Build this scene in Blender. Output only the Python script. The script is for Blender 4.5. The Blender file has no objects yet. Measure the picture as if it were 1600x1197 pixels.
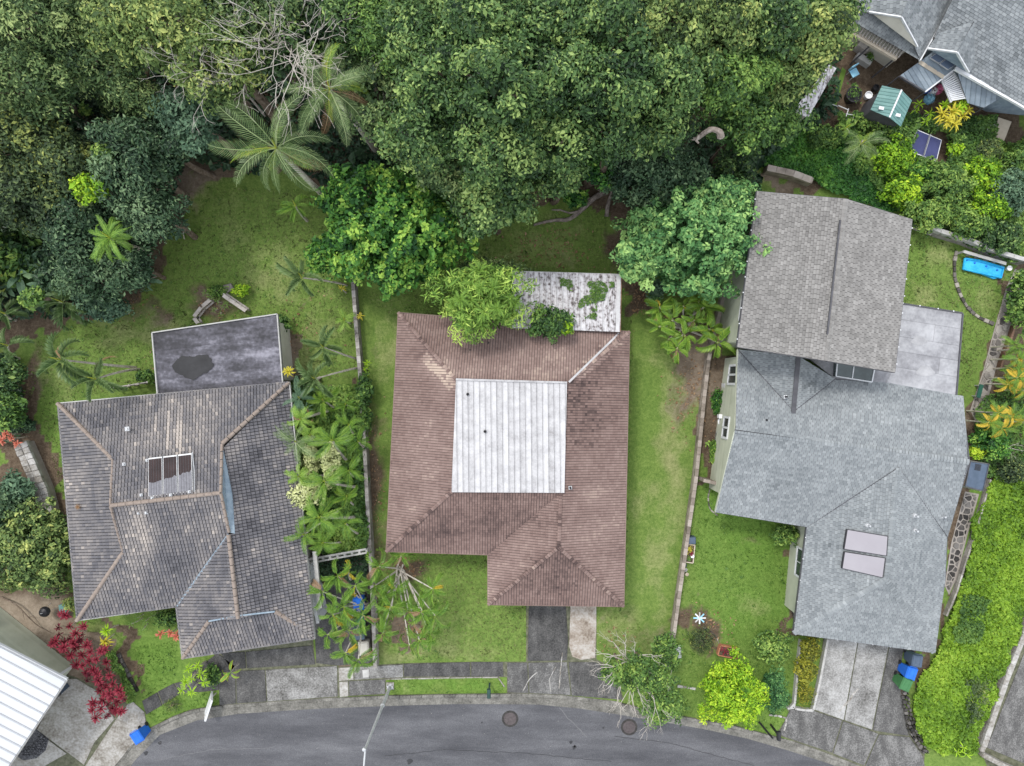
import bpy, math, random
import numpy as np
from mathutils import Vector, Matrix
from mathutils.geometry import tessellate_polygon

# ---------------------------------------------------------------- camera, world, sun
H = 38.0                      # height of the drone above the ground, metres
F = 28.0 * H                  # focal length in pixels of the 1600 px wide photograph
scene = bpy.context.scene
cam_data = bpy.data.cameras.new("camera")
cam_data.sensor_width = 36.0
cam_data.lens = 36.0 * F / 1600.0
cam_data.clip_end = 3000.0
camera = bpy.data.objects.new("camera", cam_data)
camera.location = (0, 0, H)
scene.collection.objects.link(camera)
scene.camera = camera

world = bpy.data.worlds.new("World")
scene.world = world
world.use_nodes = True
wn = world.node_tree
wn.nodes.clear()
SUN_EL, SUN_AZ = math.radians(58), math.radians(-35)   # azimuth from +Y towards +X
sky = wn.nodes.new("ShaderNodeTexSky")
sky.sky_type = 'NISHITA'
sky.sun_disc = False
sky.sun_elevation = SUN_EL
sky.sun_rotation = SUN_AZ
sky.dust_density = 3.0
mixw = wn.nodes.new("ShaderNodeMixRGB")
mixw.inputs[0].default_value = 0.72
mixw.inputs[2].default_value = (8.6, 8.9, 9.4, 1)      # even overcast cloud
bg = wn.nodes.new("ShaderNodeBackground")
bg.inputs[1].default_value = 0.145
wo = wn.nodes.new("ShaderNodeOutputWorld")
wn.links.new(sky.outputs[0], mixw.inputs[1])
wn.links.new(mixw.outputs[0], bg.inputs[0])
wn.links.new(bg.outputs[0], wo.inputs[0])

sun_data = bpy.data.lights.new("sun", 'SUN')
sun_data.energy = 1.5
sun_data.angle = math.radians(10)
sun_data.color = (1.0, 0.965, 0.91)
sun = bpy.data.objects.new("sun", sun_data)
sd = Vector((math.cos(SUN_EL) * math.sin(SUN_AZ), math.cos(SUN_EL) * math.cos(SUN_AZ), math.sin(SUN_EL)))
sun.rotation_euler = sd.to_track_quat('Z', 'Y').to_euler()
sun.location = (0, 0, 60)
scene.collection.objects.link(sun)

vs = scene.view_settings
vs.view_transform = 'Standard'
vs.look = 'None'
vs.gamma = 1.0
vs.exposure = 0.56
vs.use_curve_mapping = False
scene.render.engine = 'CYCLES'

C = scene.collection
R = random.Random(7)
rng = np.random.default_rng(11)

# ---------------------------------------------------------------- helpers
def W(px, py, z=0.0):
    """point of the place at height z seen at pixel (px, py) of the photograph"""
    s = (H - z) / F
    return Vector(((px - 800) * s, (598.5 - py) * s, z))

def WL(pts, z=None):
    return [W(p[0], p[1], (p[2] if len(p) > 2 else 0.0) if z is None else z) for p in pts]

class MB:
    def __init__(self):
        self.v = []; self.f = []; self.t = []; self.m = []
    def face(self, pts, tone=0.5, mi=0):
        i = len(self.v)
        self.v.extend([tuple(p) for p in pts])
        self.f.append(tuple(range(i, i + len(pts)))); self.t.append(tone); self.m.append(mi)
    def ngon(self, pts, tone=0.5, mi=0, up=True):
        if len(pts) <= 4:
            n = newell(pts)
            if (n.z < 0) == up: pts = pts[::-1]
            self.face(pts, tone, mi); return
        tri = tessellate_polygon([[Vector((p[0], p[1], 0)) for p in pts]])
        for a, b, c in tri:
            q = [pts[a], pts[b], pts[c]]
            if (newell(q).z < 0) == up: q = q[::-1]
            self.face(q, tone, mi)
    def box(self, c, size, rz=0.0, tone=0.5, mi=0, tilt=None):
        c = Vector(c); sx, sy, sz = [s / 2 for s in size]
        m = Matrix.Rotation(rz, 3, 'Z')
        if tilt is not None: m = m @ tilt
        p = [c + m @ Vector((x * sx, y * sy, z * sz)) for z in (-1, 1) for (x, y) in ((-1, -1), (1, -1), (1, 1), (-1, 1))]
        for q in ((3, 2, 1, 0), (4, 5, 6, 7), (0, 1, 5, 4), (1, 2, 6, 5), (2, 3, 7, 6), (3, 0, 4, 7)):
            self.face([p[k] for k in q], tone, mi)
    def prism(self, poly, z0, z1, tone=0.5, mi=0, bottom=False, bev=0.0):
        poly = ccw([Vector((p[0], p[1], 0)) for p in poly])
        top = poly
        if bev > 0: top = inset(poly, bev)
        a = [Vector((p.x, p.y, z0)) for p in poly]
        b = [Vector((p.x, p.y, z1 - bev)) for p in poly]
        t = [Vector((p.x, p.y, z1)) for p in top]
        n = len(poly)
        for i in range(n):
            j = (i + 1) % n
            self.face([a[i], a[j], b[j], b[i]], tone, mi)
            if bev > 0: self.face([b[i], b[j], t[j], t[i]], tone, mi)
        self.ngon(t, tone, mi)
        if bottom: self.ngon(a, tone, mi, up=False)
    def beam(self, p, q, w, h, tone=0.5, mi=0):
        """rectangular bar from p to q"""
        p, q = Vector(p), Vector(q)
        d = (q - p)
        if d.length < 1e-6: return
        d.normalize()
        up = Vector((0, 0, 1)) if abs(d.z) < 0.95 else Vector((1, 0, 0))
        s = d.cross(up).normalized() * (w / 2); u = s.cross(d).normalized() * (h / 2)
        a = [p + s + u, p - s + u, p - s - u, p + s - u]; b = [x + (q - p) for x in a]
        for i in range(4):
            j = (i + 1) % 4
            self.face([a[i], a[j], b[j], b[i]], tone, mi)
        self.face(a[::-1], tone, mi); self.face(b, tone, mi)
    def tube(self, pts, rad, n=6, tone=0.5, mi=0, cap=True):
        pts = [Vector(p) for p in pts]
        if not hasattr(rad, '__len__'): rad = [rad] * len(pts)
        rings = []
        for i, p in enumerate(pts):
            d = (pts[min(i + 1, len(pts) - 1)] - pts[max(i - 1, 0)])
            d = d.normalized() if d.length > 1e-6 else Vector((0, 0, 1))
            up = Vector((0, 0, 1)) if abs(d.z) < 0.9 else Vector((0, 1, 0))
            s = d.cross(up).normalized(); u = s.cross(d)
            rings.append([p + (s * math.cos(2 * math.pi * k / n) + u * math.sin(2 * math.pi * k / n)) * rad[i] for k in range(n)])
        for a, b in zip(rings, rings[1:]):
            for k in range(n):
                self.face([a[k], a[(k + 1) % n], b[(k + 1) % n], b[k]], tone, mi)
        if cap:
            self.face(rings[0][::-1], tone, mi); self.face(rings[-1], tone, mi)
    def lathe(self, c, prof, n=12, tone=0.5, mi=0, sx=1.0, sy=1.0, rz=0.0):
        c = Vector(c); rings = []
        for r, z in prof:
            ring = []
            for k in range(n):
                a = 2 * math.pi * k / n
                x, y = r * math.cos(a) * sx, r * math.sin(a) * sy
                ring.append(c + Vector((x * math.cos(rz) - y * math.sin(rz), x * math.sin(rz) + y * math.cos(rz), z)))
            rings.append(ring)
        for a, b in zip(rings, rings[1:]):
            for k in range(n):
                self.face([a[k], a[(k + 1) % n], b[(k + 1) % n], b[k]], tone, mi)
        if prof[-1][0] > 1e-4: self.face(rings[-1], tone, mi)
        if prof[0][0] > 1e-4: self.face(rings[0][::-1], tone, mi)
    def mesh(self, name, mats, origin=(0, 0, 0)):
        me = bpy.data.meshes.new(name)
        o = Vector(origin)
        me.from_pydata([(x - o.x, y - o.y, z - o.z) for x, y, z in self.v], [], self.f)
        at = me.attributes.new('tone', 'FLOAT', 'FACE')
        at.data.foreach_set('value', np.array(self.t, dtype=np.float32))
        for m in (mats if isinstance(mats, (list, tuple)) else [mats]): me.materials.append(m)
        if any(self.m): me.polygons.foreach_set('material_index', self.m)
        me.update()
        return me
    def build(self, name, mats, parent=None, origin=None):
        if origin is None:
            origin = wloc(parent) if parent is not None else Vector((0, 0, 0))
        me = self.mesh(name, mats, origin)
        return link(name, me, parent, Vector(origin))

WLOC = {}
def wloc(o):
    return WLOC.get(o, Vector((0, 0, 0)))
def link(name, data, parent=None, loc=None):
    ob = bpy.data.objects.new(name, data)
    C.objects.link(ob)
    loc = Vector((0, 0, 0)) if loc is None else Vector(loc)
    WLOC[ob] = loc
    if parent is not None:
        ob.parent = parent
        ob.location = loc - wloc(parent)
    else:
        ob.location = loc
    return ob
def tag(o, label=None, cat=None, group=None, kind=None):
    if label: o['label'] = label
    if cat: o['category'] = cat
    if group: o['group'] = group
    if kind: o['kind'] = kind
    return o
def thing(name, label, cat, loc, group=None):
    return tag(link(name, None, None, loc), label, cat, group)
def struct(name, mb, mats):
    return tag(mb.build(name, mats), kind='structure')
def place(name, me, parent, loc, rot=(0, 0, 0), scale=1.0):
    """object sharing mesh data, at world location loc (parent is unrotated)"""
    ob = bpy.data.objects.new(name, me); C.objects.link(ob)
    WLOC[ob] = Vector(loc)
    ob.location = Vector(loc) - (wloc(parent) if parent is not None else Vector((0, 0, 0)))
    ob.rotation_euler = rot
    ob.scale = (scale, scale, scale) if not hasattr(scale, '__len__') else scale
    if parent is not None: ob.parent = parent
    return ob

def newell(p):
    n = Vector((0, 0, 0))
    for i in range(len(p)):
        a, b = p[i], p[(i + 1) % len(p)]
        n.x += (a[1] - b[1]) * (a[2] + b[2]); n.y += (a[2] - b[2]) * (a[0] + b[0]); n.z += (a[0] - b[0]) * (a[1] + b[1])
    return n
def area2(p):
    return sum(p[i][0] * p[(i + 1) % len(p)][1] - p[(i + 1) % len(p)][0] * p[i][1] for i in range(len(p))) / 2
def ccw(p):
    return list(p) if area2(p) > 0 else list(p)[::-1]
def inset(poly, d):
    """move every edge of a ccw polygon inwards by d"""
    poly = ccw(poly); n = len(poly); out = []
    for i in range(n):
        a, b, c = poly[i - 1], poly[i], poly[(i + 1) % n]
        e1 = Vector((b[0] - a[0], b[1] - a[1])).normalized(); e2 = Vector((c[0] - b[0], c[1] - b[1])).normalized()
        n1 = Vector((-e1.y, e1.x)); n2 = Vector((-e2.y, e2.x))
        m = n1 + n2
        k = max(0.35, 1 + n1.dot(n2))
        out.append(Vector((b[0] + m.x * d / k, b[1] + m.y * d / k, b[2] if len(b) > 2 else 0)))
    return out
def clip_half(poly, nx, ny, c):
    """keep nx*x+ny*y <= c"""
    out = []
    for i in range(len(poly)):
        a, b = poly[i - 1], poly[i]
        da = nx * a[0] + ny * a[1] - c; db = nx * b[0] + ny * b[1] - c
        if (da <= 0) != (db <= 0):
            t = da / (da - db)
            out.append((a[0] + (b[0] - a[0]) * t, a[1] + (b[1] - a[1]) * t))
        if db <= 0: out.append((b[0], b[1]))
    return out
def clip_rect(poly, x0, y0, x1, y1):
    for n in ((-1, 0, -x0), (1, 0, x1), (0, -1, -y0), (0, 1, y1)):
        poly = clip_half(poly, *n)
        if len(poly) < 3: return []
    return poly
def inside(poly, x, y):
    c = False; n = len(poly)
    for i in range(n):
        x1, y1 = poly[i][0], poly[i][1]; x2, y2 = poly[i - 1][0], poly[i - 1][1]
        if (y1 > y) != (y2 > y) and x < (x2 - x1) * (y - y1) / (y2 - y1) + x1: c = not c
    return c
def inside_np(poly, X, Y):
    c = np.zeros(X.shape, bool); n = len(poly)
    for i in range(n):
        x1, y1 = poly[i][0], poly[i][1]; x2, y2 = poly[i - 1][0], poly[i - 1][1]
        if y1 == y2: continue
        m = ((y1 > Y) != (y2 > Y)) & (X < (x2 - x1) * (Y - y1) / (y2 - y1) + x1)
        c ^= m
    return c
def vnoise(X, Y, s, seed=0):
    """smooth value noise 0..1"""
    r = np.random.default_rng(1000 + seed); T = r.random((64, 64))
    x = np.asarray(X) / s + 1000.3; y = np.asarray(Y) / s + 1000.7
    xi = np.floor(x).astype(int); yi = np.floor(y).astype(int); fx = x - xi; fy = y - yi
    fx = fx * fx * (3 - 2 * fx); fy = fy * fy * (3 - 2 * fy)
    g = lambda i, j: T[i % 64, j % 64]
    return (g(xi, yi) * (1 - fx) + g(xi + 1, yi) * fx) * (1 - fy) + (g(xi, yi + 1) * (1 - fx) + g(xi + 1, yi + 1) * fx) * fy

# ---------------------------------------------------------------- materials
def material(name, cols, scale=1.0, detail=6, rough=0.8, bump=0.3, bscale=None, tone=0.0, spec=0.3,
             stops=None, metallic=0.0, fine=0.0, fscale=40.0, translucent=0.0, bdist=0.02, stretch=None):
    m = bpy.data.materials.new(name); m.use_nodes = True
    nt = m.node_tree; nd = nt.nodes; L = nt.links
    b = nd['Principled BSDF']
    b.inputs['Roughness'].default_value = rough; b.inputs['Metallic'].default_value = metallic
    b.inputs['Specular IOR Level'].default_value = spec
    geo = nd.new('ShaderNodeNewGeometry')
    vec = geo.outputs['Position']
    if stretch:
        mp = nd.new('ShaderNodeMapping'); mp.inputs['Rotation'].default_value = (0, 0, stretch[1]); mp.inputs['Scale'].default_value = (stretch[0], 1, 1)
        L.new(vec, mp.inputs['Vector']); vec = mp.outputs[0]
    ramp = nd.new('ShaderNodeValToRGB')
    el = ramp.color_ramp.elements
    n = len(cols); stops = stops or [0.28 + 0.44 * i / max(1, n - 1) for i in range(n)]
    if tone >= 0.99: stops = [i / max(1, n - 1) for i in range(n)]
    el[0].position = stops[0]; el[0].color = (*cols[0], 1)
    el[1].position = stops[-1]; el[1].color = (*cols[-1], 1)
    for s, c in zip(stops[1:-1], cols[1:-1]):
        e = el.new(s); e.color = (*c, 1)
    no = nd.new('ShaderNodeTexNoise'); no.inputs['Scale'].default_value = scale; no.inputs['Detail'].default_value = detail
    no.inputs['Roughness'].default_value = 0.62
    L.new(vec, no.inputs['Vector'])
    fac = no.outputs['Fac']
    if tone > 0:
        at = nd.new('ShaderNodeAttribute'); at.attribute_name = 'tone'
        mx = nd.new('ShaderNodeMix'); mx.data_type = 'FLOAT'; mx.inputs[0].default_value = tone
        L.new(fac, mx.inputs[2]); L.new(at.outputs['Fac'], mx.inputs[3]); fac = mx.outputs[0]
    if fine > 0:
        n2 = nd.new('ShaderNodeTexNoise'); n2.inputs['Scale'].default_value = fscale; n2.inputs['Detail'].default_value = 3
        L.new(geo.outputs['Position'], n2.inputs['Vector'])
        ma = nd.new('ShaderNodeMath'); ma.operation = 'MULTIPLY_ADD'; ma.inputs[1].default_value = fine; ma.inputs[2].default_value = -fine / 2
        L.new(n2.outputs['Fac'], ma.inputs[0])
        ad = nd.new('ShaderNodeMath'); ad.operation = 'ADD'; L.new(fac, ad.inputs[0]); L.new(ma.outputs[0], ad.inputs[1]); fac = ad.outputs[0]
    L.new(fac, ramp.inputs[0]); L.new(ramp.outputs[0], b.inputs['Base Color'])
    if bump > 0:
        nb = nd.new('ShaderNodeTexNoise'); nb.inputs['Scale'].default_value = bscale or scale * 6; nb.inputs['Detail'].default_value = 4
        L.new(geo.outputs['Position'], nb.inputs['Vector'])
        bp = nd.new('ShaderNodeBump'); bp.inputs['Strength'].default_value = bump; bp.inputs['Distance'].default_value = bdist
        L.new(nb.outputs['Fac'], bp.inputs['Height']); L.new(bp.outputs[0], b.inputs['Normal'])
    if translucent > 0:
        tr = nd.new('ShaderNodeBsdfTranslucent'); ms = nd.new('ShaderNodeMixShader'); ms.inputs[0].default_value = translucent
        out = nd['Material Output']
        L.new(ramp.outputs[0], tr.inputs[0]); L.new(b.outputs[0], ms.inputs[1]); L.new(tr.outputs[0], ms.inputs[2]); L.new(ms.outputs[0], out.inputs[0])
    return m

def leafmat(name, cols, rough=0.5, spec=0.22):
    return material(name, cols, scale=1.3, tone=1.0, rough=rough, spec=spec, bump=0, translucent=0.18)

PAL = {
 'grey':   leafmat('leaf_grey_green', [(.012,.030,.012), (.058,.108,.038), (.14,.215,.072), (.33,.41,.15)]),
 'yellow': leafmat('leaf_yellow_green', [(.018,.038,.014), (.085,.145,.04), (.20,.28,.08), (.44,.48,.14)]),
 'dark':   leafmat('leaf_dark_green', [(.007,.021,.011), (.026,.06,.029), (.062,.118,.055), (.18,.27,.13)], rough=.38),
 'olive':  leafmat('leaf_olive', [(.012,.024,.011), (.045,.078,.032), (.105,.155,.055), (.29,.33,.08)]),
 'mango':  leafmat('leaf_mango_green', [(.008,.025,.009), (.036,.082,.026), (.10,.185,.052), (.30,.41,.12)], rough=.4),
 'blue':   leafmat('leaf_blue_green', [(.02,.05,.03), (.06,.12,.07), (.11,.19,.11), (.17,.27,.15)]),
 'bright': leafmat('leaf_bright_green', [(.009,.045,.012), (.035,.122,.022), (.10,.25,.036), (.31,.48,.075)]),
 'mint':   leafmat('leaf_fresh_green', [(.02,.07,.025), (.075,.20,.06), (.165,.33,.105), (.34,.52,.16)]),
 'fresh':  leafmat('leaf_green', [(.018,.05,.015), (.06,.13,.03), (.14,.25,.05), (.30,.42,.09)]),
 'lime':   leafmat('leaf_lime', [(.05,.13,.01), (.16,.33,.015), (.33,.52,.025), (.52,.66,.05)]),
 'bank':   leafmat('leaf_ground_cover', [(.02,.05,.008), (.10,.20,.018), (.20,.34,.028), (.33,.46,.055)]),
 'feather':leafmat('leaf_feathery', [(.025,.07,.012), (.11,.22,.035), (.26,.42,.07), (.47,.62,.13)]),
 'gold':   leafmat('leaf_golden', [(.10,.13,.015), (.30,.30,.03), (.58,.50,.05), (.75,.62,.10)]),
 'crim':   leafmat('leaf_crimson', [(.05,.008,.014), (.15,.014,.028), (.29,.035,.055), (.48,.14,.15)]),
 'coral':  leafmat('leaf_coral', [(.25,.05,.03), (.50,.14,.09), (.65,.30,.22)]),
 'palm':   leafmat('leaf_palm', [(.02,.045,.015), (.08,.135,.045), (.19,.27,.11), (.46,.52,.28)], rough=.35),
 'areca':  leafmat('leaf_areca', [(.03,.08,.015), (.10,.21,.03), (.23,.36,.05), (.50,.50,.07)], rough=.38),
 'dryf':   leafmat('leaf_dry', [(.12,.06,.03), (.28,.17,.09), (.42,.30,.18)]),
 'cream':  leafmat('leaf_cream', [(.28,.33,.12), (.50,.54,.24), (.66,.68,.38)]),
 'amber':  leafmat('leaf_amber', [(.13,.16,.02), (.38,.33,.03), (.65,.42,.05), (.70,.55,.12)]),
 'bush':   leafmat('leaf_bush_yellow', [(.05,.06,.012), (.14,.16,.02), (.30,.30,.03), (.45,.40,.05)]),
}
bark = material('bark', [(.07,.05,.035), (.16,.12,.09), (.26,.21,.17)], scale=5, bump=.6, bscale=18)
palebark = material('pale_bark', [(.26,.23,.20), (.46,.42,.37), (.62,.58,.53)], scale=6, bump=.4, tone=.4)
palmtrunk = material('palm_trunk', [(.25,.22,.18), (.46,.42,.36), (.58,.55,.48)], scale=7, bump=.4)
concrete = material('concrete', [(.06,.057,.053), (.15,.147,.14), (.27,.267,.258), (.38,.378,.37)], scale=1.0, detail=10, bump=.25, bscale=30, tone=.3, fine=.5, fscale=14)
joint = material('joint_fill', [(.045,.045,.03), (.10,.105,.065), (.17,.165,.12)], scale=4, bump=.4)
darkconc = material('dark_concrete', [(.022,.022,.022), (.055,.054,.053), (.095,.093,.09), (.19,.187,.18)], scale=.8, detail=11, bump=.25, bscale=35, tone=.32, fine=.55, fscale=16, stretch=(2.2, .2))
lightconc = material('light_concrete', [(.13,.115,.095), (.24,.225,.20), (.34,.33,.31), (.44,.43,.41)], scale=.9, detail=10, bump=.2, bscale=25, tone=.28, fine=.55, fscale=9)
asphalt = material('asphalt', [(.048,.049,.055), (.074,.075,.082), (.10,.101,.109), (.155,.156,.164)], stops=[.28,.45,.57,.78], scale=.8, detail=12, bump=.5, bscale=60, fine=.65, fscale=30, rough=.85, stretch=(.22, .06))
kerbmat = material('kerb_concrete', [(.06,.057,.05), (.14,.135,.12), (.25,.24,.215)], scale=1.6, bump=.3, bscale=25, tone=.3, fine=.5, fscale=13)
wallblock = material('wall_block', [(.10,.09,.08), (.27,.25,.23), (.42,.40,.375)], scale=2.2, bump=.3, bscale=25, tone=.4, fine=.3, fscale=10)
pinkblock = material('wall_block_buff', [(.12,.10,.08), (.27,.23,.195), (.38,.335,.295)], scale=2.2, bump=.3, bscale=25, tone=.4)
lava = material('lava_rock', [(.02,.019,.018), (.06,.056,.052), (.15,.14,.13)], scale=4, bump=.7, bscale=14, tone=.45)
flag = material('flagstone', [(.055,.05,.045), (.16,.145,.13), (.31,.285,.25)], scale=3, bump=.5, bscale=12, tone=.55)
mortar = material('mortar', [(.20,.18,.16), (.34,.31,.28)], scale=3, bump=.3)
soil = material('soil', [(.035,.024,.016), (.085,.06,.04), (.16,.12,.085)], scale=2.5, bump=.7, bscale=14)
white = material('white_paint', [(.42,.43,.44), (.60,.61,.62), (.66,.67,.68)], scale=3, bump=.05, rough=.5, tone=.3)
offwhite = material('trim_paint', [(.30,.295,.28), (.46,.455,.44)], scale=3, bump=.05, rough=.55)
dull = material('dark_gutter', [(.05,.05,.055), (.09,.09,.10)], scale=3, bump=.05, rough=.5)
glass = material('window_glass', [(.02,.03,.03), (.05,.07,.07)], scale=1.5, bump=0, rough=.08, spec=.6)
tanconc = material('tan_concrete', [(.14,.11,.085), (.26,.22,.18), (.36,.33,.295), (.44,.42,.39)], scale=1.1, detail=10, bump=.2, bscale=25, tone=.1, fine=.5, fscale=10)
greybark = material('grey_brown_bark', [(.10,.08,.065), (.22,.185,.16), (.34,.30,.265)], scale=5, bump=.6, bscale=18)
# roof finishes
brownshingle = material('brown_shingle', [(.062,.042,.039), (.158,.106,.093), (.232,.165,.145), (.41,.32,.26)], scale=3, tone=1.0, bump=.3, bscale=60, fine=.10, fscale=30, rough=.9)
greyshake = material('grey_concrete_tile', [(.04,.04,.046), (.105,.103,.112), (.185,.172,.168), (.36,.32,.285)], scale=3, tone=1.0, bump=.3, bscale=50, fine=.12, fscale=25, rough=.9)
greyshingle = material('grey_shingle', [(.085,.095,.10), (.165,.18,.188), (.235,.252,.258), (.36,.38,.385)], scale=3, tone=1.0, bump=.3, bscale=60, fine=.10, fscale=30, rough=.9)
taupeshingle = material('taupe_shingle', [(.085,.081,.077), (.165,.159,.151), (.232,.224,.213), (.35,.34,.325)], scale=3, tone=1.0, bump=.3, bscale=60, fine=.10, fscale=30, rough=.9)
roofdeck = material('roof_underlay', [(.03,.028,.028), (.06,.055,.055)], scale=4, bump=.2)
ridgebuff = material('ridge_tile_buff', [(.12,.10,.085), (.235,.19,.16), (.36,.30,.255)], scale=5, tone=.6, bump=.3, bscale=40)
whiteroof = material('weathered_white_metal', [(.20,.19,.19), (.35,.345,.35), (.45,.445,.45), (.52,.515,.52)], stops=[.22,.42,.6,.75], scale=1.7, tone=.3, bump=.05, rough=.6, fine=.35, fscale=12)
dirtymetal = material('mottled_white_metal', [(.09,.078,.075), (.28,.26,.265), (.46,.45,.46), (.55,.545,.56)], stops=[.32,.42,.52,.7], scale=2.3, detail=9, tone=.15, bump=.1, rough=.7, fine=.75, fscale=7, stretch=(2.6, 0))
cleanwhite = material('white_standing_seam', [(.46,.475,.495), (.53,.545,.565)], scale=.6, bump=0, rough=.45, tone=.3)
tar = material('tar_roof', [(.018,.018,.021), (.038,.037,.044), (.085,.083,.10), (.22,.215,.25)], stops=[.30,.44,.56,.72], scale=1.3, detail=9, bump=.2, bscale=30, rough=.6, fine=.3, fscale=6, stretch=(.35, -0.15), tone=.12)
tarwet = material('tar_puddle', [(.014,.014,.015), (.03,.03,.032)], scale=2, bump=.1, rough=.3)
membrane = material('grey_membrane', [(.10,.10,.108), (.20,.20,.212), (.33,.332,.345), (.44,.442,.455)], scale=.8, detail=9, bump=.1, rough=.6, fine=.15, fscale=7, tone=.3)
bluemetal = material('blue_metal_roof', [(.08,.105,.13), (.18,.22,.255), (.30,.34,.37)], scale=1.5, bump=.05, rough=.45, tone=.4, stretch=(.3, .6))
greenmetal = material('green_metal_shed', [(.07,.16,.15), (.12,.24,.225), (.18,.31,.29)], scale=1.5, bump=.05, rough=.5, tone=.4)
siding = material('pale_green_siding', [(.30,.32,.24), (.40,.42,.33), (.46,.48,.38)], scale=1.2, bump=.05, rough=.7, tone=.4)
cream = material('cream_wall', [(.42,.40,.34), (.55,.53,.46)], scale=1.2, bump=.08, rough=.8)
brownwall = material('brown_wall', [(.14,.10,.08), (.20,.15,.12)], scale=1.2, bump=.08, rough=.8)
bluewall = material('pale_blue_wall', [(.14,.19,.24), (.22,.28,.33), (.30,.36,.40)], scale=3, bump=.05, rough=.7)
solar = material('solar_glass_grey', [(.25,.235,.255), (.29,.275,.295)], scale=.6, bump=0, rough=.25, spec=.5)
solardark = material('solar_glass_dark', [(.016,.010,.011), (.04,.024,.024)], scale=1.5, bump=0, rough=.45, spec=.12)
solarblue = material('solar_glass_blue', [(.06,.085,.13), (.10,.13,.18)], scale=1.5, bump=0, rough=.2, spec=.6)
frost = material('collector_bloom', [(.10,.10,.115), (.17,.17,.19)], scale=6, bump=0, rough=.5)
blackp = material('black_plastic', [(.012,.012,.014), (.03,.03,.034)], scale=4, bump=.05, rough=.45)
bluep = material('blue_plastic', [(.01,.10,.48), (.02,.15,.60)], scale=3, bump=.03, rough=.42)
greenp = material('green_plastic', [(.03,.12,.04), (.06,.18,.07)], scale=3, bump=.03, rough=.5)
greyp = material('grey_blue_plastic', [(.05,.075,.11), (.08,.11,.16)], scale=3, bump=.03, rough=.5)
poolblue = material('pool_blue_vinyl', [(.01,.28,.58), (.03,.40,.72), (.06,.48,.78)], scale=3, bump=.2, rough=.3)
navy = material('navy_table_top', [(.03,.035,.10), (.045,.052,.14)], scale=2, bump=0, rough=.4)
galv = material('galvanised_steel', [(.36,.37,.38), (.52,.53,.54)], scale=5, bump=.03, rough=.5, metallic=.3)
iron = material('cast_iron', [(.055,.045,.045), (.10,.085,.085)], scale=8, bump=.3, rough=.7)
terracotta = material('terracotta', [(.34,.13,.07), (.48,.22,.13)], scale=5, bump=.1)
woodw = material('weathered_wood', [(.20,.18,.165), (.38,.35,.32), (.50,.47,.44)], scale=4, bump=.3, tone=.4)
woodbrown = material('brown_wood', [(.09,.05,.03), (.20,.12,.08)], scale=4, bump=.3, tone=.4)
beige = material('beige_board', [(.42,.36,.28), (.52,.46,.37)], scale=3, bump=.05)
pinkfab = material('pink_fabric', [(.55,.10,.22), (.68,.22,.34)], scale=5, bump=.2)
lightblue = material('light_blue_plastic', [(.20,.48,.66), (.34,.60,.74)], scale=3, bump=.05, rough=.4)
ceramic = material('white_ceramic', [(.78,.79,.80), (.84,.85,.85)], scale=2, bump=0, rough=.2, spec=.5)
gravel = material('dark_gravel', [(.03,.03,.034), (.08,.08,.09), (.16,.16,.17)], scale=9, bump=.9, bscale=22, fine=.6, fscale=18)
rust = material('rusty_brown', [(.10,.05,.03), (.24,.14,.09)], scale=5, bump=.3)
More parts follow.
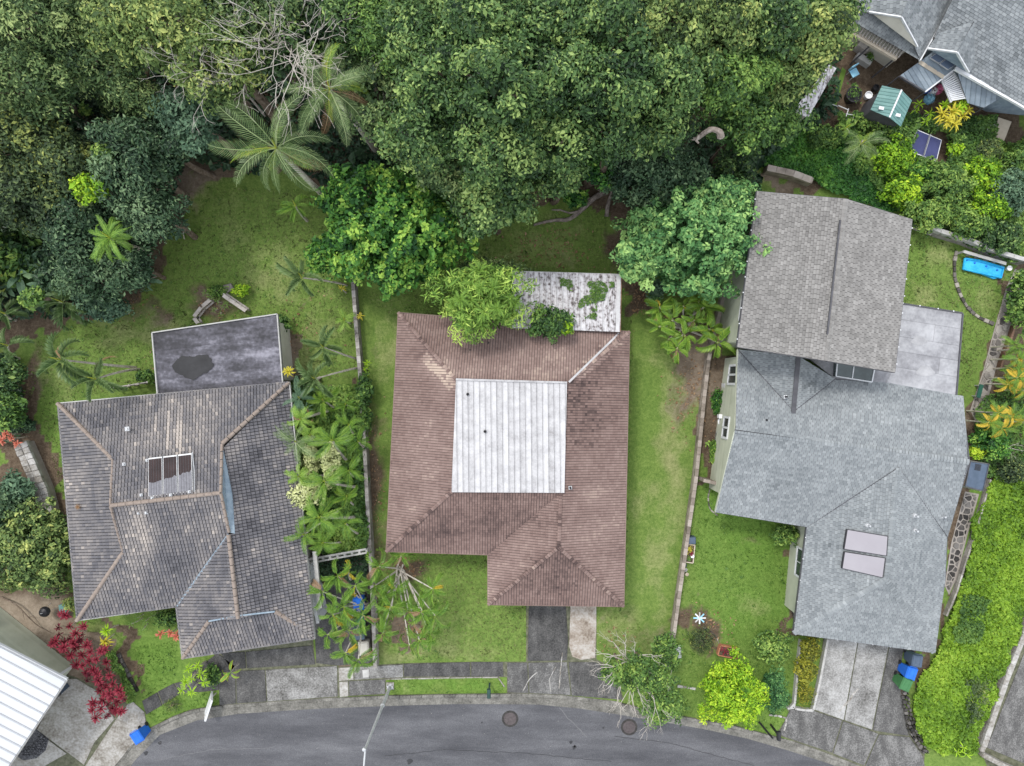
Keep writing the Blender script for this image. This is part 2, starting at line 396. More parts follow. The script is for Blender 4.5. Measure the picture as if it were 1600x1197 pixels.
# ---------------------------------------------------------------- ground
def ground_material():
    m = bpy.data.materials.new('lawn_and_soil'); m.use_nodes = True
    nt = m.node_tree; nd = nt.nodes; L = nt.links; b = nd['Principled BSDF']
    b.inputs['Roughness'].default_value = 0.95; b.inputs['Specular IOR Level'].default_value = 0.1
    geo = nd.new('ShaderNodeNewGeometry')
    def noise(s, d=5, r=.6):
        n = nd.new('ShaderNodeTexNoise'); n.inputs['Scale'].default_value = s; n.inputs['Detail'].default_value = d; n.inputs['Roughness'].default_value = r
        L.new(geo.outputs['Position'], n.inputs['Vector']); return n.outputs['Fac']
    def ramp(src, cols, stops):
        r = nd.new('ShaderNodeValToRGB'); e = r.color_ramp.elements
        e[0].position = stops[0]; e[0].color = (*cols[0], 1); e[1].position = stops[-1]; e[1].color = (*cols[-1], 1)
        for s, c in zip(stops[1:-1], cols[1:-1]): k = e.new(s); k.color = (*c, 1)
        L.new(src, r.inputs[0]); return r.outputs[0]
    def mix(f, a, c):
        x = nd.new('ShaderNodeMix'); x.data_type = 'RGBA'; L.new(f, x.inputs[0]); L.new(a, x.inputs[6]); L.new(c, x.inputs[7]); return x.outputs[2]
    def math_(op, a, c, d=None, cl=True):
        x = nd.new('ShaderNodeMath'); x.operation = op; x.use_clamp = cl
        for i, s in enumerate((a, c, d)):
            if s is None: continue
            if isinstance(s, (int, float)): x.inputs[i].default_value = s
            else: L.new(s, x.inputs[i])
        return x.outputs[0]
    at = nd.new('ShaderNodeAttribute'); at.attribute_name = 'cover'
    sp = nd.new('ShaderNodeSeparateColor'); L.new(at.outputs['Color'], sp.inputs[0])
    n1, n2, n3 = noise(.55, 8), noise(6, 6, .75), noise(26, 3, .7)
    nn = math_('ADD', math_('ADD', math_('MULTIPLY', n2, .46), math_('MULTIPLY', n3, .34)), math_('MULTIPLY', noise(1.9, 4), .20))
    grass = ramp(nn, [(.035, .065, .015), (.095, .155, .034), (.16, .225, .056), (.27, .33, .12)], [.3, .45, .56, .72])
    lush = ramp(nn, [(.035, .075, .014), (.085, .16, .028), (.13, .22, .042), (.21, .30, .08)], [.3, .45, .56, .72])
    dry = ramp(nn, [(.12, .12, .055), (.22, .22, .10), (.31, .30, .15), (.42, .38, .23)], [.3, .45, .56, .72])
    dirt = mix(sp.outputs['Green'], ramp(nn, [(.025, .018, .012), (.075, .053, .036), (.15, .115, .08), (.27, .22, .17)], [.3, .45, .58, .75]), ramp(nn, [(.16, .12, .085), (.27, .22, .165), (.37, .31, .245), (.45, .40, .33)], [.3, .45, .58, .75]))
    def edge(ch, w):
        return math_('MULTIPLY_ADD', math_('ADD', math_('ADD', ch, math_('MULTIPLY', n1, .9, cl=False), cl=False), math_('MULTIPLY', nn, .8, cl=False), cl=False), w, -w * 1.27 + .5 - (0.0 if w > 2 else .1))
    c = mix(sp.outputs['Blue'], grass, lush)
    c = mix(edge(sp.outputs['Green'], 1.6), c, dry)
    c = mix(edge(sp.outputs['Red'], 2.6), c, dirt)
    L.new(c, b.inputs['Base Color'])
    bp = nd.new('ShaderNodeBump'); bp.inputs['Strength'].default_value = .7; bp.inputs['Distance'].default_value = .05
    L.new(nn, bp.inputs['Height']); L.new(bp.outputs[0], b.inputs['Normal'])
    return m
gmat = ground_material()

# patches of cover, in pixels of the photograph: dirt polygons / dry blobs / lush blobs
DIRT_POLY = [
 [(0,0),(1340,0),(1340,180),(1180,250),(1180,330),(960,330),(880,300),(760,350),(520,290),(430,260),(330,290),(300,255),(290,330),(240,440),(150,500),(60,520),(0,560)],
 [(0,560),(60,640),(100,780),(120,820),(120,960),(180,1030),(210,1090),(0,1197)],
 [(0,930),(120,940),(150,1060),(100,1080),(0,1000)],
 [(945,300),(990,310),(985,370),(1005,440),(1035,480),(990,490),(972,430),(960,350)],
 [(436,520),(462,520),(468,600),(445,600)],
 [(455,600),(560,600),(575,860),(490,870),(470,800)],
 [(1040,490),(1140,500),(1100,600),(1060,560)],
 [(1100,560),(1150,560),(1130,750),(1090,745)],
 [(1340,60),(1600,60),(1600,400),(1300,280),(1230,200)],
 [(1575,420),(1600,420),(1600,760),(1520,760),(1500,640),(1540,600),(1560,500)],
 [(1500,750),(1545,745),(1490,900),(1440,1040),(1420,1120),(1400,1040),(1470,1000),(1482,850)],
 [(1190,265),(1270,285),(1265,300),(1190,290)],
 [(1236,860),(1258,830),(1245,990),(1228,980)],
 [(490,870),(580,860),(588,1040),(520,1040)],
 [(160,970),(205,990),(225,1100),(200,1060)],
 [(600,965),(650,955),(655,1010),(610,1015)],
]
# (px, py, rx, ry, amount)
DIRT_BLOB = [(585,760,22,120,.75),(590,850,25,40,.6),(330,480,45,28,.9),(1075,600,30,50,.75),(1060,640,22,40,.5),(632,885,30,16,.9),
 (1105,985,30,30,.85),(1070,960,18,26,.8),(1125,1020,28,14,.7),(1085,1000,22,18,.6),(1270,1150,8,8,.3),(945,975,18,14,.45),(1005,1000,70,30,.35),
 (960,380,14,60,.6),(300,290,22,40,.6),(240,485,30,18,.6),(1200,600,10,60,.5),(50,600,18,60,.7),(205,480,30,30,.5),(860,395,60,20,.25),(1180,850,20,10,.3),
 (1240,830,18,14,.6),(470,470,16,8,.5),(1245,800,12,12,.4),(590,560,12,30,.3)]
DRY_BLOB = [(50,965,75,50,1.1),(120,1010,50,50,.7),(1095,560,20,40,.6),(1500,700,10,60,.5),(1190,280,50,16,.7),(330,480,30,20,.4),(300,290,60,40,.5),(430,430,60,60,.45),(230,520,90,30,.5),(90,600,30,60,.35),(690,990,90,50,.35),(640,1025,120,18,.55),(1045,700,26,180,.55),
 (1000,560,30,40,.2),(1030,900,24,120,.5),(840,390,80,40,.35),(1090,600,40,60,.5),(1180,950,40,30,.3),(1470,400,30,40,.45),(1440,470,30,20,.5),(1540,470,20,50,.25),
 (610,540,20,90,.45),(500,520,40,50,.35),(470,560,40,30,.45),(745,380,40,40,.3),(500,640,30,30,.25),(960,980,40,40,.5),(340,350,60,50,.25),(640,1074,16,10,.4),(1010,780,20,60,.3),
 (520,470,40,20,.3),(880,350,40,20,.3)]
LUSH_BLOB = [(1190,830,120,110,1),(1130,780,60,60,1),(1180,950,110,70,.85),(700,1072,110,14,1),(240,1040,80,60,.85),(290,1110,60,30,.8),(1200,1090,140,70,.7),(340,430,150,130,.25),
 (100,680,60,80,.6),(1450,380,60,60,.35),(1530,430,60,80,.35),(1510,570,40,80,.4),(1000,640,30,140,.35),(735,890,50,30,.5),(1270,1175,60,30,.8),(610,640,20,60,.3),(1300,240,120,60,1),(1560,900,80,250,1),(1010,540,30,60,.3)]
def build_ground():
    x0, x1, y0, y1, st = -34, 34, -27, 27, 0.2
    nx, ny = int((x1 - x0) / st) + 1, int((y1 - y0) / st) + 1
    X, Y = np.meshgrid(np.linspace(x0, x1, nx), np.linspace(y0, y1, ny))
    X = X.ravel(); Y = Y.ravel()
    jx = (vnoise(X, Y, .9, 1) - .5) * 1.3 + (vnoise(X, Y, .35, 2) - .5) * .5
    jy = (vnoise(X, Y, .9, 3) - .5) * 1.3 + (vnoise(X, Y, .35, 4) - .5) * .5
    PX = 800 + (X + jx) * 28; PY = 598.5 - (Y + jy) * 28
    out = np.maximum(0, np.maximum(np.abs(PX - 800) - 820, np.abs(PY - 598) - 620))
    red = np.zeros(X.shape); 
    for p in DIRT_POLY: red = np.maximum(red, inside_np(p, PX, PY) * .95)
    red = np.where((PY < 0) | ((PX < 0) & (PY < 600)), .30, red)
    def blobs(L_, base, sc_=1.0):
        for a, b_, rx, ry, w in L_:
            d = np.sqrt(((PX - a) / rx) ** 2 + ((PY - b_) / ry) ** 2)
            base = np.maximum(base, w * np.clip(1.35 - d, 0, 1) * sc_)
        return base
    red = blobs(DIRT_BLOB, red); green = blobs(DRY_BLOB, np.zeros(X.shape), .88); blue = blobs(LUSH_BLOB, np.full(X.shape, .12))
    far = Vector((0, 0, 0))
    verts = np.zeros((len(X) + 4, 3)); verts[:-4, 0] = X; verts[:-4, 1] = Y
    S = 600
    verts[-4:] = [(-S, -S, 0), (S, -S, 0), (S, S, 0), (-S, S, 0)]
    i = np.arange(nx * ny).reshape(ny, nx)
    quads = np.stack([i[:-1, :-1], i[:-1, 1:], i[1:, 1:], i[1:, :-1]], -1).reshape(-1, 4).tolist()
    n = nx * ny
    a, b_, c, d = n, n + 1, n + 2, n + 3
    e = [int(i[0, 0]), int(i[0, -1]), int(i[-1, -1]), int(i[-1, 0])]
    quads += [(a, b_, e[1], e[0]), (b_, c, e[2], e[1]), (c, d, e[3], e[2]), (d, a, e[0], e[3])]
    me = bpy.data.meshes.new('ground'); me.from_pydata(verts.tolist(), [], quads)
    at = me.color_attributes.new('cover', 'FLOAT_COLOR', 'POINT')
    col = np.zeros((len(verts), 4), np.float32); col[:-4, 0] = red; col[:-4, 1] = green; col[:-4, 2] = blue; col[:, 3] = 1; col[-4:, 0] = .1
    at.data.foreach_set('color', col.ravel())
    me.materials.append(gmat)
    tag(link('ground', me), kind='structure')
build_ground()

def sheet(name, px, z, mat, thick=0.0, tone=.5, parent=None, kind='structure', bev=0.0):
    mb = MB(); P = WL(px, z)
    if thick > 0: mb.prism(P, z - thick, z, tone, bev=bev)
    else: mb.ngon([Vector((p.x, p.y, z)) for p in ccw(P)], tone)
    o = mb.build(name, mat, parent)
    if kind: o['kind'] = kind
    return o
def slabs(parent, cells, z, thick, mat, name='slab', gap=0.012, tones=None):
    for k, c in enumerate(cells):
        P = ccw(WL(c, 0)); P = inset(P, gap)
        mb = MB(); mb.prism(P, z, z + thick, tones[k] if tones else R.uniform(.3, .7), bev=.008)
        mb.build(name, mat, parent)

# road -------------------------------------------------------------------
road_edge = [(150,1290),(178,1230),(208,1192),(215,1183),(228,1166),(250,1148),(275,1136),(300,1127),(350,1117),(400,1113),(500,1107),(600,1103),(700,1100),(800,1100),(860,1101),(900,1106),(960,1115),(1000,1122),(1060,1132),(1100,1139),(1150,1149),(1200,1163),(1260,1181),(1310,1198),(1420,1245),(1600,1330),(2000,1530)]
sheet('road', road_edge + [(2000,2200),(-200,2200),(60,1420)], 0.012, asphalt)
kerb_top = [(122,1290),(155,1226),(188,1187),(202,1165),(222,1143),(247,1131),(270,1119),(300,1108),(340,1102),(400,1098),(520,1090),(600,1086),(700,1084),(800,1083),(880,1086),(960,1095),(1000,1105),(1070,1119),(1140,1131),(1200,1147),(1240,1158),(1290,1176),(1340,1195),(1440,1236),(1620,1320),(2000,1512)]
def resample(pts, step):
    out = [Vector((pts[0][0], pts[0][1]))]; acc = 0
    P = [Vector((p[0], p[1])) for p in pts]
    cur = P[0]; i = 1
    while i < len(P):
        d = (P[i] - cur).length
        if d >= step: cur = cur + (P[i] - cur) * (step / d); out.append(cur.copy()); 
        else:
            # advance to the next vertex but keep the spacing
            rest = step - d; cur = P[i]; i += 1
            while i < len(P):
                d = (P[i] - cur).length
                if d >= rest: cur = cur + (P[i] - cur) * (rest / d); out.append(cur.copy()); break
                rest -= d; cur = P[i]; i += 1
    return out
def nearest(poly, p):
    best = None
    for a, b in zip(poly, poly[1:]):
        a = Vector(a); b = Vector(b); t = max(0, min(1, (p - a).dot(b - a) / (b - a).length_squared)); q = a + (b - a) * t
        if best is None or (q - p).length < (best - p).length: best = q
    return best
def build_kerb():
    mb = MB(); P = WL(kerb_top, 0); Q = WL(road_edge[:-0 or None], 0)
    base = MB(); base.ngon([Vector((p.x, p.y, .016)) for p in ccw(list(P) + list(Q)[::-1])], .5)
    kerb = struct('kerb', base, kerbmat)
    pts = resample([(p.x, p.y) for p in P], 0.62)
    E = [(q.x, q.y) for q in Q]
    drive = [(345,525),(790,965),(1218,1345),(150,240)]
    for k in range(len(pts) - 1):
        a, b = pts[k], pts[k + 1]
        px = 800 + a.x * 28; py = 598.5 - a.y * 28
        if not (60 < px < 1640 and py < 1340): continue
        d = (b - a).normalized(); n = Vector((-d.y, d.x))
        low = any(l <= px <= h for l, h in drive)
        h = .035 if low else .13
        m1 = MB(); g = d * .006
        A = [a + g, b - g, b - g - n * .17, a + g - n * .17]
        m1.prism([(p.x, p.y) for p in A], 0, h, R.uniform(.25, .75), bev=.02)
        m1.build('kerb_stone', kerbmat, kerb)
    # gutter pan in bays
    pts = resample([(p.x, p.y) for p in P], 2.4)
    for k in range(len(pts) - 1):
        a, b = pts[k], pts[k + 1]
        px = 800 + a.x * 28
        if not 60 < px < 1640: continue
        d = (b - a).normalized(); n = Vector((-d.y, d.x))
        a1 = a - n * .19 + d * .008; b1 = b - n * .19 - d * .008
        qa, qb = nearest(E, a), nearest(E, b)
        m1 = MB(); m1.prism([(a1.x, a1.y), (b1.x, b1.y), (qb.x, qb.y), (qa.x, qa.y)], 0, .03, R.uniform(.3, .7), bev=.006)
        m1.build('gutter_slab', kerbmat, kerb)
build_kerb()

# pavements, driveways -----------------------------------------------------
pav = sheet('pavement', [(525,1042),(640,1036),(740,1034),(792,1034),(792,1058),(603,1061),(603,1085),(526,1089)], .01, joint)
slabs(pav, [[(529,1043),(552,1042),(553,1062),(530,1064)],[(530,1065),(544,1064),(545,1088),(531,1089)]], .012, .03, lightconc, tones=[.6,.5])
slabs(pav, [[(553,1042),(630,1038),(630,1058),(554,1062)]], .012, .03, concrete, tones=[.45])
slabs(pav, [[(545,1064),(602,1061),(602,1084),(546,1087)]], .012, .03, darkconc, tones=[.75])
slabs(pav, [[(631,1037),(734,1034),(735,1057),(631,1057)],[(736,1034),(786,1034),(787,1057),(736,1057)]], .012, .03, darkconc, tones=[.35,.45])
slabs(pav, [[(566,1046),(577,1045),(577,1058),(567,1059)]], .045, .012, offwhite, name='meter_lid')
# left driveway
ld = sheet('left_driveway', [(330,1010),(489,996),(492,1030),(527,1040),(527,1090),(400,1098),(345,1103),(340,1040)], .008, joint)
slabs(ld, [[(384,1018),(488,1008),(493,1038),(386,1044)],[(345,1020),(383,1018),(385,1044),(362,1046)],[(489,925),(576,870),(582,1036),(528,1040),(494,1036)]], .012, .03, darkconc, tones=[.4,.3,.28])
slabs(ld, [[(415,1046),(527,1040),(528,1088),(418,1096)]], .012, .03, concrete, tones=[.3])
slabs(ld, [[(369,1048),(414,1046),(417,1096),(370,1099)],[(342,1050),(368,1048),(369,1099),(343,1102)]], .012, .03, darkconc, tones=[.45,.55])
# entrance walk of the left house
lw = sheet('entrance_path', [(222,1095),(272,1068),(345,1052),(345,1078),(280,1085),(228,1117)], .008, joint)
slabs(lw, [[(222,1095),(246,1081),(254,1102),(229,1116)],[(247,1080),(272,1067),(282,1084),(255,1101)],[(340,1020),(368,1040),(368,1048),(342,1052),(300,1060),(300,1050)],[(273,1067),(342,1052),(342,1078),(283,1084)]], .012, .03, darkconc, tones=[.35,.3,.25,.35])
# far left driveway (light, stained)
fl = sheet('far_left_driveway', [(58,1140),(100,1052),(118,1058),(195,1090),(226,1112),(232,1145),(196,1188),(150,1240),(-60,1260),(-60,1180),(0,1160)], .006, joint)
slabs(fl, [[(100,1060),(120,1060),(150,1078),(180,1123),(148,1160),(132,1195),(58,1140)],[(182,1123),(205,1093),(226,1112),(231,1145),(205,1165),(188,1187),(155,1226),(133,1197)],
          [(22,1178),(57,1142),(105,1177),(70,1197),(20,1235),(-20,1235)]], .012, .03, lightconc, tones=[.45,.35,.55])
# centre driveway
cd = sheet('centre_driveway', [(822,940),(932,940),(932,1030),(960,1045),(975,1094),(880,1086),(792,1083),(792,1034),(822,1034)], .006, joint)
slabs(cd, [[(826,940),(884,940),(888,1000),(886,1032),(824,1033)]], .012, .025, darkconc, tones=[.35])
slabs(cd, [[(891,944),(932,944),(932,985),(930,1028),(908,1031),(894,1026),(889,1010)]], .012, .03, tanconc, tones=[.5])
slabs(cd, [[(792,1035),(824,1035),(826,1083),(793,1082)],[(825,1035),(886,1034),(892,1086),(827,1083)],[(888,1034),(930,1034),(962,1050),(972,1093),(893,1087)]], .012, .025, darkconc, tones=[.6,.75,.5])
# right driveway
rd = sheet('right_driveway', [(1288,990),(1412,1010),(1405,1040),(1408,1090),(1425,1130),(1445,1180),(1440,1234),(1340,1195),(1290,1176),(1240,1158),(1212,1148),(1232,1118),(1230,1105),(1268,1108)], .006, joint)
slabs(rd, [[(1291,992),(1340,1001),(1318,1125),(1271,1108)],[(1341,1001),(1388,1010),(1362,1140),(1319,1125)]], .012, .03, concrete, tones=[.75,.5])
slabs(rd, [[(1389,1010),(1412,1012),(1404,1060),(1412,1110),(1420,1150),(1363,1141)]], .012, .03, darkconc, tones=[.7])
slabs(rd, [[(1234,1108),(1268,1109),(1316,1125),(1300,1176),(1242,1157),(1216,1147)],[(1317,1126),(1362,1142),(1372,1146),(1350,1196),(1301,1177)],[(1373,1147),(1421,1151),(1442,1182),(1452,1236),(1440,1234),(1351,1197)]], .012, .03, darkconc, tones=[.75,.85,.8])
# neighbour's paving in the lower right corner, beyond the wall
nr = sheet('corner_yard_paving', [(1604,985),(1700,900),(1760,1300),(1560,1240),(1532,1172)], .01, joint)
slabs(nr, [[(1612,988),(1680,930),(1740,1220),(1640,1210),(1541,1168)]], .012, .03, darkconc, tones=[.8])
# stepping path across the front lawn and verge edges
def voronoi(poly, step, jitter=.38, gap=.035, seed=1, zfun=None):
    r = random.Random(seed); xs = [p[0] for p in poly]; ys = [p[1] for p in poly]; S = []
    y = min(ys) - step; row = 0
    while y < max(ys) + step:
        x = min(xs) - step + (row % 2) * step / 2
        while x < max(xs) + step:
            S.append((x + r.uniform(-jitter, jitter) * step, y + r.uniform(-jitter, jitter) * step)); x += step
        y += step * .87; row += 1
    cells = []
    base = [(p[0], p[1]) for p in ccw(poly)]
    for s in S:
        c = base
        for q in S:
            d = (q[0] - s[0], q[1] - s[1]); l2 = d[0] ** 2 + d[1] ** 2
            if q is s or l2 > (3 * step) ** 2: continue
            c = clip_half(c, d[0], d[1], (q[0] ** 2 + q[1] ** 2 - s[0] ** 2 - s[1] ** 2) / 2)
            if len(c) < 3: break
        if len(c) < 3 or area2(c) < step * step * .12: continue
        ce = Vector((sum(p[0] for p in c) / len(c), sum(p[1] for p in c) / len(c)))
        k = 1 - gap / (math.sqrt(area2(c)) * .5)
        cells.append([ce + (Vector(p) - ce) * k for p in c])
    return cells
def stones(parent, px, z0, h, step, mat, name='stone', seed=1, gap=.035, var=.025):
    r = random.Random(seed)
    for c in voronoi([(p.x, p.y) for p in WL(px, z0 + h)], step, seed=seed, gap=gap):
        c = [c[i] for i in range(len(c)) if (c[i] - c[i - 1]).length > .012]
        if len(c) < 3: continue
        mb = MB(); mb.prism(c, max(0, z0), z0 + h + r.uniform(-var, var), r.random(), bev=.012)
        mb.build(name, mat, parent)
sp = sheet('stone_path', [(1586,420),(1602,428),(1584,500),(1560,560),(1540,640),(1524,660),(1516,640),(1536,580),(1556,505),(1572,450)], .02, mortar)
stones(sp, [(1588,425),(1600,430),(1580,500),(1556,560),(1538,636),(1524,655),(1519,640),(1538,580),(1558,505),(1574,450)], 0, .05, .42, flag, 'flagstone', 3)
sp2 = sheet('side_path', [(1508,768),(1530,772),(1512,835),(1496,900),(1483,930),(1476,915),(1486,850)], .02, mortar)
stones(sp2, [(1508,770),(1528,774),(1510,835),(1494,900),(1483,926),(1478,915),(1488,850)], 0, .05, .38, lava, 'flagstone', 5)
# ---------------------------------------------------------------- roofs
def plane(P):
    n = newell(P); n.normalize()
    if n.z < 0: n = -n
    o = Vector((0, 0, 0))
    for p in P: o += p
    o /= len(P)
    return o, n
def frame2(P, e=None):
    o, n = plane(P)
    if e is None:
        e = Vector((0, 0, 1)).cross(n)
        e = e.normalized() if e.length > .02 else Vector((1, 0, 0))
    else:
        e = Vector(e); e = (e - n * e.dot(n)).normalized()
    s = n.cross(e).normalized()
    if s.z < 0: s = -s; e = -e
    return o, n, e, s
def shingle_face(mb, P, tw, th, lift, gap, tonef, stagger=.5, jit=0.0):
    o, n, e, s = frame2(P)
    q = ccw([((p - o).dot(e), (p - o).dot(s)) for p in P])
    b0 = min(p[1] for p in q); b1 = max(p[1] for p in q); a0 = min(p[0] for p in q); a1 = max(p[0] for p in q)
    def to3(a, b, h): return o + e * a + s * b + n * h
    nr = int((b1 - b0) / th) + 1; nc = int((a1 - a0) / tw) + 2
    edges = [(q[i - 1], q[i]) for i in range(len(q))]
    for r in range(nr):
        y0 = b0 + r * th; y1 = y0 + th
        off = (r % 2) * stagger * tw + (R.random() * jit * tw)
        # x ranges fully inside at y0 and y1
        xs = []
        for y in (y0 + 1e-4, y1 - 1e-4):
            c = []
            for (ax, ay), (bx, by) in edges:
                if (ay > y) != (by > y): c.append(ax + (bx - ax) * (y - ay) / (by - ay))
            xs.append(sorted(c))
        nv = any(y0 < p[1] < y1 for p in q)
        simple = (not nv) and len(xs[0]) == 2 and len(xs[1]) == 2
        if simple: lo, hi = max(xs[0][0], xs[1][0]), min(xs[0][1], xs[1][1])
        for k in range(-1, nc):
            x0 = a0 + k * tw - off + gap / 2; x1 = x0 + tw - gap
            if x1 < a0 or x0 > a1: continue
            h = lift * R.uniform(.8, 1.15)
            if simple and x0 >= lo and x1 <= hi:
                c3 = to3((x0 + x1) / 2, (y0 + y1) / 2, 0)
                t = tonef(c3)
                A, B = to3(x0, y0, h), to3(x1, y0, h)
                Cc, D = to3(x1, y1, .004), to3(x0, y1, .004)
                mb.face([A, B, Cc, D], t)
                mb.face([to3(x0, y0, -.01), to3(x1, y0, -.01), B, A], t)
            else:
                c = clip_rect(q, x0, y0, x1, y1)
                if len(c) < 3: continue
                if abs(area2(c)) < 1e-4: continue
                t = tonef(to3(c[0][0], c[0][1], 0))
                mb.face([to3(a, b, .004 + (h - .004) * (1 - (b - y0) / th)) for a, b in ccw(c)], t)
def metal_face(parent, P, e, pitch, mat, rib=.035, ribw=.05, name='roof_sheet', z=0.0, tones=(.3, .7), nrib=1, gap=.006):
    """strips running along direction s (perpendicular to e), each its own sheet with raised ribs"""
    o, n = plane(P); e = Vector(e); e = (e - n * e.dot(n)).normalized(); s = n.cross(e).normalized()
    q = ccw([((p - o).dot(e), (p - o).dot(s)) for p in P])
    a0 = min(p[0] for p in q); a1 = max(p[0] for p in q); b0 = min(p[1] for p in q) - 1; b1 = max(p[1] for p in q) + 1
    to3 = lambda a, b, h: o + e * a + s * b + n * (h + z)
    k = 0
    while a0 + k * pitch < a1 - .03:
        x0 = a0 + k * pitch + gap; x1 = min(a1, a0 + (k + 1) * pitch); k += 1
        c = clip_rect(q, x0, b0, x1, b1)
        if len(c) < 3: continue
        c = ccw(c)
        mb = MB(); t = R.uniform(*tones)
        mb.face([to3(a, b, .012) for a, b in c], t)
        mb.face([to3(a, b, -.004) for a, b in c][::-1], t)
        for i in range(len(c)):
            a, b = c[i - 1], c[i]
            mb.face([to3(a[0], a[1], -.004), to3(b[0], b[1], -.004), to3(b[0], b[1], .012), to3(a[0], a[1], .012)], t)
        for j in range(nrib):
            xr = x0 + (x1 - x0) * (j + .02) / nrib
            for (xa, xb, ha, hb) in ((xr, xr + ribw * .3, .012, rib), (xr + ribw * .3, xr + ribw * .7, rib, rib), (xr + ribw * .7, xr + ribw, rib, .012)):
                cc = clip_rect(q, xa, b0, min(xb, x1), b1)
                if len(cc) < 3: continue
                mb.face([to3(a, b, (ha + (hb - ha) * (a - xa) / max(1e-5, xb - xa)) + .002) for a, b in ccw(cc)], t)
        mb.build(name, mat, parent)
capmesh = None
def ridge_caps(parent, p, q, L_=.40, w=.13, h=.06, mat=None, lift=.05, name='ridge_tile'):
    """short overlapping cap tiles laid along p..q"""
    p, q = Vector(p), Vector(q); d = q - p; n = max(1, int(round(d.length / L_))); L2 = d.length / n
    key = (round(L2, 3), w, h, mat.name)
    me = CAPS.get(key)
    if me is None:
        mb = MB(); prof = [(-w, -.05), (-w * .75, h * .55), (-w * .3, h), (w * .3, h), (w * .75, h * .55), (w, -.05)]
        x0, x1 = 0.016, L2 - .016
        for (ya, za), (yb, zb) in zip(prof, prof[1:]):
            mb.face([(x0, yb, zb + .025), (x0, ya, za + .025), (x1, ya * .9, za), (x1, yb * .9, zb)], .5)
        mb.face([(x0, y, z + .025) for y, z in prof], .5)
        me = mb.mesh(name, mat); CAPS[key] = me
    ang = math.atan2(d.y, d.x); pit = -math.asin(d.z / d.length)
    for i in range(n):
        c = p + d * (i / n) + Vector((0, 0, lift))
        place(name, me, parent, c, (0, pit + .02, ang))
CAPS = {}
def ridge_strip(mb, p, q, w, h, seg, tonef):
    """small shingle caps, joined into the shingle mesh"""
    p, q = Vector(p), Vector(q); d = q - p; n = max(1, int(d.length / seg)); u = d.normalized(); s = u.cross(Vector((0, 0, 1))).normalized()
    for i in range(n):
        a = p + d * i / n; b = p + d * ((i + 1) / n) - u * .012
        t = tonef((a + b) / 2)
        za, zb = Vector((0, 0, h + .02)), Vector((0, 0, h))
        dn = Vector((0, 0, -.33 * w))
        mb.face([a + za, b + zb, b + zb - s * w + dn, a + za - s * w + dn][::-1], t)
        mb.face([a + za, b + zb, b + zb + s * w + dn, a + za + s * w + dn], t)
        mb.face([a + za, a + za + s * w + dn, a + s * w, a, a - s * w, a + za - s * w + dn], t)
def deck(name, parent, faces, mat, drop=.012, thick=.0):
    mb = MB()
    for P in faces:
        o, n = plane(P)
        mb.ngon([Vector((p.x, p.y, o.z - (n.x * (p.x - o.x) + n.y * (p.y - o.y)) / n.z - .02)) for p in ccw(P)], .5)
    return mb.build(name, mat, parent)
def eave_trim(parent, line, w, h, mat, name='fascia', dz=-.07, out=.02, zadd=0):
    for a, b in zip(line, line[1:]):
        mb = MB(); mb.beam(a + Vector((0, 0, dz)), b + Vector((0, 0, dz)), w, h, .5); mb.build(name, mat, parent)
def soffit(parent, outline, z, mat):
    mb = MB(); mb.ngon([Vector((p.x, p.y, z)) for p in ccw(outline)], .5, up=False); return mb.build('soffit', mat, parent)
def walls(parent, outline, d, z1, mat, name='wall', z0=0):
    foot = inset([Vector((p.x, p.y, 0)) for p in outline], d)
    out = []
    for i in range(len(foot)):
        a, b = foot[i - 1], foot[i]
        u = (b - a).normalized(); nn = Vector((u.y, -u.x, 0)); t = nn * -.12
        mb = MB(); mb.prism([a, b, b + t - u * .12, a + t + u * .12], z0, z1, .5); mb.build(name, mat, parent)
    return foot
def window(parent, a, b, t, w, z0, h, frame=white, mullion=1, nm='window'):
    """window on the wall a->b (ccw footprint, outside on the right), centre at fraction t"""
    u = (b - a).normalized(); nn = Vector((u.y, -u.x, 0)); c = a + (b - a) * t
    fr = MB(); k = .05
    for (x, z, sx, sz) in ((0, z0, w, k), (0, z0 + h, w, k), (-w / 2, z0 + h / 2, k, h), (w / 2, z0 + h / 2, k, h)):
        p = c + u * x + nn * .02 + Vector((0, 0, z)); fr.box(p, (sx + k, .07, sz + (k if sz == k else -k)), math.atan2(u.y, u.x))
    for m in range(mullion):
        p = c + u * (w * ((m + 1) / (mullion + 1) - .5)) + nn * .025 + Vector((0, 0, z0 + h / 2)); fr.box(p, (.035, .05, h - k), math.atan2(u.y, u.x))
    f = fr.build(nm, frame, parent)
    g = MB(); g.box(c + nn * .008 + Vector((0, 0, z0 + h / 2)), (w - .02, .012, h - .02), math.atan2(u.y, u.x)); g.build('pane', glass, f)
    return f
def door(parent, a, b, t, w, h, mat):
    u = (b - a).normalized(); nn = Vector((u.y, -u.x, 0)); c = a + (b - a) * t
    mb = MB(); mb.box(c + nn * .02 + Vector((0, 0, h / 2)), (w, .05, h), math.atan2(u.y, u.x))
    for z in (.55, 1.45): mb.box(c + nn * .05 + Vector((0, 0, z)), (w * .7, .02, .6), math.atan2(u.y, u.x), .8)
    d = mb.build('door', mat, parent)
    k = MB(); k.lathe(c + nn * .08 + u * w * .38 + Vector((0, 0, 1)), [(.0, -.03), (.03, 0), (.0, .03)], 6); k.build('handle', galv, d)
def vent(parent, px, py, z, base=.15, pipe=.045, h=.28, bm=None):
    p = W(px, py, z); mb = MB(); mb.box(p + Vector((0, 0, .02)), (base * 2, base * 2, .03), .1, .9)
    v = mb.build('roof_vent', bm or galv, parent, p)
    m2 = MB(); m2.lathe(p, [(pipe * 1.5, 0), (pipe * 1.1, .05), (pipe, .06), (pipe, h), (pipe * .6, h), (pipe * .6, h - .1)], 10); m2.build('pipe', blackp, v)
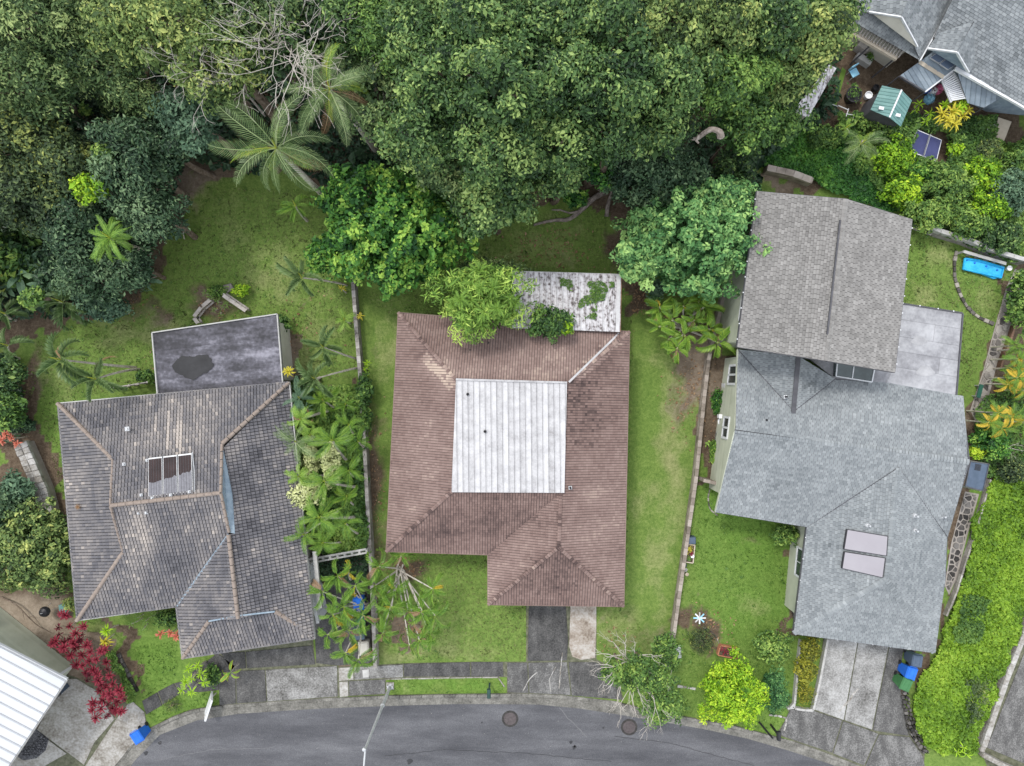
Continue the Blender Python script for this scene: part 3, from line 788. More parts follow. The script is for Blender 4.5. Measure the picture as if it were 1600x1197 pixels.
def stain(blobs):
    def f(p):
        px = 800 + p.x * F / (H - p.z); py = 598.5 - p.y * F / (H - p.z); s = 0
        for a, b, rx, ry, w in blobs:
            d = ((px - a) / rx) ** 2 + ((py - b) / ry) ** 2
            if d < 4: s += w * math.exp(-d)
        return s
    return f
_np = np.random.default_rng(5).random((64, 64))
def sn(x, y, s):
    x = x / s + 500.3; y = y / s + 500.1; i, j = int(x), int(y); fx, fy = x - i, y - j
    fx = fx * fx * (3 - 2 * fx); fy = fy * fy * (3 - 2 * fy)
    T = _np
    return (T[i % 64, j % 64] * (1 - fx) + T[(i + 1) % 64, j % 64] * fx) * (1 - fy) + (T[i % 64, (j + 1) % 64] * (1 - fx) + T[(i + 1) % 64, (j + 1) % 64] * fx) * fy

# ================= centre house (brown hipped roof, white metal middle) =================
EV, TP = 2.75, 4.0
c0 = W(800, 730, 0); c0.z = 0
h2 = thing('brown_house', 'single-storey house with brown shingle hip roof around a square white metal centre', 'house', c0)
A = W(622,488,EV); B = W(984,518,EV); Cp = W(975,948,EV); D = W(762,945,EV); E = W(762,867,EV); G = W(603,862,EV)
iA = W(714,595,TP); iB = W(884,600,TP); iC = W(880,768,TP); iD = W(707,767,TP)
rT = W(876,770,TP); rB = W(873,855,TP)
faces = [[A,B,iB,iA],[A,iA,iD,G],[G,iD,rT,E],[E,rT,rB,D],[D,rB,Cp],[B,Cp,rB,rT,iC,iB]]
roof2 = deck('roof', h2, faces + [[iA,iB,iC,iD]], roofdeck)
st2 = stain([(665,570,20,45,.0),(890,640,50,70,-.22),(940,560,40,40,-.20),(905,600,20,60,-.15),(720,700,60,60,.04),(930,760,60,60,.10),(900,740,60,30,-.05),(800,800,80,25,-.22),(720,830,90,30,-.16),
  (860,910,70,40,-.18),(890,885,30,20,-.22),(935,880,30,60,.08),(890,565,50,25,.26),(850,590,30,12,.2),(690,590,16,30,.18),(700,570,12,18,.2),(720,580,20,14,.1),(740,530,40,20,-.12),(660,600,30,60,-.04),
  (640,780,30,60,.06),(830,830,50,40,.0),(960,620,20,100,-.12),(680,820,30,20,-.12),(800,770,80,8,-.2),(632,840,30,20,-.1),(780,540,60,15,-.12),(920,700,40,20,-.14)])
HIPS2 = [(A, iA), (G, iD), (rB, D), (rB, Cp), (rT, rB), (E, rT)]
def seg_d(p, a, b):
    ax, ay = b.x - a.x, b.y - a.y; t = max(0, min(1, ((p.x - a.x) * ax + (p.y - a.y) * ay) / (ax * ax + ay * ay)))
    return math.hypot(p.x - a.x - ax * t, p.y - a.y - ay * t)
def tone2(p):
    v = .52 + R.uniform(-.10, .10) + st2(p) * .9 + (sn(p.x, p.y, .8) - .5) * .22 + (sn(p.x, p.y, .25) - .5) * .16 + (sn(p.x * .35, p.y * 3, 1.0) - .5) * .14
    for a_, b_ in HIPS2:
        dd = seg_d(p, a_, b_)
        if dd < .16: v -= .16 * R.random()
    # bare, paler tiles beside the two northern hips
    px = 800 + p.x * F / (H - p.z); py = 598.5 - p.y * F / (H - p.z)
    for (ax, ay, bx, by, w0) in ((665,560,706,600,9),(905,585,958,535,10)):
        dx, dy = bx - ax, by - ay; t = ((px - ax) * dx + (py - ay) * dy) / (dx * dx + dy * dy)
        if -.1 < t < 1.1:
            dd = abs((px - ax) * dy - (py - ay) * dx) / math.hypot(dx, dy)
            if dd < w0 * R.uniform(.6, 1.2) and R.random() < .85: v += .30
    if 885 < px < 940 and 595 < py < 700 and R.random() < .20: v -= .2
    if 820 < px < 905 and 870 < py < 930 and R.random() < .12: v -= .16
    return max(0, min(1, v))
mb = MB()
for P, dt in zip(faces, (.04, .0, -.09, .03, -.08, .0)): shingle_face(mb, P, .135, .135, .020, .022, lambda p, dt=dt: max(0, min(1, tone2(p) + dt)), stagger=0)  # slope offsets put uneven weathering and some of the slopes' light and shade into tone
for a, b in ((A, iA), (G, iD), (rB, D), (rB, Cp), (rT, rB), (B, iB)): ridge_strip(mb, a, b, .085, .055, .15, lambda p: min(1, tone2(p) + R.choice((-.2, .1, .22))))
sh = mb.build('shingles', brownshingle, roof2); sh['kind'] = 'stuff'
# white flashing along the north-east hip
mb = MB(); mb.beam(W(967,521,EV+.08), W(889,597,TP+.04), .10, .05, .5); mb.build('hip_flashing', whiteroof, roof2)
# white metal middle
mid = [p + Vector((0, 0, .10)) for p in (iA, iB, iC, iD)]
ex = [mid[0] + Vector((-.04, .05, 0)), mid[1] + Vector((.05, .05, 0)), mid[2] + Vector((.05, -.05, 0)), mid[3] + Vector((-.04, -.05, 0))]
mb = MB(); mb.prism(ex, TP - .05, TP + .09, .5); curb = mb.build('centre_kerb', offwhite, roof2)
mr = MB(); mr.ngon([p for p in ccw(ex)], .5); mrf = mr.build('metal_roof', dull, h2)
for p in ex: p.z = TP + .11
metal_face(mrf, ex, (1, 0.01, 0), .285, whiteroof, rib=.035, ribw=.045, tones=(.1, .9), gap=.016)
mb = MB(); mb.beam(ex[0] + Vector((0, .02, .05)), ex[1] + Vector((0, .02, .05)), .10, .05, .2); mb.build('edge_flashing', whiteroof, mrf)
for x, y in ((731,616),(758,674)):
    p = W(x, y, TP + .12); mb = MB(); mb.lathe(p, [(.075, 0), (.075, .12), (.045, .12), (.045, .03)], 8); mb.build('vent_pipe', blackp, mrf)
vent(h2, 735, 547, 3.25, .09, .05, .2); vent(h2, 763, 536, 3.1, .09, .05, .2); vent(h2, 891, 762, 4.0, .085, .05, .2)
vent(h2, 965, 533, 2.95, .05, .05, .1, dull)
eave_trim(h2, [A, B], .04, .16, brownwall); eave_trim(h2, [B, Cp, D, E, G, A], .04, .16, brownwall)
out2 = [A, B, Cp, D, E, G]
soffit(h2, out2, EV - .16, cream)
ft = walls(h2, ccw(out2), .65, EV - .17, cream)
def put_windows(parent, ft, skip=(), fr=white):
    for i in range(len(ft)):
        a, b = ft[i - 1], ft[i]; L_ = (b - a).length
        if i in skip or L_ < 2.2: continue
        n = max(1, int(L_ / 3.4))
        for k in range(n): window(parent, a, b, (k + .5) / n, min(1.5, L_ / n * .5), 1.0, 1.1, fr)
put_windows(h2, ft)
door(h2, Vector((ft[0].x, ft[0].y, 0)), Vector((ft[1].x, ft[1].y, 0)), .12, .95, 2.05, woodbrown)

# patio roof behind the centre house
pr0 = W(885, 470, 0); pr0.z = 0
pat = thing('patio_roof', 'mottled white corrugated patio roof overgrown with small green vines, behind the brown house', 'patio cover', pr0)
PT = [W(800,425,2.5), W(970,430,2.5), W(968,519,2.98), W(800,513,2.98)]
PT = [Vector((p.x, p.y, p.z + .12)) for p in PT]
mb = MB(); mb.ngon([p - Vector((0, 0, .05)) for p in ccw(PT)], .5); pd = mb.build('roof_panel', roofdeck, pat)
metal_face(pd, PT, (1, .02, 0), .29, dirtymetal, rib=.06, ribw=.09, tones=(.3, .8))
mb = MB(); mb.beam(PT[0] + Vector((0, .02, -.06)), PT[1] + Vector((0, .02, -.06)), .05, .14); mb.build('beam', offwhite, pat)
mb = MB(); mb.beam(PT[1] + Vector((.02, 0, -.05)), PT[2] + Vector((.02, 0, -.05)), .05, .10); mb.build('beam', rust, pat)
mb = MB(); a_, b_ = PT[1] + Vector((-.13, 0, .05)), PT[2] + Vector((-.13, 0, .05)); mb.beam(a_, b_, .20, .03, .9); mb.build('edge_flashing', whiteroof, pat)
for x, y in ((812,430),(885,433),(962,436)):
    p = W(x, y, 0); s = (H - 2.5) / H; mb = MB(); mb.box((p.x * s, p.y * s - .1, 1.25), (.1, .1, 2.5)); mb.build('post', offwhite, pat)

# ================= left house (grey tile, Dutch gables) =================
c1 = W(280, 760, 0)
h1 = thing('grey_tiled_house', 'house with weathered grey concrete-tile roof, buff ridge tiles and three dark solar collectors', 'house', c1)
a_nw=(90,630,2.8); a_ne=(452,597,2.8); a_se=(492,998,2.8); a_sw=(285,1029,2.8); a_v=(275,948,2.8); a_bl=(120,970,2.8)
g1=(177,718,3.8); g2=(173,790,4.65); g3=(193,862,3.8); g4=(345,770,4.65); g5=(347,693,3.9); g6=(358,832,4.05)
b1=(350,699,3.72); b2=(364,772,3.78); b3=(367,834,3.92); rs=(357,835,4.1); re=(372,967,4.1); f1=(327,970,3.5); f2=(430,955,3.5)
w = lambda *p: [W(*q) for q in p]
faces1 = [w(a_nw,a_ne,g5,g4,g2,g1), w(a_nw,g1,g3,a_bl), w(g2,g4,g6,a_v,a_bl,g3), w(a_ne,a_se,f2,re,rs,b3,b2,b1), w(rs,re,f1,a_sw,a_v), w(f1,f2,a_se,a_sw)]
roof1 = deck('roof', h1, faces1, roofdeck, drop=.03)
st1 = stain([(265,700,90,60,.12),(250,660,70,50,.08),(215,820,25,35,.22),(225,850,20,30,.15),(120,760,14,50,.2),(130,850,14,40,.12),(400,760,60,120,-.12),(300,900,60,50,-.06),(160,680,40,30,-.12),
   (150,760,18,60,-.08),(390,640,40,30,-.02),(130,650,40,15,-.18),(430,960,60,50,-.10),(385,990,70,20,.05),(300,980,15,40,.08),(290,1000,12,30,.08)])
def tone1(p):
    px = 800 + p.x * F / (H - p.z); py = 598.5 - p.y * F / (H - p.z)
    v = .47 + R.uniform(-.12, .12) + st1(p) + (sn(p.x, p.y, .9) - .5) * .30 + (sn(p.x * 2.2, p.y * .7, .8) - .5) * .2
    if R.random() < .06: v += .22
    # pale wash streaks above the collectors
    if 243 < px < 304 and 630 < py < 712 and sn(px, 0, 4) > .5: v += .42 * min(1, (py - 620) / 60)
    return max(0, min(1, v))
mb = MB()
for P in faces1: shingle_face(mb, P, .165, .205, .06, .032, tone1, stagger=0)
t1 = mb.build('roof_tiles', greyshake, roof1); t1['kind'] = 'stuff'
for a, b in ((a_nw,g1),(a_bl,g3),(g1,g2),(g2,g3),(g2,g4),(g5,a_ne),(rs,re),(f1,a_sw),(f2,(487,990,2.8))):
    wd = .07 if (a, b) in ((g1,g2),(g2,g3)) else .11
    ridge_caps(roof1, W(*a), W(*b), .40, wd, .07, ridgebuff, lift=.03)
for a, b in ((g4,g5),(g4,g6)): ridge_caps(roof1, W(*a), W(*b), .40, .08, .05, ridgebuff, lift=.03)
mb = MB(); mb.beam(W(*f1) + Vector((0,0,.05)), W(372,962,4.05), .07, .06, .5); mb.beam(W(372,962,4.05), W(*f2) + Vector((0,0,.05)), .07, .06, .5); mb.build('verge_trim', bluewall, roof1)
mb = MB(); mb.face(w(b1, b2, b3, g6, g4, g5), .5); mb.build('gable_wall', bluewall, h1)
mb = MB(); mb.face(w(g1, g2, g3), .5); mb.build('gable_wall', bluewall, h1)
mb = MB(); mb.face(w(f1, (372,965,4.05), f2), .5); mb.build('gable_wall', bluewall, h1)
mb = MB(); mb.beam(W(*rs) + Vector((0,0,0)), W(276,947,2.86), .10, .02, .5); mb.build('valley_flashing', bluewall, roof1)
out1 = [W(*p) for p in (a_nw,a_ne,a_se,a_sw,a_v,a_bl)]
eave_trim(h1, out1 + out1[:1], .05, .14, offwhite)
soffit(h1, out1, 2.62, cream); f1_ = walls(h1, ccw(out1), .6, 2.61, cream); put_windows(h1, f1_)
door(h1, f1_[2], f1_[3], .3, .95, 2.05, white)
# flat tarred roof at the back
FL = [(239,520,2.68),(434,491,2.68),(443,602,2.68),(248,622,2.68)]
FP = [W(*p) for p in FL]
mb = MB(); mb.prism(FP, 2.5, 2.68, .5); flat = mb.build('flat_roof', tar, h1)
o_, n_ = FP[0], None
rows = 7
for r in range(rows):      # overlapping felt rolls
    ta, tb = r / rows, (r + 1) / rows
    l = lambda t, a, b: a + (b - a) * t
    q = [l(ta, FP[0], FP[3]), l(ta, FP[1], FP[2]), l(tb + .012, FP[1], FP[2]), l(tb + .012, FP[0], FP[3])]
    mb = MB(); zz = 2.684 + .006 * (rows - r)
    mb.face([Vector((p.x, p.y, zz - (0.006 if i > 1 else 0))) for i, p in enumerate(q[::-1])][::1], R.uniform(.15, .85)); mb.build('felt_roll', tar, flat)
mb = MB(); pts = []
for k in range(90):
    a = 2 * math.pi * k / 90; r_ = (1 + .13 * math.sin(2 * a + 2.2) + .07 * math.sin(5 * a) + .03 * math.sin(13 * a) + R.uniform(-.03, .03)); pts.append(W(302 + 28 * r_ * math.cos(a), 571 + 20 * r_ * math.sin(a) - 3 * math.cos(2 * a), 2.74))
mb.ngon(ccw(pts), .5); mb.build('puddle', tarwet, flat)
for a, b in ((0, 1), (1, 2), (0, 3)):
    mb = MB(); mb.beam(FP[a] + Vector((0, 0, .06)), FP[b] + Vector((0, 0, .06)), .055, .14, .5); mb.build('edge_trim', offwhite, flat)
ff = walls(h1, ccw(FP), .3, 2.49, cream)
# solar collectors
sc = [(231,716),(300,708),(302,768),(231,777)]
for k in range(3):
    zf = lambda py: 3.55 + (py - 640) * .0072
    l = lambda t: (sc[0][0] + (sc[1][0] - sc[0][0]) * t, sc[0][1] + (sc[1][1] - sc[0][1]) * t)
    m = lambda t: (sc[3][0] + (sc[2][0] - sc[3][0]) * t, sc[3][1] + (sc[2][1] - sc[3][1]) * t)
    t0, t1_ = k / 3 + .012, (k + 1) / 3 - .012
    zt, zb_ = 4.15, 4.62
    P = [W(*l(t0), zt), W(*l(t1_), zt), W(*m(t1_), zb_), W(*m(t0), zb_)]
    mb = MB(); P2 = [p - Vector((0, 0, .09)) for p in P]; mb.ngon(ccw(P), .5)
    for i in range(4): mb.face([P2[i - 1], P2[i], P[i], P[i - 1]], .5)
    s_ = mb.build('solar_collector', galv, h1)
    c = sum(P, Vector((0, 0, 0))) / 4; Q = [c + (p - c) * .93 + Vector((0, 0, .012)) for p in P]
    mb = MB(); mb.ngon(ccw(Q), .5); mb.build('glass', solardark, s_)
    l2 = lambda a, b, t: a + (b - a) * t
    fz = [.66, .60, .52][k]; Fp = [l2(Q[0], Q[3], 1.0), l2(Q[1], Q[2], 1.0)]
    top = [l2(l2(Q[0], Q[3], fz + R.uniform(-.06, .06)), l2(Q[1], Q[2], fz - .06 + R.uniform(-.06, .06)), j / 6) + Vector((0, 0, .006)) for j in range(7)]
    mb = MB(); mb.ngon(ccw([p + Vector((0, 0, .006)) for p in Fp[::-1]] + top[::1] if False else [Fp[0] + Vector((0,0,.006))] + top + [Fp[1] + Vector((0,0,.006))]), .5); mb.build('bloom', frost, s_)
    mb = MB()
    for j in (1, 2, 3, 4): mb.beam(l2(Q[0], Q[1], j / 5) + Vector((0, 0, .012)), l2(Q[3], Q[2], j / 5) + Vector((0, 0, .012)), .010, .004)
    mb.build('riser_tubes', dull, s_)
for x, y, z, b in ((200,670,3.6,.11),(195,725,4.0,.08),(231,719,4.05,.07),(222,773,4.55,.07),(239,778,4.58,.07),(268,773,4.58,.07),(297,768,4.58,.07),(230,800,4.4,.09),(218,801,4.4,.07)):
    p = W(x, y, z); mb = MB(); mb.box(p + Vector((0, 0, .06)), (b * 2, b * 2, .07), .1, .9); mb.box(p + Vector((0, 0, .12)), (b, b, .08), .1, .7); mb.build('roof_vent', galv, h1)
mb = MB(); mb.tube([W(305,768,4.6) + Vector((0,0,.1)), W(305,735,4.3) + Vector((0,0,.1)), W(302,706,4.1) + Vector((0,0,.1))], .02, 5); mb.build('pipe', galv, h1)
p = W(122,792,3.2); mb = MB()
for k in range(9):
    a = k * .7; mb.tube([p, p + Vector((math.cos(a) * .1, math.sin(a) * .1, .06)), p + Vector((math.cos(a) * .19, math.sin(a) * .19, .02))], [.02, .02, .005], 4)
tag(mb.build('fallen_bromeliad', PAL['dryf'], None, p), 'dry brown rosette lying on the west slope of the grey tiled roof', 'plant debris')
# side gutter boards seen east of the house
mb = MB(); mb.prism(WL([(488,862),(494,862),(503,950),(496,952)], 2.3), 2.1, 2.3); mb.build('downpipe_box', offwhite, h1)

# ================= right house =================
c3 = W(1330, 760, 0)
h3 = thing('grey_shingle_house', 'large two-level house with light grey shingle roofs and two pale solar panels, on the right', 'house', c3)
E3 = 3.0; RZ = 4.4
pw=(1148,672,RZ); pe=(1515,722,RZ); pj=(1405,707,RZ); pwj=(1404,731,4.25); ap=(1385,905,4.25)
n1=(1153,546,E3); n2=(1240,643,3.95); n3=(1247,556,3.95); n4=(1305,592,3.3); n5=(1385,598,3.05); n6=(1503,620,3.0)
s1=(1118,800,E3); s2=(1261,823,E3); s3=(1240,990,2.9); s4=(1460,1020,2.9); s5=(1477,905,2.95); s6=(1480,838,3.05)
faces3 = [w(pw,n1,n2,n4,n5,n6,pe,pj), w(n1,n3,n2), w(n3,n4,n2), w(pw,pj,pwj,s2,s1), w(pj,pe,s6,pwj), w(pwj,ap,s3,s2), w(pwj,s6,s5,s4,ap), w(s3,s4,ap)]
# the west gable: the slope runs out to the rake
roof3 = deck('roof', h3, faces3, roofdeck, drop=.02)
st3 = stain([(1170,900,1,1,0),(1350,640,80,30,.06),(1240,760,60,40,-.05),(1450,900,40,80,-.04),(1390,620,70,8,-.12),(1350,608,100,6,-.10),(1430,640,60,8,-.05),(1288,853,34,3,-.22),(1180,610,30,30,.08),(1270,600,20,12,-.25),(1200,590,20,16,-.12)])
def tone3(p):
    return max(0, min(1, .50 + R.uniform(-.17, .17) + st3(p) + (sn(p.x, p.y, .9) - .5) * .14 + (sn(p.x, p.y, .22) - .5) * .2))
mb = MB()
for P in faces3: shingle_face(mb, P, .20, .125, .024, .012, tone3, stagger=.5, jit=.5)
for a, b in ((pw, pe), (ap, s3), (ap, s4)): ridge_strip(mb, W(*a), W(*b), .14, .025, .16, lambda p: min(1, tone3(p) + .10))
ridge_strip(mb, W(*pwj), W(*ap), .12, .02, .16, tone3)
shg = mb.build('shingles', greyshingle, roof3); shg['kind'] = 'stuff'
mb = MB(); mb.beam(W(*n3) + Vector((0,0,.05)), W(1239,646,3.95) + Vector((0,0,.05)), .22, .05); mb.build('ridge_cover', dull, roof3)
for a, b in ((n1,n2),(n2,n4),(pwj,s2),(pwj,s6)):
    mb = MB(); mb.beam(W(*a) + Vector((0,0,.008)), W(*b) + Vector((0,0,.008)), .045, .03); mb.build('valley_flashing', dull, roof3)
out3 = [W(*p) for p in (n1,n4,n5,n6,pe,s6,s5,s4,s3,s2,s1,pw)]
for ln in ([n6,pe,s6,s5,s4],[s4,s3],[s3,s2],[s2,s1]):
    eave_trim(h3, [W(*p) for p in ln], .07, .13, dull, 'gutter', dz=-.08)
eave_trim(h3, [W(*p) for p in (s1,pw,n1)], .05, .14, siding, 'rake_board', dz=-.08)
for ln, n_ in (((s3,s2),5),((s3,s4),8),((s2,s1),6)):
    for k in range(n_):
        p = W(*ln[0]).lerp(W(*ln[1]), (k + .5) / n_); mb = MB(); mb.box(p + Vector((0, 0, .0)), (.045, .045, .03), 0); mb.build('gutter_bracket', white, h3)
# walls below
bx = [(1170,560),(1480,640),(1490,722),(1455,835),(1452,900),(1436,1000),(1262,975),(1278,808),(1150,786),(1172,672)]
bw = [Vector((W(x, y, 3).x, W(x, y, 3).y, 0)) for x, y in bx]
f3 = walls(h3, ccw(bw), 0.0, 2.85, siding); put_windows(h3, f3, skip=(9, 0, 8))
garage = None
gw = [Vector((W(x, y, 3).x, W(x, y, 3).y, 0)) for x, y in ((1172,672),(1150,786))]
# the pale green west gable wall, clad with lap boards
wa, wb = W(1165,556,3.0), W(1128,798,3.0); wa.z = wb.z = 0; wm = wa.lerp(wb, .47)
wa = W(1133,560,0); wb = W(1108,762,0); 
def west_wall():
    u = (wb - wa).normalized(); L_ = (wb - wa).length; nn = Vector((-u.y, u.x, 0)); nn = nn if nn.x < 0 else -nn
    peak_t = .50 * L_
    mb = MB(); P = [wa, wb, wb + Vector((0, 0, 2.95)), wa + u * peak_t + Vector((0, 0, 4.3)), wa + Vector((0, 0, 2.95))]
    mb.face(P, .5); mb.face([p - nn * .12 for p in P][::-1], .5); o = mb.build('gable_wall', siding, h3)
    z = .1; b = MB()
    while z < 4.2:
        t0, t1 = 0, L_
        if z > 2.9: f = (z - 2.9) / 1.4; t0, t1 = peak_t * f, L_ - (L_ - peak_t) * f
        p, q = wa + u * t0 + nn * .012, wa + u * t1 + nn * .012
        b.face([p + Vector((0, 0, z)) + nn * .022, q + Vector((0, 0, z)) + nn * .022, q + Vector((0, 0, z + .19)), p + Vector((0, 0, z + .19))], R.uniform(.3, .7)); z += .19
    lb = b.build('lap_boards', siding, o); lb['kind'] = 'stuff'
    for (t, ww, z0, h, nm, fm) in ((.13, 1.0, 1.15, 1.35, 'window', white), (.52, 1.1, 1.3, .9, 'window', white)):
        c = wa + u * (L_ * t); an = math.atan2(u.y, u.x)
        fr = MB(); k = .06
        for (x, z, sx, sz) in ((0, z0, ww, k), (0, z0 + h, ww, k), (-ww / 2, z0 + h / 2, k, h), (ww / 2, z0 + h / 2, k, h), (0, z0 + h / 2, k * .7, h)):
            fr.box(c + u * x + nn * .05 + Vector((0, 0, z)), (sx + k, .09, sz), an)
        f = fr.build('window', fm, o); g = MB(); g.box(c + nn * .035 + Vector((0, 0, z0 + h / 2)), (ww, .02, h), an); g.build('pane', glass, f)
west_wall()
# upper storey block with taupe gable roof
UE, UR = 5.2, 6.2
u1=(1183,299,UE); u2=(1322,311,UR); u3=(1425,343,UE); u4=(1398,582,UE); u5=(1292,564,UR); u6=(1152,542,UE)
facesU = [w(u1,u2,u5,u6), w(u2,u3,u4,u5)]
roofU = deck('upper_roof', h3, facesU, roofdeck, drop=.02)
def toneU(p): return max(0, min(1, .50 + R.uniform(-.17, .17) + (sn(p.x, p.y, .2) - .5) * .22 + (sn(p.x, p.y, 1.5) - .5) * .08))
mb = MB()
for P in facesU: shingle_face(mb, P, .23, .135, .026, .016, toneU, stagger=.5, jit=.5)
ridge_strip(mb, W(*u2), W(*u5), .13, .02, .17, toneU)
su = mb.build('shingles', taupeshingle, roofU); su['kind'] = 'stuff'
mb = MB(); mb.beam(W(1317,344,UR) + Vector((-.14,0,.02)), W(1297,522,UR) + Vector((-.14,0,.02)), .07, .08); mb.build('ridge_vent', dull, roofU)
for ln in ((u1,u6),(u3,u4)): eave_trim(h3, w(*ln), .08, .13, dull, 'gutter', dz=-.08)
for ln in ((u1,u2,u3),(u6,u5,u4)): eave_trim(h3, w(*ln), .05, .15, dull, 'rake_board', dz=-.09)
for ln, n_ in (((u3,u4),9),((u1,u6),10)):
    for k in range(n_):
        p = W(*ln[0]).lerp(W(*ln[1]), (k + .5) / n_); mb = MB(); mb.box(p + Vector((.05 if ln[0] == u3 else -.05, 0, .0)), (.05, .05, .03), 0); mb.build('gutter_bracket', white, h3)
ou = w(u1,u2,u3,u4,u5,u6)
ub = ccw([ou[0], ou[2], ou[3], ou[5]]); soffit(h3, ub, UE - .17, siding)
fu = walls(h3, ub, .45, UE - .17, siding)
for i in range(4): 
    a, b = fu[i - 1], fu[i]
    for t in (.25, .75): window(h3, a, b, t, 1.2, 3.6, .9)
# flat grey membrane roof
FM = [W(1402,474,3.1), W(1503,490,3.1), W(1493,617,3.1), W(1370,597,3.1)]
mb = MB(); mb.prism(FM, 2.95, 3.1, .5); fm = mb.build('flat_roof', membrane, h3)
for (r0, r1, q0, q1) in ((0,.19,0,1),(.19,.40,0,.62),(.19,.40,.62,1),(.40,.58,0,1),(.58,.78,0,.75),(.58,.78,.75,1),(.78,1,0,1)):
    L3 = lambda a, b, t: a + (b - a) * t
    f = lambda s, t: L3(L3(FM[0], FM[1], s), L3(FM[3], FM[2], s), t)
    pts = [f(q0 + .004, r0 + .003), f(q1 - .004, r0 + .003), f(q1 - .004, r1 - .003), f(q0 + .004, r1 - .003)]
    mb = MB(); mb.prism(pts, 3.1, 3.112 + R.uniform(0, .004), R.uniform(.3, .75)); mb.build('membrane_sheet', membrane, fm)
mb = MB(); mb.beam(FM[0] + Vector((0,.03,.0)), FM[1] + Vector((0,.03,.0)), .07, .12); mb.beam(FM[1] + Vector((.03,0,0)), FM[2] + Vector((.03,0,0)), .07, .12); mb.build('gutter', dull, fm)
for t in (.08,.34,.62,.86): mb = MB(); p = FM[0].lerp(FM[1], t); mb.box(p + Vector((0,.05,.05)), (.06,.06,.04)); mb.build('gutter_bracket', white, fm)
mb = MB()
for (cx, cy, rx, ry) in ((1436,532,12,7),(1446,580,14,8)):
    mb.ngon(ccw([W(cx + rx * math.cos(a_) * (1 + .2 * math.sin(3 * a_)), cy + ry * math.sin(a_), 3.124) for a_ in [k * math.pi / 10 for k in range(20)]]), .9)
mb.build('dried_puddle', material('dried_puddle_rim', [(.24,.24,.25), (.38,.38,.39)], scale=2, bump=0), fm)
mb = MB(); mb.prism(WL([(1249,548),(1404,560),(1385,600),(1306,593)], 3.12), 2.95, 3.12, .4); mb.build('roof_infill', membrane, h3)
# skylight between the roofs
mb = MB(); S4 = w((1308,567,3.5),(1366,577,3.5),(1362,597,3.4),(1306,588,3.4)); mb.ngon(ccw(S4), .5)
for i in range(4): mb.face([S4[i-1] - Vector((0,0,.5)), S4[i] - Vector((0,0,.5)), S4[i], S4[i-1]], .5)
sk = mb.build('skylight', glass, h3)
mb = MB(); 
for i in range(4): mb.beam(S4[i-1] + Vector((0,0,.02)), S4[i] + Vector((0,0,.02)), .06, .05)
mb.beam(S4[0].lerp(S4[1], .45) + Vector((0,0,.02)), S4[3].lerp(S4[2], .45) + Vector((0,0,.02)), .05, .04); mb.build('frame', galv, sk)
for x, y, z in ((1196,656,4.1),(1227,620,3.9)): vent(h3, x, y, z, .08, .05, .22, white)
for x, y, z in ((1356,821,3.9),(1473,807,3.4),(1430,829,3.8),(1430,806,3.9)): 
    p = W(x, y, z); mb = MB(); mb.lathe(p, [(.13, -.05), (.09, .04), (.05, .05), (.05, .25), (0, .26)], 9); mb.build('roof_vent', galv, h3)
# two pale solar panels
for k, (q, lb) in enumerate((([(1323,827),(1388,838),(1386,869),(1318,858)], 'northern of two pale framed solar panels on the light grey roof'), ([(1319,862),(1384,872),(1380,903),(1315,888)], 'southern of two pale framed solar panels on the light grey roof'))):
    zs = [3.72, 4.28, 4.28, 3.72]; P = [W(x, y, zz) for (x, y), zz in zip(q, zs)]
    mb = MB(); mb.ngon(ccw(P), .5)
    for i in range(4): mb.face([P[i-1] - Vector((0,0,.1)), P[i] - Vector((0,0,.1)), P[i], P[i-1]], .5)
    s_ = mb.build('solar_panel', blackp, h3)
    c = sum(P, Vector((0, 0, 0))) / 4; mb = MB(); mb.ngon(ccw([c + (p - c) * .955 + Vector((0, 0, .012)) for p in P]), .5); mb.build('glass', solar, s_)
# grey-blue awning on the east side
mb = MB(); AW = w((1516,721,3.0),(1545,725,2.8),(1536,767,2.8),(1508,760,3.0)); mb.ngon(ccw(AW), .5)
for i in range(4): mb.face([AW[i-1] - Vector((0,0,.06)), AW[i] - Vector((0,0,.06)), AW[i], AW[i-1]], .5)
aw = mb.build('awning', greyp, None, Vector((AW[0].x, AW[0].y, 0))); tag(aw, 'flat grey-blue awning sticking out east of the light grey roof', 'awning')
mb = MB()
for i in range(4): mb.beam(AW[i-1] + Vector((0,0,.02)), AW[i] + Vector((0,0,.02)), .04, .03)
mb.build('frame', dull, aw)
for i in (1, 2): mb = MB(); p = AW[i]; mb.box((p.x - .08, p.y, 1.37), (.06, .06, 2.74)); mb.build('post', galv, aw)
for k in range(7): mb = MB(); a = AW[0].lerp(AW[1], .35 + .0 * k); t = .08 + k * .035; mb.beam(AW[0].lerp(AW[3], t).lerp(AW[1].lerp(AW[2], t), .3) + Vector((0,0,.01)), AW[0].lerp(AW[3], t).lerp(AW[1].lerp(AW[2], t), .62) + Vector((0,0,.01)), .03, .01); mb.build('louvre', blackp, aw)

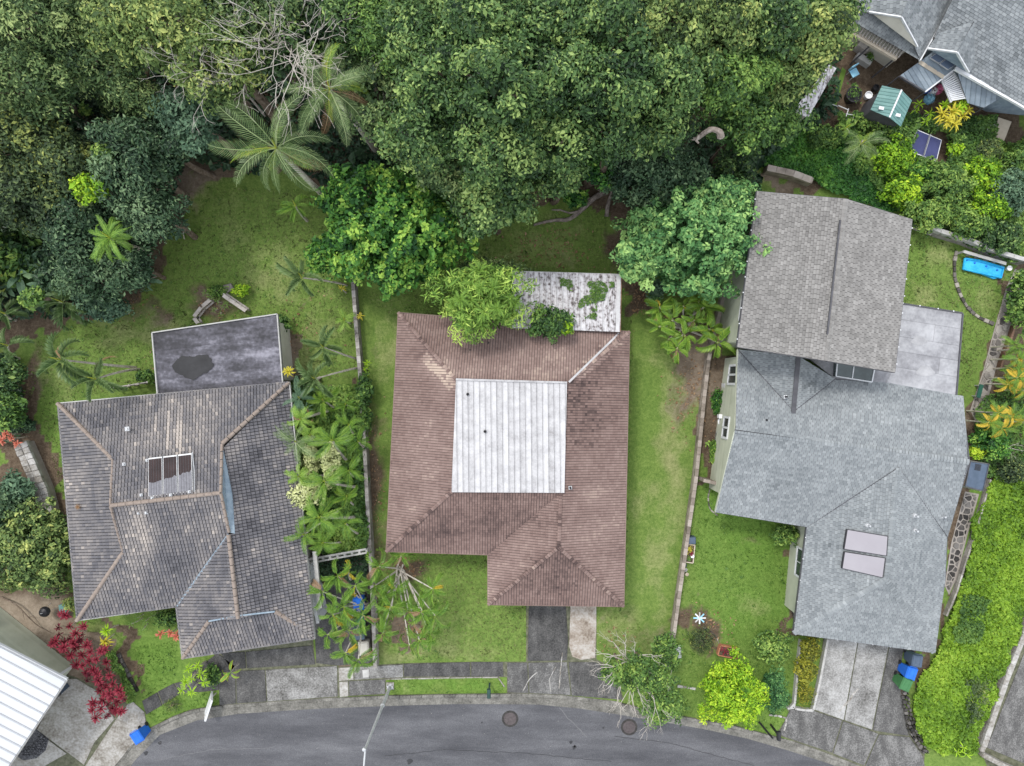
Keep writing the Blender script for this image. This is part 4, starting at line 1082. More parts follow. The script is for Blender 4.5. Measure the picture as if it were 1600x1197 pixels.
# ================= white metal roof house, lower left =================
c4 = W(0, 1120, 0)
h4 = thing('white_roofed_house', 'house with a white standing-seam metal roof and pale green siding, in the lower left corner', 'house', c4)
ZR = 3.6
P4 = w((104,1062,ZR),(12,1200,ZR),(-60,1310,ZR),(-260,1180,ZR+1.2),(-140,930,ZR+1.2),(0,1014,ZR+.15))
P4 = w((104,1062,ZR),(-60,1308,ZR),(-215,1150,ZR+.9),(-90,962,ZR+.9))
mb = MB(); mb.ngon(ccw(P4), .5); mb.ngon([p - Vector((0,0,.14)) for p in ccw(P4)], .5, up=False); r4 = mb.build('roof', cleanwhite, h4)
e4 = (P4[1] - P4[0]).normalized()
metal_face(r4, [p + Vector((0,0,.05)) for p in P4], e4, .50, cleanwhite, rib=.085, ribw=.06, tones=(.1, .9), gap=.022)
for a, b in ((0, 1), (0, 3)): mb = MB(); mb.beam(P4[a] + Vector((0,0,-.06)), P4[b] + Vector((0,0,-.06)), .10, .14); mb.build('gutter', cleanwhite if b == 3 else offwhite, h4)
# walls: the green-sided north-east wall is seen beside the roof
g = [W(22,966,0), W(115,1040,0), W(20,1205,0), W(-60,1290,0)]
ua = (W(22,966,0) - W(115,1040,0)).normalized(); wA = W(115,1040,0); wB = wA + ua * 9.0
dn = Vector((ua.y, -ua.x, 0)); dn = dn if dn.y > 0 else -dn
def clad(a, b, h, parent, nn):
    mb = MB(); mb.face([a, b, b + Vector((0,0,h)), a + Vector((0,0,h))], .5); mb.face([a - nn*.12, b - nn*.12, b - nn*.12 + Vector((0,0,h)), a - nn*.12 + Vector((0,0,h))][::-1], .5)
    o = mb.build('wall', siding, parent); b2 = MB(); z = .05
    while z < h - .2:
        b2.face([a + nn*.035 + Vector((0,0,z)), b + nn*.035 + Vector((0,0,z)), b + nn*.012 + Vector((0,0,z+.2)), a + nn*.012 + Vector((0,0,z+.2))], R.uniform(.3, .7)); z += .2
    l = b2.build('lap_boards', siding, o); l['kind'] = 'stuff'; return o
clad(wA, wB, 3.5, h4, dn)
dv = (W(12,1200,0) - W(104,1062,0)).normalized(); wC = wA - dn * 9
nn = -ua
clad(wA, wC, 3.3, h4, nn)
mb = MB(); mb.box(wA + Vector((0,0,1.6)), (.14,.14,3.2), .6); mb.build('corner_board', white, h4)
mb = MB(); wp = wA + ua * 5.1 + dn * .10; mb.box(wp + Vector((0,0,1.7)), (1.4,.1,1.2), math.atan2(ua.y, ua.x)); wfr = mb.build('window', white, h4)
mb = MB(); mb.box(wp + dn * .055 + Vector((0,0,1.7)), (1.25,.02,1.05), math.atan2(ua.y, ua.x)); mb.build('pane', glass, wfr)

# ================= house in the upper right corner =================
c5 = W(1520, 40, 0)
h5 = thing('corner_house', 'grey-shingled house with white fascia and several small gables, in the upper right corner', 'house', c5)
def gtone(p): return max(0, min(1, .36 + R.uniform(-.2, .2) + (sn(p.x, p.y, .25) - .5) * .25 + (sn(p.x, p.y, 1.2) - .5) * .15))
Z1, Z2 = 3.0, 4.4
k = [w((1334,-5,Z1+.9),(1323,22,Z1+.4),(1340,30,Z1),(1408,80,Z1),(1437,95,Z1),(1470,38,Z1+.1),(1500,-15,Z1+.3),(1500,-80,Z1+.6),(1380,-90,Z1+1.4))]
W1 = w((1327,30,Z1),(1437,94,Z1),(1432,72,Z1+.35),(1408,27,Z1+.75),(1343,18,Z1+.35))
W2 = w((1343,18,Z1+.35),(1408,27,Z1+1.35),(1440,-60,Z1+1.6),(1345,-70,Z1+.4))
W3 = w((1408,27,Z1+1.35),(1437,94,Z1),(1491,0,Z1),(1530,-70,Z1),(1440,-60,Z1+1.6))
MR = w((1464,52,Z2-1.0),(1497,107,Z2-1.3),(1596,163,Z2-1.3),(1760,260,Z2-1.3),(1800,-60,Z2+1.6),(1560,-120,Z2+1.6),(1508,-4,Z2-.3))
MR = w((1462,56,3.4),(1497,107,3.0),(1592,161,3.0),(1740,246,3.0),(1800,80,4.6),(1660,-100,5.2),(1540,-110,4.6))
D1 = w((1450,76,4.6),(1521,34,5.3),(1495,83,5.3)); D1 = w((1450,76,3.5),(1466,52,3.6),(1521,33,4.25),(1495,82,4.15))
D2 = w((1495,82,4.15),(1521,33,4.25),(1524,100,3.5),(1513,113,3.4))
roof5 = deck('roof', h5, [W1, W2, W3, MR, D1, D2], roofdeck, drop=.02)
mb = MB()
for P in (W1, W2, W3, MR, D1, D2): shingle_face(mb, P, .24, .145, .02, .014, gtone, jit=.5)
s5_ = mb.build('shingles', greyshingle, roof5); s5_['kind'] = 'stuff'
mb = MB(); mb.face(w((1365,23,Z1+.75),(1432,74,Z1+.5),(1408,28,Z1+1.3)), .5); mb.build('gable_wall', cream, h5)
for a, b in (((1358,19,Z1+.8),(1408,27,Z1+1.38)),((1408,27,Z1+1.38),(1433,73,Z1+.45)),((1437,95,Z1+.05),(1491,0,Z1+.05)),((1450,76,3.55),(1495,82,4.2)),((1495,82,4.2),(1513,113,3.45)),((1491,0,Z1+.05),(1530,-70,Z1+.05))):
    mb = MB(); mb.beam(W(*a), W(*b), .06, .12); mb.build('fascia', white, h5)
for a, b in (((1492,107,2.95),(1592,163,2.95)),((1592,163,2.95),(1700,230,2.95))):
    mb = MB(); mb.beam(W(*a), W(*b), .16, .14); mb.build('gutter', white, h5)
mb = MB(); mb.face(w((1455,79,3.1),(1511,113,3.0),(1495,84,4.05)), .5); mb.build('gable_wall', bluewall, h5)
def block(px, z1, mat, z0=0, par=None, nm='wall'):
    P = [Vector((p.x, p.y, 0)) for p in WL(px, z1)]; mb = MB(); mb.prism(P, z0, z1, .5); return mb.build(nm, mat, par or h5)
block([(1362,18),(1432,66),(1480,-10),(1480,-60),(1360,-60)], 2.85, cream)
block([(1496,50),(1512,92),(1600,140),(1700,150),(1640,-80),(1540,-80)], 2.85, bluewall)
# pergola
pg0 = W(1370, 62, 0)
pg = thing('pergola', 'cream slatted pergola running along the edge of the corner house', 'pergola', pg0)
a, b = W(1323,46,2.3), W(1401,92,2.3); a2, b2 = W(1334,32,2.4), W(1409,80,2.4)
mb = MB(); mb.beam(a, b, .22, .18); mb.build('beam', beige, pg)
mb = MB(); mb.beam(a2, b2, .06, .12); mb.build('beam', offwhite, pg)
for i in range(19):
    t = i / 18; mb = MB(); mb.beam(a.lerp(b, t) + Vector((0,0,.12)), a2.lerp(b2, t) + Vector((0,0,.12)), .055, .10); mb.build('slat', woodw, pg)
for t in (.03, .5, .97): p = a.lerp(b, t); mb = MB(); mb.box((p.x, p.y, 1.1), (.06,.06,2.2)); mb.build('post', dull, pg)
# blue metal lean-to roofs
lt = thing('lean_to_roof', 'blue-grey ribbed lean-to roof with two small solar panels below the corner house gable', 'patio cover', W(1453,112,0))
LP = w((1405,119,2.2),(1461,79,2.75),(1504,99,2.75),(1445,144,2.2))
mb = MB(); mb.ngon([p - Vector((0,0,.03)) for p in ccw(LP)], .5); l0 = mb.build('roof_panel', roofdeck, lt)
ev = (LP[3] - LP[0]).normalized()
metal_face(l0, LP, (LP[1] - LP[0]).normalized(), .22, bluemetal, rib=.03, ribw=.05, nrib=1)
mb = MB(); mb.beam(LP[0].lerp(LP[1], .55) + Vector((0,0,.04)), LP[3].lerp(LP[2], .5) + Vector((0,0,.04)), .20, .03); mb.build('ridge_board', beige, lt)
for pr in ((3,2),(0,3)): mb = MB(); mb.beam(LP[pr[0]], LP[pr[1]], .07, .12); mb.build('gutter', white if pr == (3,2) else dull, lt)
for t in (0,1): p = LP[0].lerp(LP[3], t); mb = MB(); mb.box((p.x, p.y, 1.08), (.05,.05,2.16)); mb.build('post', dull, lt)
for q, lb in (([(1453,90),(1468,80),(1484,88),(1467,99)], 'upper-left blue-grey solar panel on the lean-to roof of the corner house'), ([(1468,100),(1485,88),(1501,97),(1481,109)], 'lower-right blue-grey solar panel on the lean-to roof of the corner house')):
    P = [W(x, y, 2.86) for x, y in q]; mb = MB(); mb.prism(P, 2.80, 2.86, .5); s_ = mb.build('solar_panel', galv, lt)
    c = sum(P, Vector((0,0,0)))/4; mb = MB(); mb.ngon([c + (p-c)*.93 + Vector((0,0,.008)) for p in ccw(P)], .5); mb.build('glass', solarblue, s_)
lt2 = thing('lean_to_roof', 'plain blue ribbed lean-to roof under the white gutter of the corner house', 'patio cover', W(1535,140,0))
LP2 = w((1494,108,2.7),(1566,152,2.7),(1537,168,2.2),(1512,161,2.15)); mb = MB(); mb.ngon([p - Vector((0,0,.03)) for p in ccw(LP2)], .5); l2_ = mb.build('roof_panel', roofdeck, lt2)
metal_face(l2_, LP2, (1, .25, 0), .24, bluemetal, rib=.03, ribw=.05)
p = LP2[2]; mb = MB(); mb.box((p.x, p.y, 1.08), (.05,.05,2.16)); mb.build('post', dull, lt2)
# white slatted trellis beside it
tr = thing('white_trellis', 'white slatted trellis between the two blue lean-to roofs, above the yellow shrub', 'trellis', W(1493,130,0))
ta, tb, tc, td = W(1472,126,2.3), W(1489,113,2.3), W(1514,156,2.1), W(1486,160,2.1)
for q in ((ta,td),(tb,tc),(ta,tb)): mb = MB(); mb.beam(q[0], q[1], .09, .08); mb.build('rail', white, tr)
for i in range(1, 14):
    t = i / 14; mb = MB(); mb.beam(ta.lerp(td, t) + Vector((0,0,.07)), tb.lerp(tc, t) + Vector((0,0,.07)), .07, .05); mb.build('slat', white, tr)
# small shed with green metal gable roof
sd_ = thing('garden_shed', 'small shed with a green ribbed metal gable roof and white ridge strip', 'shed', W(1392,166,0))
SE, SR = 2.0, 2.5
q1=(1360,172,SE); q2=(1378,134,SE); q3=(1408,141,SR); q4=(1389,184,SR); q5=(1424,157,SE); q6=(1407,198,SE)
Fa, Fb = w(q1,q2,q3,q4), w(q4,q3,q5,q6)
mb = MB(); mb.ngon(ccw(Fa), .5); mb.ngon(ccw(Fb), .5); rr = mb.build('roof', greenmetal, sd_)
ee = (W(*q2) - W(*q1)).normalized()
for P in (Fa, Fb): metal_face(rr, [p + Vector((0,0,.02)) for p in P], ee, .19, greenmetal, rib=.03, ribw=.05)
mb = MB(); mb.beam(W(*q4) + Vector((0,0,.05)), W(*q3) + Vector((0,0,.05)), .08, .03); mb.build('ridge_strip', white, sd_)
ss = [Vector((p.x, p.y, 0)) for p in (W(*q1), W(*q2), W(*q5), W(*q6))]
ss = inset(ccw(ss), .12)
for i in range(4):
    a, b = ss[i-1], ss[i]; mb = MB(); mb.face([a, b, b + Vector((0,0,SE-.02)), a + Vector((0,0,SE-.02))], .5); mb.build('wall', dull, sd_)
for x, y in ((1377,169),(1403,180)): p = W(x, y, 2.35); mb = MB(); mb.box(p, (.26,.16,.05), -.2); mb.build('vent_cover', white, sd_)
# long low shed with stained white roof, half hidden by the trees
ws = thing('low_shed', 'long narrow shed roof of stained white metal, half under the trees by the corner yard', 'shed', W(1268,150,0))
WP = w((1238,174,2.2),(1296,101,2.2),(1306,107,2.0),(1263,184,2.0)); mb = MB(); mb.ngon([p - Vector((0,0,.03)) for p in ccw(WP)], .5); wsr = mb.build('roof', roofdeck, ws)
metal_face(wsr, WP, (WP[3]-WP[0]).normalized(), .3, dirtymetal, rib=.04, ribw=.06)
wq = inset(ccw([Vector((p.x,p.y,0)) for p in WP]), .12); mb = MB(); mb.prism(wq, 0, 1.9); mb.build('wall', woodw, ws)
# ---------------------------------------------------------------- foliage
def unit(a): return a / np.maximum(1e-6, np.linalg.norm(a, axis=1, keepdims=True))
def leaves_mesh(name, Pc, N, size, aspect, tone, mat, seed=0, fold=.25, dirv=None):
    """one folded leaf (two triangles) at every point"""
    g = np.random.default_rng(seed); n = len(Pc)
    N = unit(N); r = unit(g.normal(size=(n, 3))) if dirv is None else unit(dirv + g.normal(size=(n, 3)) * .5)
    T = unit(r - N * (r * N).sum(1, keepdims=True)); B = np.cross(N, T)
    s = (size * np.exp(g.normal(-.03, .33, n)))[:, None]
    a = Pc - T * s * .5; b = Pc + T * s * .5 - N * s * .12
    l = Pc + B * s * aspect * .5 + N * s * fold * aspect; r_ = Pc - B * s * aspect * .5 + N * s * fold * aspect
    V = np.stack([a, l, b, r_], 1).reshape(-1, 3)
    i = np.arange(n) * 4
    tri = np.stack([i, i + 2, i + 1, i, i + 3, i + 2], 1).reshape(-1)
    me = bpy.data.meshes.new(name)
    me.vertices.add(4 * n); me.vertices.foreach_set('co', V.astype(np.float32).ravel())
    me.loops.add(6 * n); me.loops.foreach_set('vertex_index', tri.astype(np.int32))
    me.polygons.add(2 * n); me.polygons.foreach_set('loop_start', (np.arange(2 * n) * 3).astype(np.int32))
    at = me.attributes.new('tone', 'FLOAT', 'FACE'); at.data.foreach_set('value', np.repeat(np.clip(tone, 0, 1), 2).astype(np.float32))
    me.materials.append(mat); me.update(calc_edges=True)
    return me
def limb(mb, p, q, r0, r1, bend=.12, n=4, sides=6, rr=R):
    p, q = Vector(p), Vector(q); L_ = (q - p).length; pts = []
    o = Vector((rr.uniform(-1, 1), rr.uniform(-1, 1), rr.uniform(-.3, .3))) * bend * L_
    for i in range(n + 1):
        t = i / n; pts.append(p.lerp(q, t) + o * math.sin(math.pi * t))
    mb.tube(pts, [r0 + (r1 - r0) * i / n for i in range(n + 1)], sides, .5)
    return pts
CN = [0]
def crown_tree(px, py, rx, ry, zt, pal, label, name='leafy_tree', cat='tree', lsize=.165, aspect=.5, dens=1.0, depth=.62, clump=.66,
               tonebase=.38, group=None, trunk=True, zc=None, patch=None, spread=.28, up=.6, upleaf=.0, flow=None):
    """crown seen at pixel (px,py) with pixel radii rx, ry; top at height zt"""
    CN[0] += 1; seed = 100 + CN[0]; g = np.random.default_rng(seed); rr = random.Random(seed)
    rz = max(.35, min(zt * depth * .75, (rx + ry) / 2 / 28 * .8)); zc_ = zt - rz
    c = W(px, py, zc_); s = (H - zc_ - rz * .3) / F
    RX, RY = rx * s, ry * s
    base = Vector((c.x, c.y, 0)); t = thing(name, label, cat, base, group)
    # lumps on the crown's upper surface
    area = 2 * math.pi * RX * RY * 1.2; cl = min(clump, .55 * min(RX, RY)); nC = max(6, int(area / (cl * cl) * .75))
    k = np.arange(nC) + .5; z = 1 - 1.12 * k / nC; ph = k * 2.39996 + g.uniform(0, 6)
    rad = np.sqrt(np.clip(1 - np.clip(z, 0, 1) ** 2, 0, 1)); rad = np.where(z < 0, 1 - .1 * g.random(nC), rad)
    z = z + g.normal(0, .13, nC); rad = rad * g.uniform(.74, 1.12, nC); ph += g.normal(0, .22, nC)
    # uneven outline
    lob = 1 + .15 * np.sin(3 * ph + seed) + .13 * np.sin(5 * ph + 2.1 * seed) + .08 * np.sin(8 * ph + seed)
    rad = rad * lob
    CC = np.stack([rad * np.cos(ph) * (RX - cl * .45), rad * np.sin(ph) * (RY - cl * .45), z * (rz - cl * .3)], 1)
    crad = cl * g.uniform(.6, 1.15, nC) * .95
    ctone = g.normal(0, .17, nC); keep = g.random(nC) > (.10 if nC > 14 else 0); CC, crad, ctone = CC[keep], crad[keep], ctone[keep]; nC = len(CC)
    crad = crad * .88; nl = np.maximum(8, (dens * 330 * crad ** 2 * (.2 / lsize) ** 1.6)).astype(int)
    idx = np.repeat(np.arange(nC), nl); n = len(idx)
    d = unit(g.normal(size=(n, 3)) + np.array([0, 0, .45])); 
    rr_ = g.uniform(.25, 1.0, n) ** .5
    ax = unit(g.normal(size=(nC, 3)) * [1, 1, .4]); st_ = g.uniform(0, .75, nC)[:, None]; d2 = d + ax[idx] * (d * ax[idx]).sum(1, keepdims=True) * st_[idx]; P = CC[idx] + d2 * (crad[idx] * rr_)[:, None] * np.array([1, 1, .8])
    out = CC[idx] / np.array([max(RX, .1), max(RY, .1), max(rz, .1)])
    N = d * .55 + out * .35 + np.array([0, 0, up]) + g.normal(0, .38, (n, 3))
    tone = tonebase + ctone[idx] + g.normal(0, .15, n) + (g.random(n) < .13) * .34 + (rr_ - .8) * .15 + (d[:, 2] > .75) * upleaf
    if patch is not None: tone = tone + patch(P[:, 0], P[:, 1])
    # inner leaves closing the crown
    m = int(n * spread); di = unit(g.normal(size=(m, 3))) * (g.uniform(0, 1, m) ** .4)[:, None]
    Pi = di * np.array([RX * .86, RY * .86, rz * .8]) - np.array([0, 0, rz * .12])
    Pc = np.concatenate([P, Pi]) + np.array([c.x - base.x, c.y - base.y, zc_])
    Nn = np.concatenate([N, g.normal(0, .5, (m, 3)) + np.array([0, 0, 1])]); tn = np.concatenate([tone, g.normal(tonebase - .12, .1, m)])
    sz = np.concatenate([np.full(n, lsize), np.full(m, lsize * 1.5)])
    Pc[:, 2] = np.maximum(Pc[:, 2], .03)
    dv = None
    if flow is not None:
        dv = np.concatenate([d * np.array([1, 1, -.2]) + out * .6 + np.array([0, 0, -.3]), di])
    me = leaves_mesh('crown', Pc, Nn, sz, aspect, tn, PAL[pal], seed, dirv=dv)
    o = link('crown', me, t, base)
    if trunk:
        mb = MB(); r0 = max(.05, zt * .028); top = Vector((c.x, c.y, max(.3, zc_ - rz * .3)))
        limb(mb, base + Vector((rr.uniform(-.2, .2), rr.uniform(-.2, .2), -.05)), top, r0, r0 * .6, .05, sides=8, rr=rr)
        mb.build('trunk', bark, t)
        mb = MB()
        for j in rr.sample(range(nC), min(nC, 9 if zt > 3 else 5)):
            q = Vector((c.x + CC[j][0] * .85, c.y + CC[j][1] * .85, zc_ + CC[j][2] * .75))
            limb(mb, top - Vector((0, 0, rr.uniform(0, .5) * min(1, zt / 4))), q, r0 * .5, r0 * .12, .12, 3, 5, rr)
        mb.build('limbs', bark, t)
    return t

# ---- palm fronds -----------------------------------------------------------
def frond_mesh(L_, droop, nl, wl, lw, mat, seed, fold=.5, curl=.4, tone=.5, tipdrop=.35, base=.12, profile=1.0):
    """feather leaf along +X; leaflets of length wl on both sides, hanging in a V"""
    g = random.Random(seed); mb = MB(); n = 10; pts = []
    ang = .0; p = Vector((0, 0, 0)); tw = g.uniform(-.8, .8)
    for i in range(n + 1):
        pts.append(p.copy()); a = -droop * (i / n) ** 1.3; p = p + Vector((math.cos(a), tw * (i / n) * .5, math.sin(a))) * (L_ / n)
    def at(t):
        f = t * n; i = min(n - 1, int(f)); return pts[i].lerp(pts[i + 1], f - i), (pts[i + 1] - pts[i]).normalized()
    mb.tube(pts, [.022 * L_ / 2.5 * (1 - .85 * i / n) + .003 for i in range(n + 1)], 4, min(1, tone + .25))
    for k in range(nl):
        t = base + (1 - base) * (k + .5) / nl; q, d = at(t)
        le = wl * profile * (math.sin(math.pi * min(1, (t * .93 + .12))) ** .55) * g.uniform(.88, 1.08)
        side = d.cross(Vector((0, 0, 1))).normalized(); up = side.cross(d).normalized()
        for sg in (-1, 1):
            sw = .55 + .55 * t     # leaflets sweep towards the tip
            v = (side * sg * math.cos(fold) * 1.0 + d * sw + up * math.sin(fold) * (.9 - 1.0 * curl)).normalized()
            m_ = q + v * le * .55; v2 = (v + Vector((0, 0, -1)) * (tipdrop + g.uniform(0, .25)) * (1 + curl)).normalized(); e = m_ + v2 * le * .45
            wv = d * lw * .5
            tt = max(0, min(1, tone + g.uniform(-.18, .18) - (.12 if sg > 0 else 0)))
            mb.face([q - wv * .7, q + wv * .7, m_ + wv, m_ - wv], tt)
            mb.face([m_ - wv, m_ + wv, e], min(1, tt + .08))
    return mb.mesh('frond', mat)
def lib(fn, n, **kw):
    return [fn(seed=s + 1, **kw) for s in range(n)]
FR = {
 'coco':  lib(lambda seed: frond_mesh(2.9, 1.35 + .15 * (seed % 3), 30, .66, .036, PAL['palm'], seed, fold=.35, tone=.46 + .06 * (seed % 5), tipdrop=.6, curl=.6), 8),
 'cocoY': lib(lambda seed: frond_mesh(2.3, 1.6, 28, .48, .036, PAL['areca'], seed, fold=.45, tone=.62), 3),
 'cocoD': lib(lambda seed: frond_mesh(2.9, 1.5, 28, .42, .034, PAL['dryf'], seed, fold=.25, tone=.5), 2),
 'areca': lib(lambda seed: frond_mesh(1.75, 2.1, 36, .42, .030, PAL['areca'], seed, fold=.75, tone=.42, tipdrop=.5), 5),
 'arecaY':lib(lambda seed: frond_mesh(1.6, 2.2, 34, .40, .030, PAL['feather'], seed, fold=.7, tone=.6), 3),
 'arecaD':lib(lambda seed: frond_mesh(1.5, 1.8, 26, .34, .045, PAL['dryf'], seed, fold=.6, tone=.6), 2),
 'vee':   lib(lambda seed: frond_mesh(1.45, 1.75, 34, .42, .052, PAL['palm'], seed, fold=1.05, tone=.42, curl=.0, tipdrop=.12), 4),
 'veeG':  lib(lambda seed: frond_mesh(1.25, 2.3, 32, .36, .034, PAL['areca'], seed, fold=1.0, tone=.40, curl=.2, tipdrop=.5), 8),
 'veeO':  lib(lambda seed: frond_mesh(1.2, 1.9, 26, .34, .05, PAL['amber'], seed, fold=.9, tone=.45, curl=.05, tipdrop=.3), 2),
 'cycad': lib(lambda seed: frond_mesh(1.6, 1.4, 36, .34, .030, PAL['blue'], seed, fold=.4, tone=.6), 3),
 'plume': lib(lambda seed: frond_mesh(1.5, 2.1, 46, .26, .022, PAL['feather'], seed, fold=.5, curl=1.0, tone=.42, tipdrop=.9), 6),
 'veeA':  lib(lambda seed: frond_mesh(1.7, 1.7, 38, .50, .055, PAL['areca'], seed, fold=.85, tone=.5, curl=.1, tipdrop=.3), 5),
 'amber': lib(lambda seed: frond_mesh(1.5, 1.6, 32, .42, .045, PAL['amber'], seed, fold=.8, tone=.55, tipdrop=.4), 4),
}
# broad paddle and strap leaves ----------------------------------------------
def blade_mesh(L_, w, droop, mat, seed, tone=.5, fold=.25, n=8, wave=.06, stalk=.12, edge=None):
    g = random.Random(seed); mb = MB(); p = Vector((0, 0, 0)); C_ = []; 
    for i in range(n + 1):
        C_.append(p.copy()); a = .35 - droop * (i / n) ** 1.2; p = p + Vector((math.cos(a), 0, math.sin(a))) * (L_ / n)
    rows = []
    for i, c in enumerate(C_):
        t = i / n; ww = w * .5 * (max(.06, math.sin(math.pi * min(1, max(0, (t - stalk) / (1 - stalk)) * .96 + .02)) ** .6) if t >= stalk else .06)
        h = ww * fold + g.uniform(-wave, wave) * w; rows.append((c + Vector((0, ww, h)), c, c + Vector((0, -ww, ww * fold + g.uniform(-wave, wave) * w))))
    for i, (a, b) in enumerate(zip(rows, rows[1:])):
        for s in (0, 1):
            tt = max(0, min(1, tone + g.uniform(-.10, .10) + (.07 if s else -.05)))
            q = [a[s], b[s], b[s + 1], a[s + 1]]; mb.face(q[::-1], tt)
    if edge is not None:
        for i, (a, b) in enumerate(zip(rows, rows[1:])):
            if i < 2: continue
            for s, sg in ((0, 1), (2, -1)):
                e = Vector((0, sg * w * .07, 0)); q = [a[s], a[s] + e, b[s] + e, b[s]]
                if sg > 0: q = q[::-1]
                mb.face(q, .6, 1)
    return mb.mesh('leaf', [mat, edge] if edge is not None else mat)
BL = {
 'banana': lib(lambda seed: blade_mesh(1.5, .32, 1.7, PAL['areca'], seed, .48, fold=.5, edge=PAL['amber']), 4),
 'bananaD':lib(lambda seed: blade_mesh(1.4, .40, 1.4, PAL['blue'], seed, .6), 4),
 'gold':   lib(lambda seed: blade_mesh(.55, .085, 1.6, PAL['gold'], seed, .6, n=5), 3),
 'goldG':  lib(lambda seed: blade_mesh(.5, .09, 1.3, PAL['lime'], seed, .6, n=5), 2),
 'crim':   lib(lambda seed: blade_mesh(.36, .085, 1.5, PAL['crim'], seed, .45, n=4), 4),
 'crimD':  lib(lambda seed: blade_mesh(.30, .08, 1.8, PAL['crim'], seed, .15, n=4), 2),
 'coral':  lib(lambda seed: blade_mesh(.33, .075, 1.2, PAL['coral'], seed, .5, n=4), 2),
 'strap':  lib(lambda seed: blade_mesh(.45, .05, 1.8, PAL['fresh'], seed, .6, n=5), 3),
 'strapY': lib(lambda seed: blade_mesh(.5, .06, 1.5, PAL['lime'], seed, .55, n=5), 3),
 'round':  lib(lambda seed: blade_mesh(.55, .40, .9, PAL['fresh'], seed, .6, n=6), 3),
 'fan':    lib(lambda seed: blade_mesh(.75, .09, 1.1, PAL['blue'], seed, .6, n=5), 3),
}
def head(t, c, lib_, n, tilt, scale=1.0, rr=None, part='frond', spin=None, tilts=None, squash=1.0):
    """fronds or leaves fanned round point c, as children of thing t"""
    rr = rr or R; a0 = rr.uniform(0, 6.28) if spin is None else spin
    for k in range(n):
        a = a0 + 2.39996 * k + rr.uniform(-.45, .45)
        lay = k / max(1, n - 1)
        ti = tilt[0] + (tilt[1] - tilt[0]) * lay + rr.uniform(-.22, .22)
        s = scale * rr.uniform(.72, 1.14)
        place(part, lib_[rr.randrange(len(lib_))], t, Vector(c), (rr.uniform(-.6, .6), -ti, a), s)
def palm(base, top, zt, fr, n, scale, label, name='palm_tree', tilt=(1.1, -.25), rt=.10, dry=0, group=None, seed=1, cat='palm', bend=.08, mix=None, spear=True):
    """base and top are pixels; top is where the crown sits at height zt"""
    rr = random.Random(seed); b = W(*base, 0); tp = W(*top, zt); t = thing(name, label, cat, b, group)
    mb = MB(); pts = []; d = tp - b
    for i in range(9):
        u = i / 8; pts.append(b + Vector((d.x * (u ** (1 + bend * 4)), d.y * (u ** (1 + bend * 4)), d.z * u)))
    mb.tube(pts, [rt * (1.25 - .55 * i / 8) for i in range(9)], 8, .5); mb.build('trunk', palmtrunk, t)
    head(t, tp, FR[fr], n, tilt, scale, rr)
    if mix: head(t, tp + Vector((0, 0, .05)), FR[mix[0]], mix[1], (.5, -.3), scale * .95, rr)
    if dry: head(t, tp - Vector((0, 0, .15)), FR['cocoD' if fr == 'coco' else 'arecaD'], dry, (-.15, -.45), scale * 1.05, rr)
    if spear:
        mb = MB(); mb.tube([tp, tp + Vector((.05, .05, .45 * scale)), tp + Vector((.1, .1, .95 * scale))], [.04, .03, .005], 5, .9); mb.build('spear_leaf', PAL['areca'], t)
    return t
def rosette(t, c, bl, n, scale, rr=R, tilt=(1.2, -.1), part='leaf'):
    head(t, c, BL[bl], n, tilt, scale, rr, part)
def ros_mesh(bl, n, scale, seed, tilt=(1.2, -.2)):
    """a whole leaf rosette as one mesh, for clumps whose leaves are too small to pick apart"""
    rr = random.Random(seed); mb = MB(); a0 = rr.uniform(0, 6)
    for k in range(n):
        a = a0 + 2.39996 * k; ti = tilt[0] + (tilt[1] - tilt[0]) * k / max(1, n - 1)
        m = Matrix.Rotation(a, 3, 'Z') @ Matrix.Rotation(-ti, 3, 'Y') @ Matrix.Rotation(rr.uniform(-.3, .3), 3, 'X'); src = BL[bl][rr.randrange(len(BL[bl]))]; s = scale * rr.uniform(.8, 1.15)
        tv = [v.value for v in src.attributes['tone'].data]; off = rr.uniform(-.12, .12)
        co = [m @ (v.co * s) for v in src.vertices]
        for p in src.polygons: mb.face([co[i] for i in p.vertices], max(0, min(1, tv[p.index] + off)))
    return mb.mesh('rosette', BL[bl][0].materials[0])
def bare_tree(base, top, zt, targets, label, name='bare_tree', r0=.10, seed=1, mat=palebark, depth=4, z_spread=.8, cat='tree', fork=3, shrink=.62):
    rr = random.Random(seed); b = W(*base, 0); t = thing(name, label, cat, b); tp = W(*top, zt * .55)
    mb = MB(); limb(mb, b, tp, r0 * 1.3, r0, .06, 5, 8, rr); mb.build('trunk', mat, t)
    mb = MB()
    def grow(p, d, L_, r, dep):
        q = p + d * L_; mid = p.lerp(q, .5) + Vector((rr.uniform(-1, 1), rr.uniform(-1, 1), rr.uniform(-.5, .5))) * L_ * .12
        mb.tube([p, mid, q], [r, r * .85, r * .7], 4 if dep < 3 else 5, rr.uniform(.3, .9), cap=False)
        if dep == 0: return
        for k in range(fork if dep > 1 else fork + 1):
            nd = (d + Vector((rr.uniform(-1, 1), rr.uniform(-1, 1), rr.uniform(-.35, .45))) * .62).normalized()
            grow(q if k < 2 else mid, nd, L_ * shrink * rr.uniform(.8, 1.25), r * .58, dep - 1)
    for (tx, ty) in targets:
        q = W(tx, ty, zt * rr.uniform(.85, 1.0)); d = q - tp; L_ = d.length; grow(tp, d.normalized(), L_ * .48, r0 * .6, depth)
    o = mb.build('branches', mat, t)
    return t
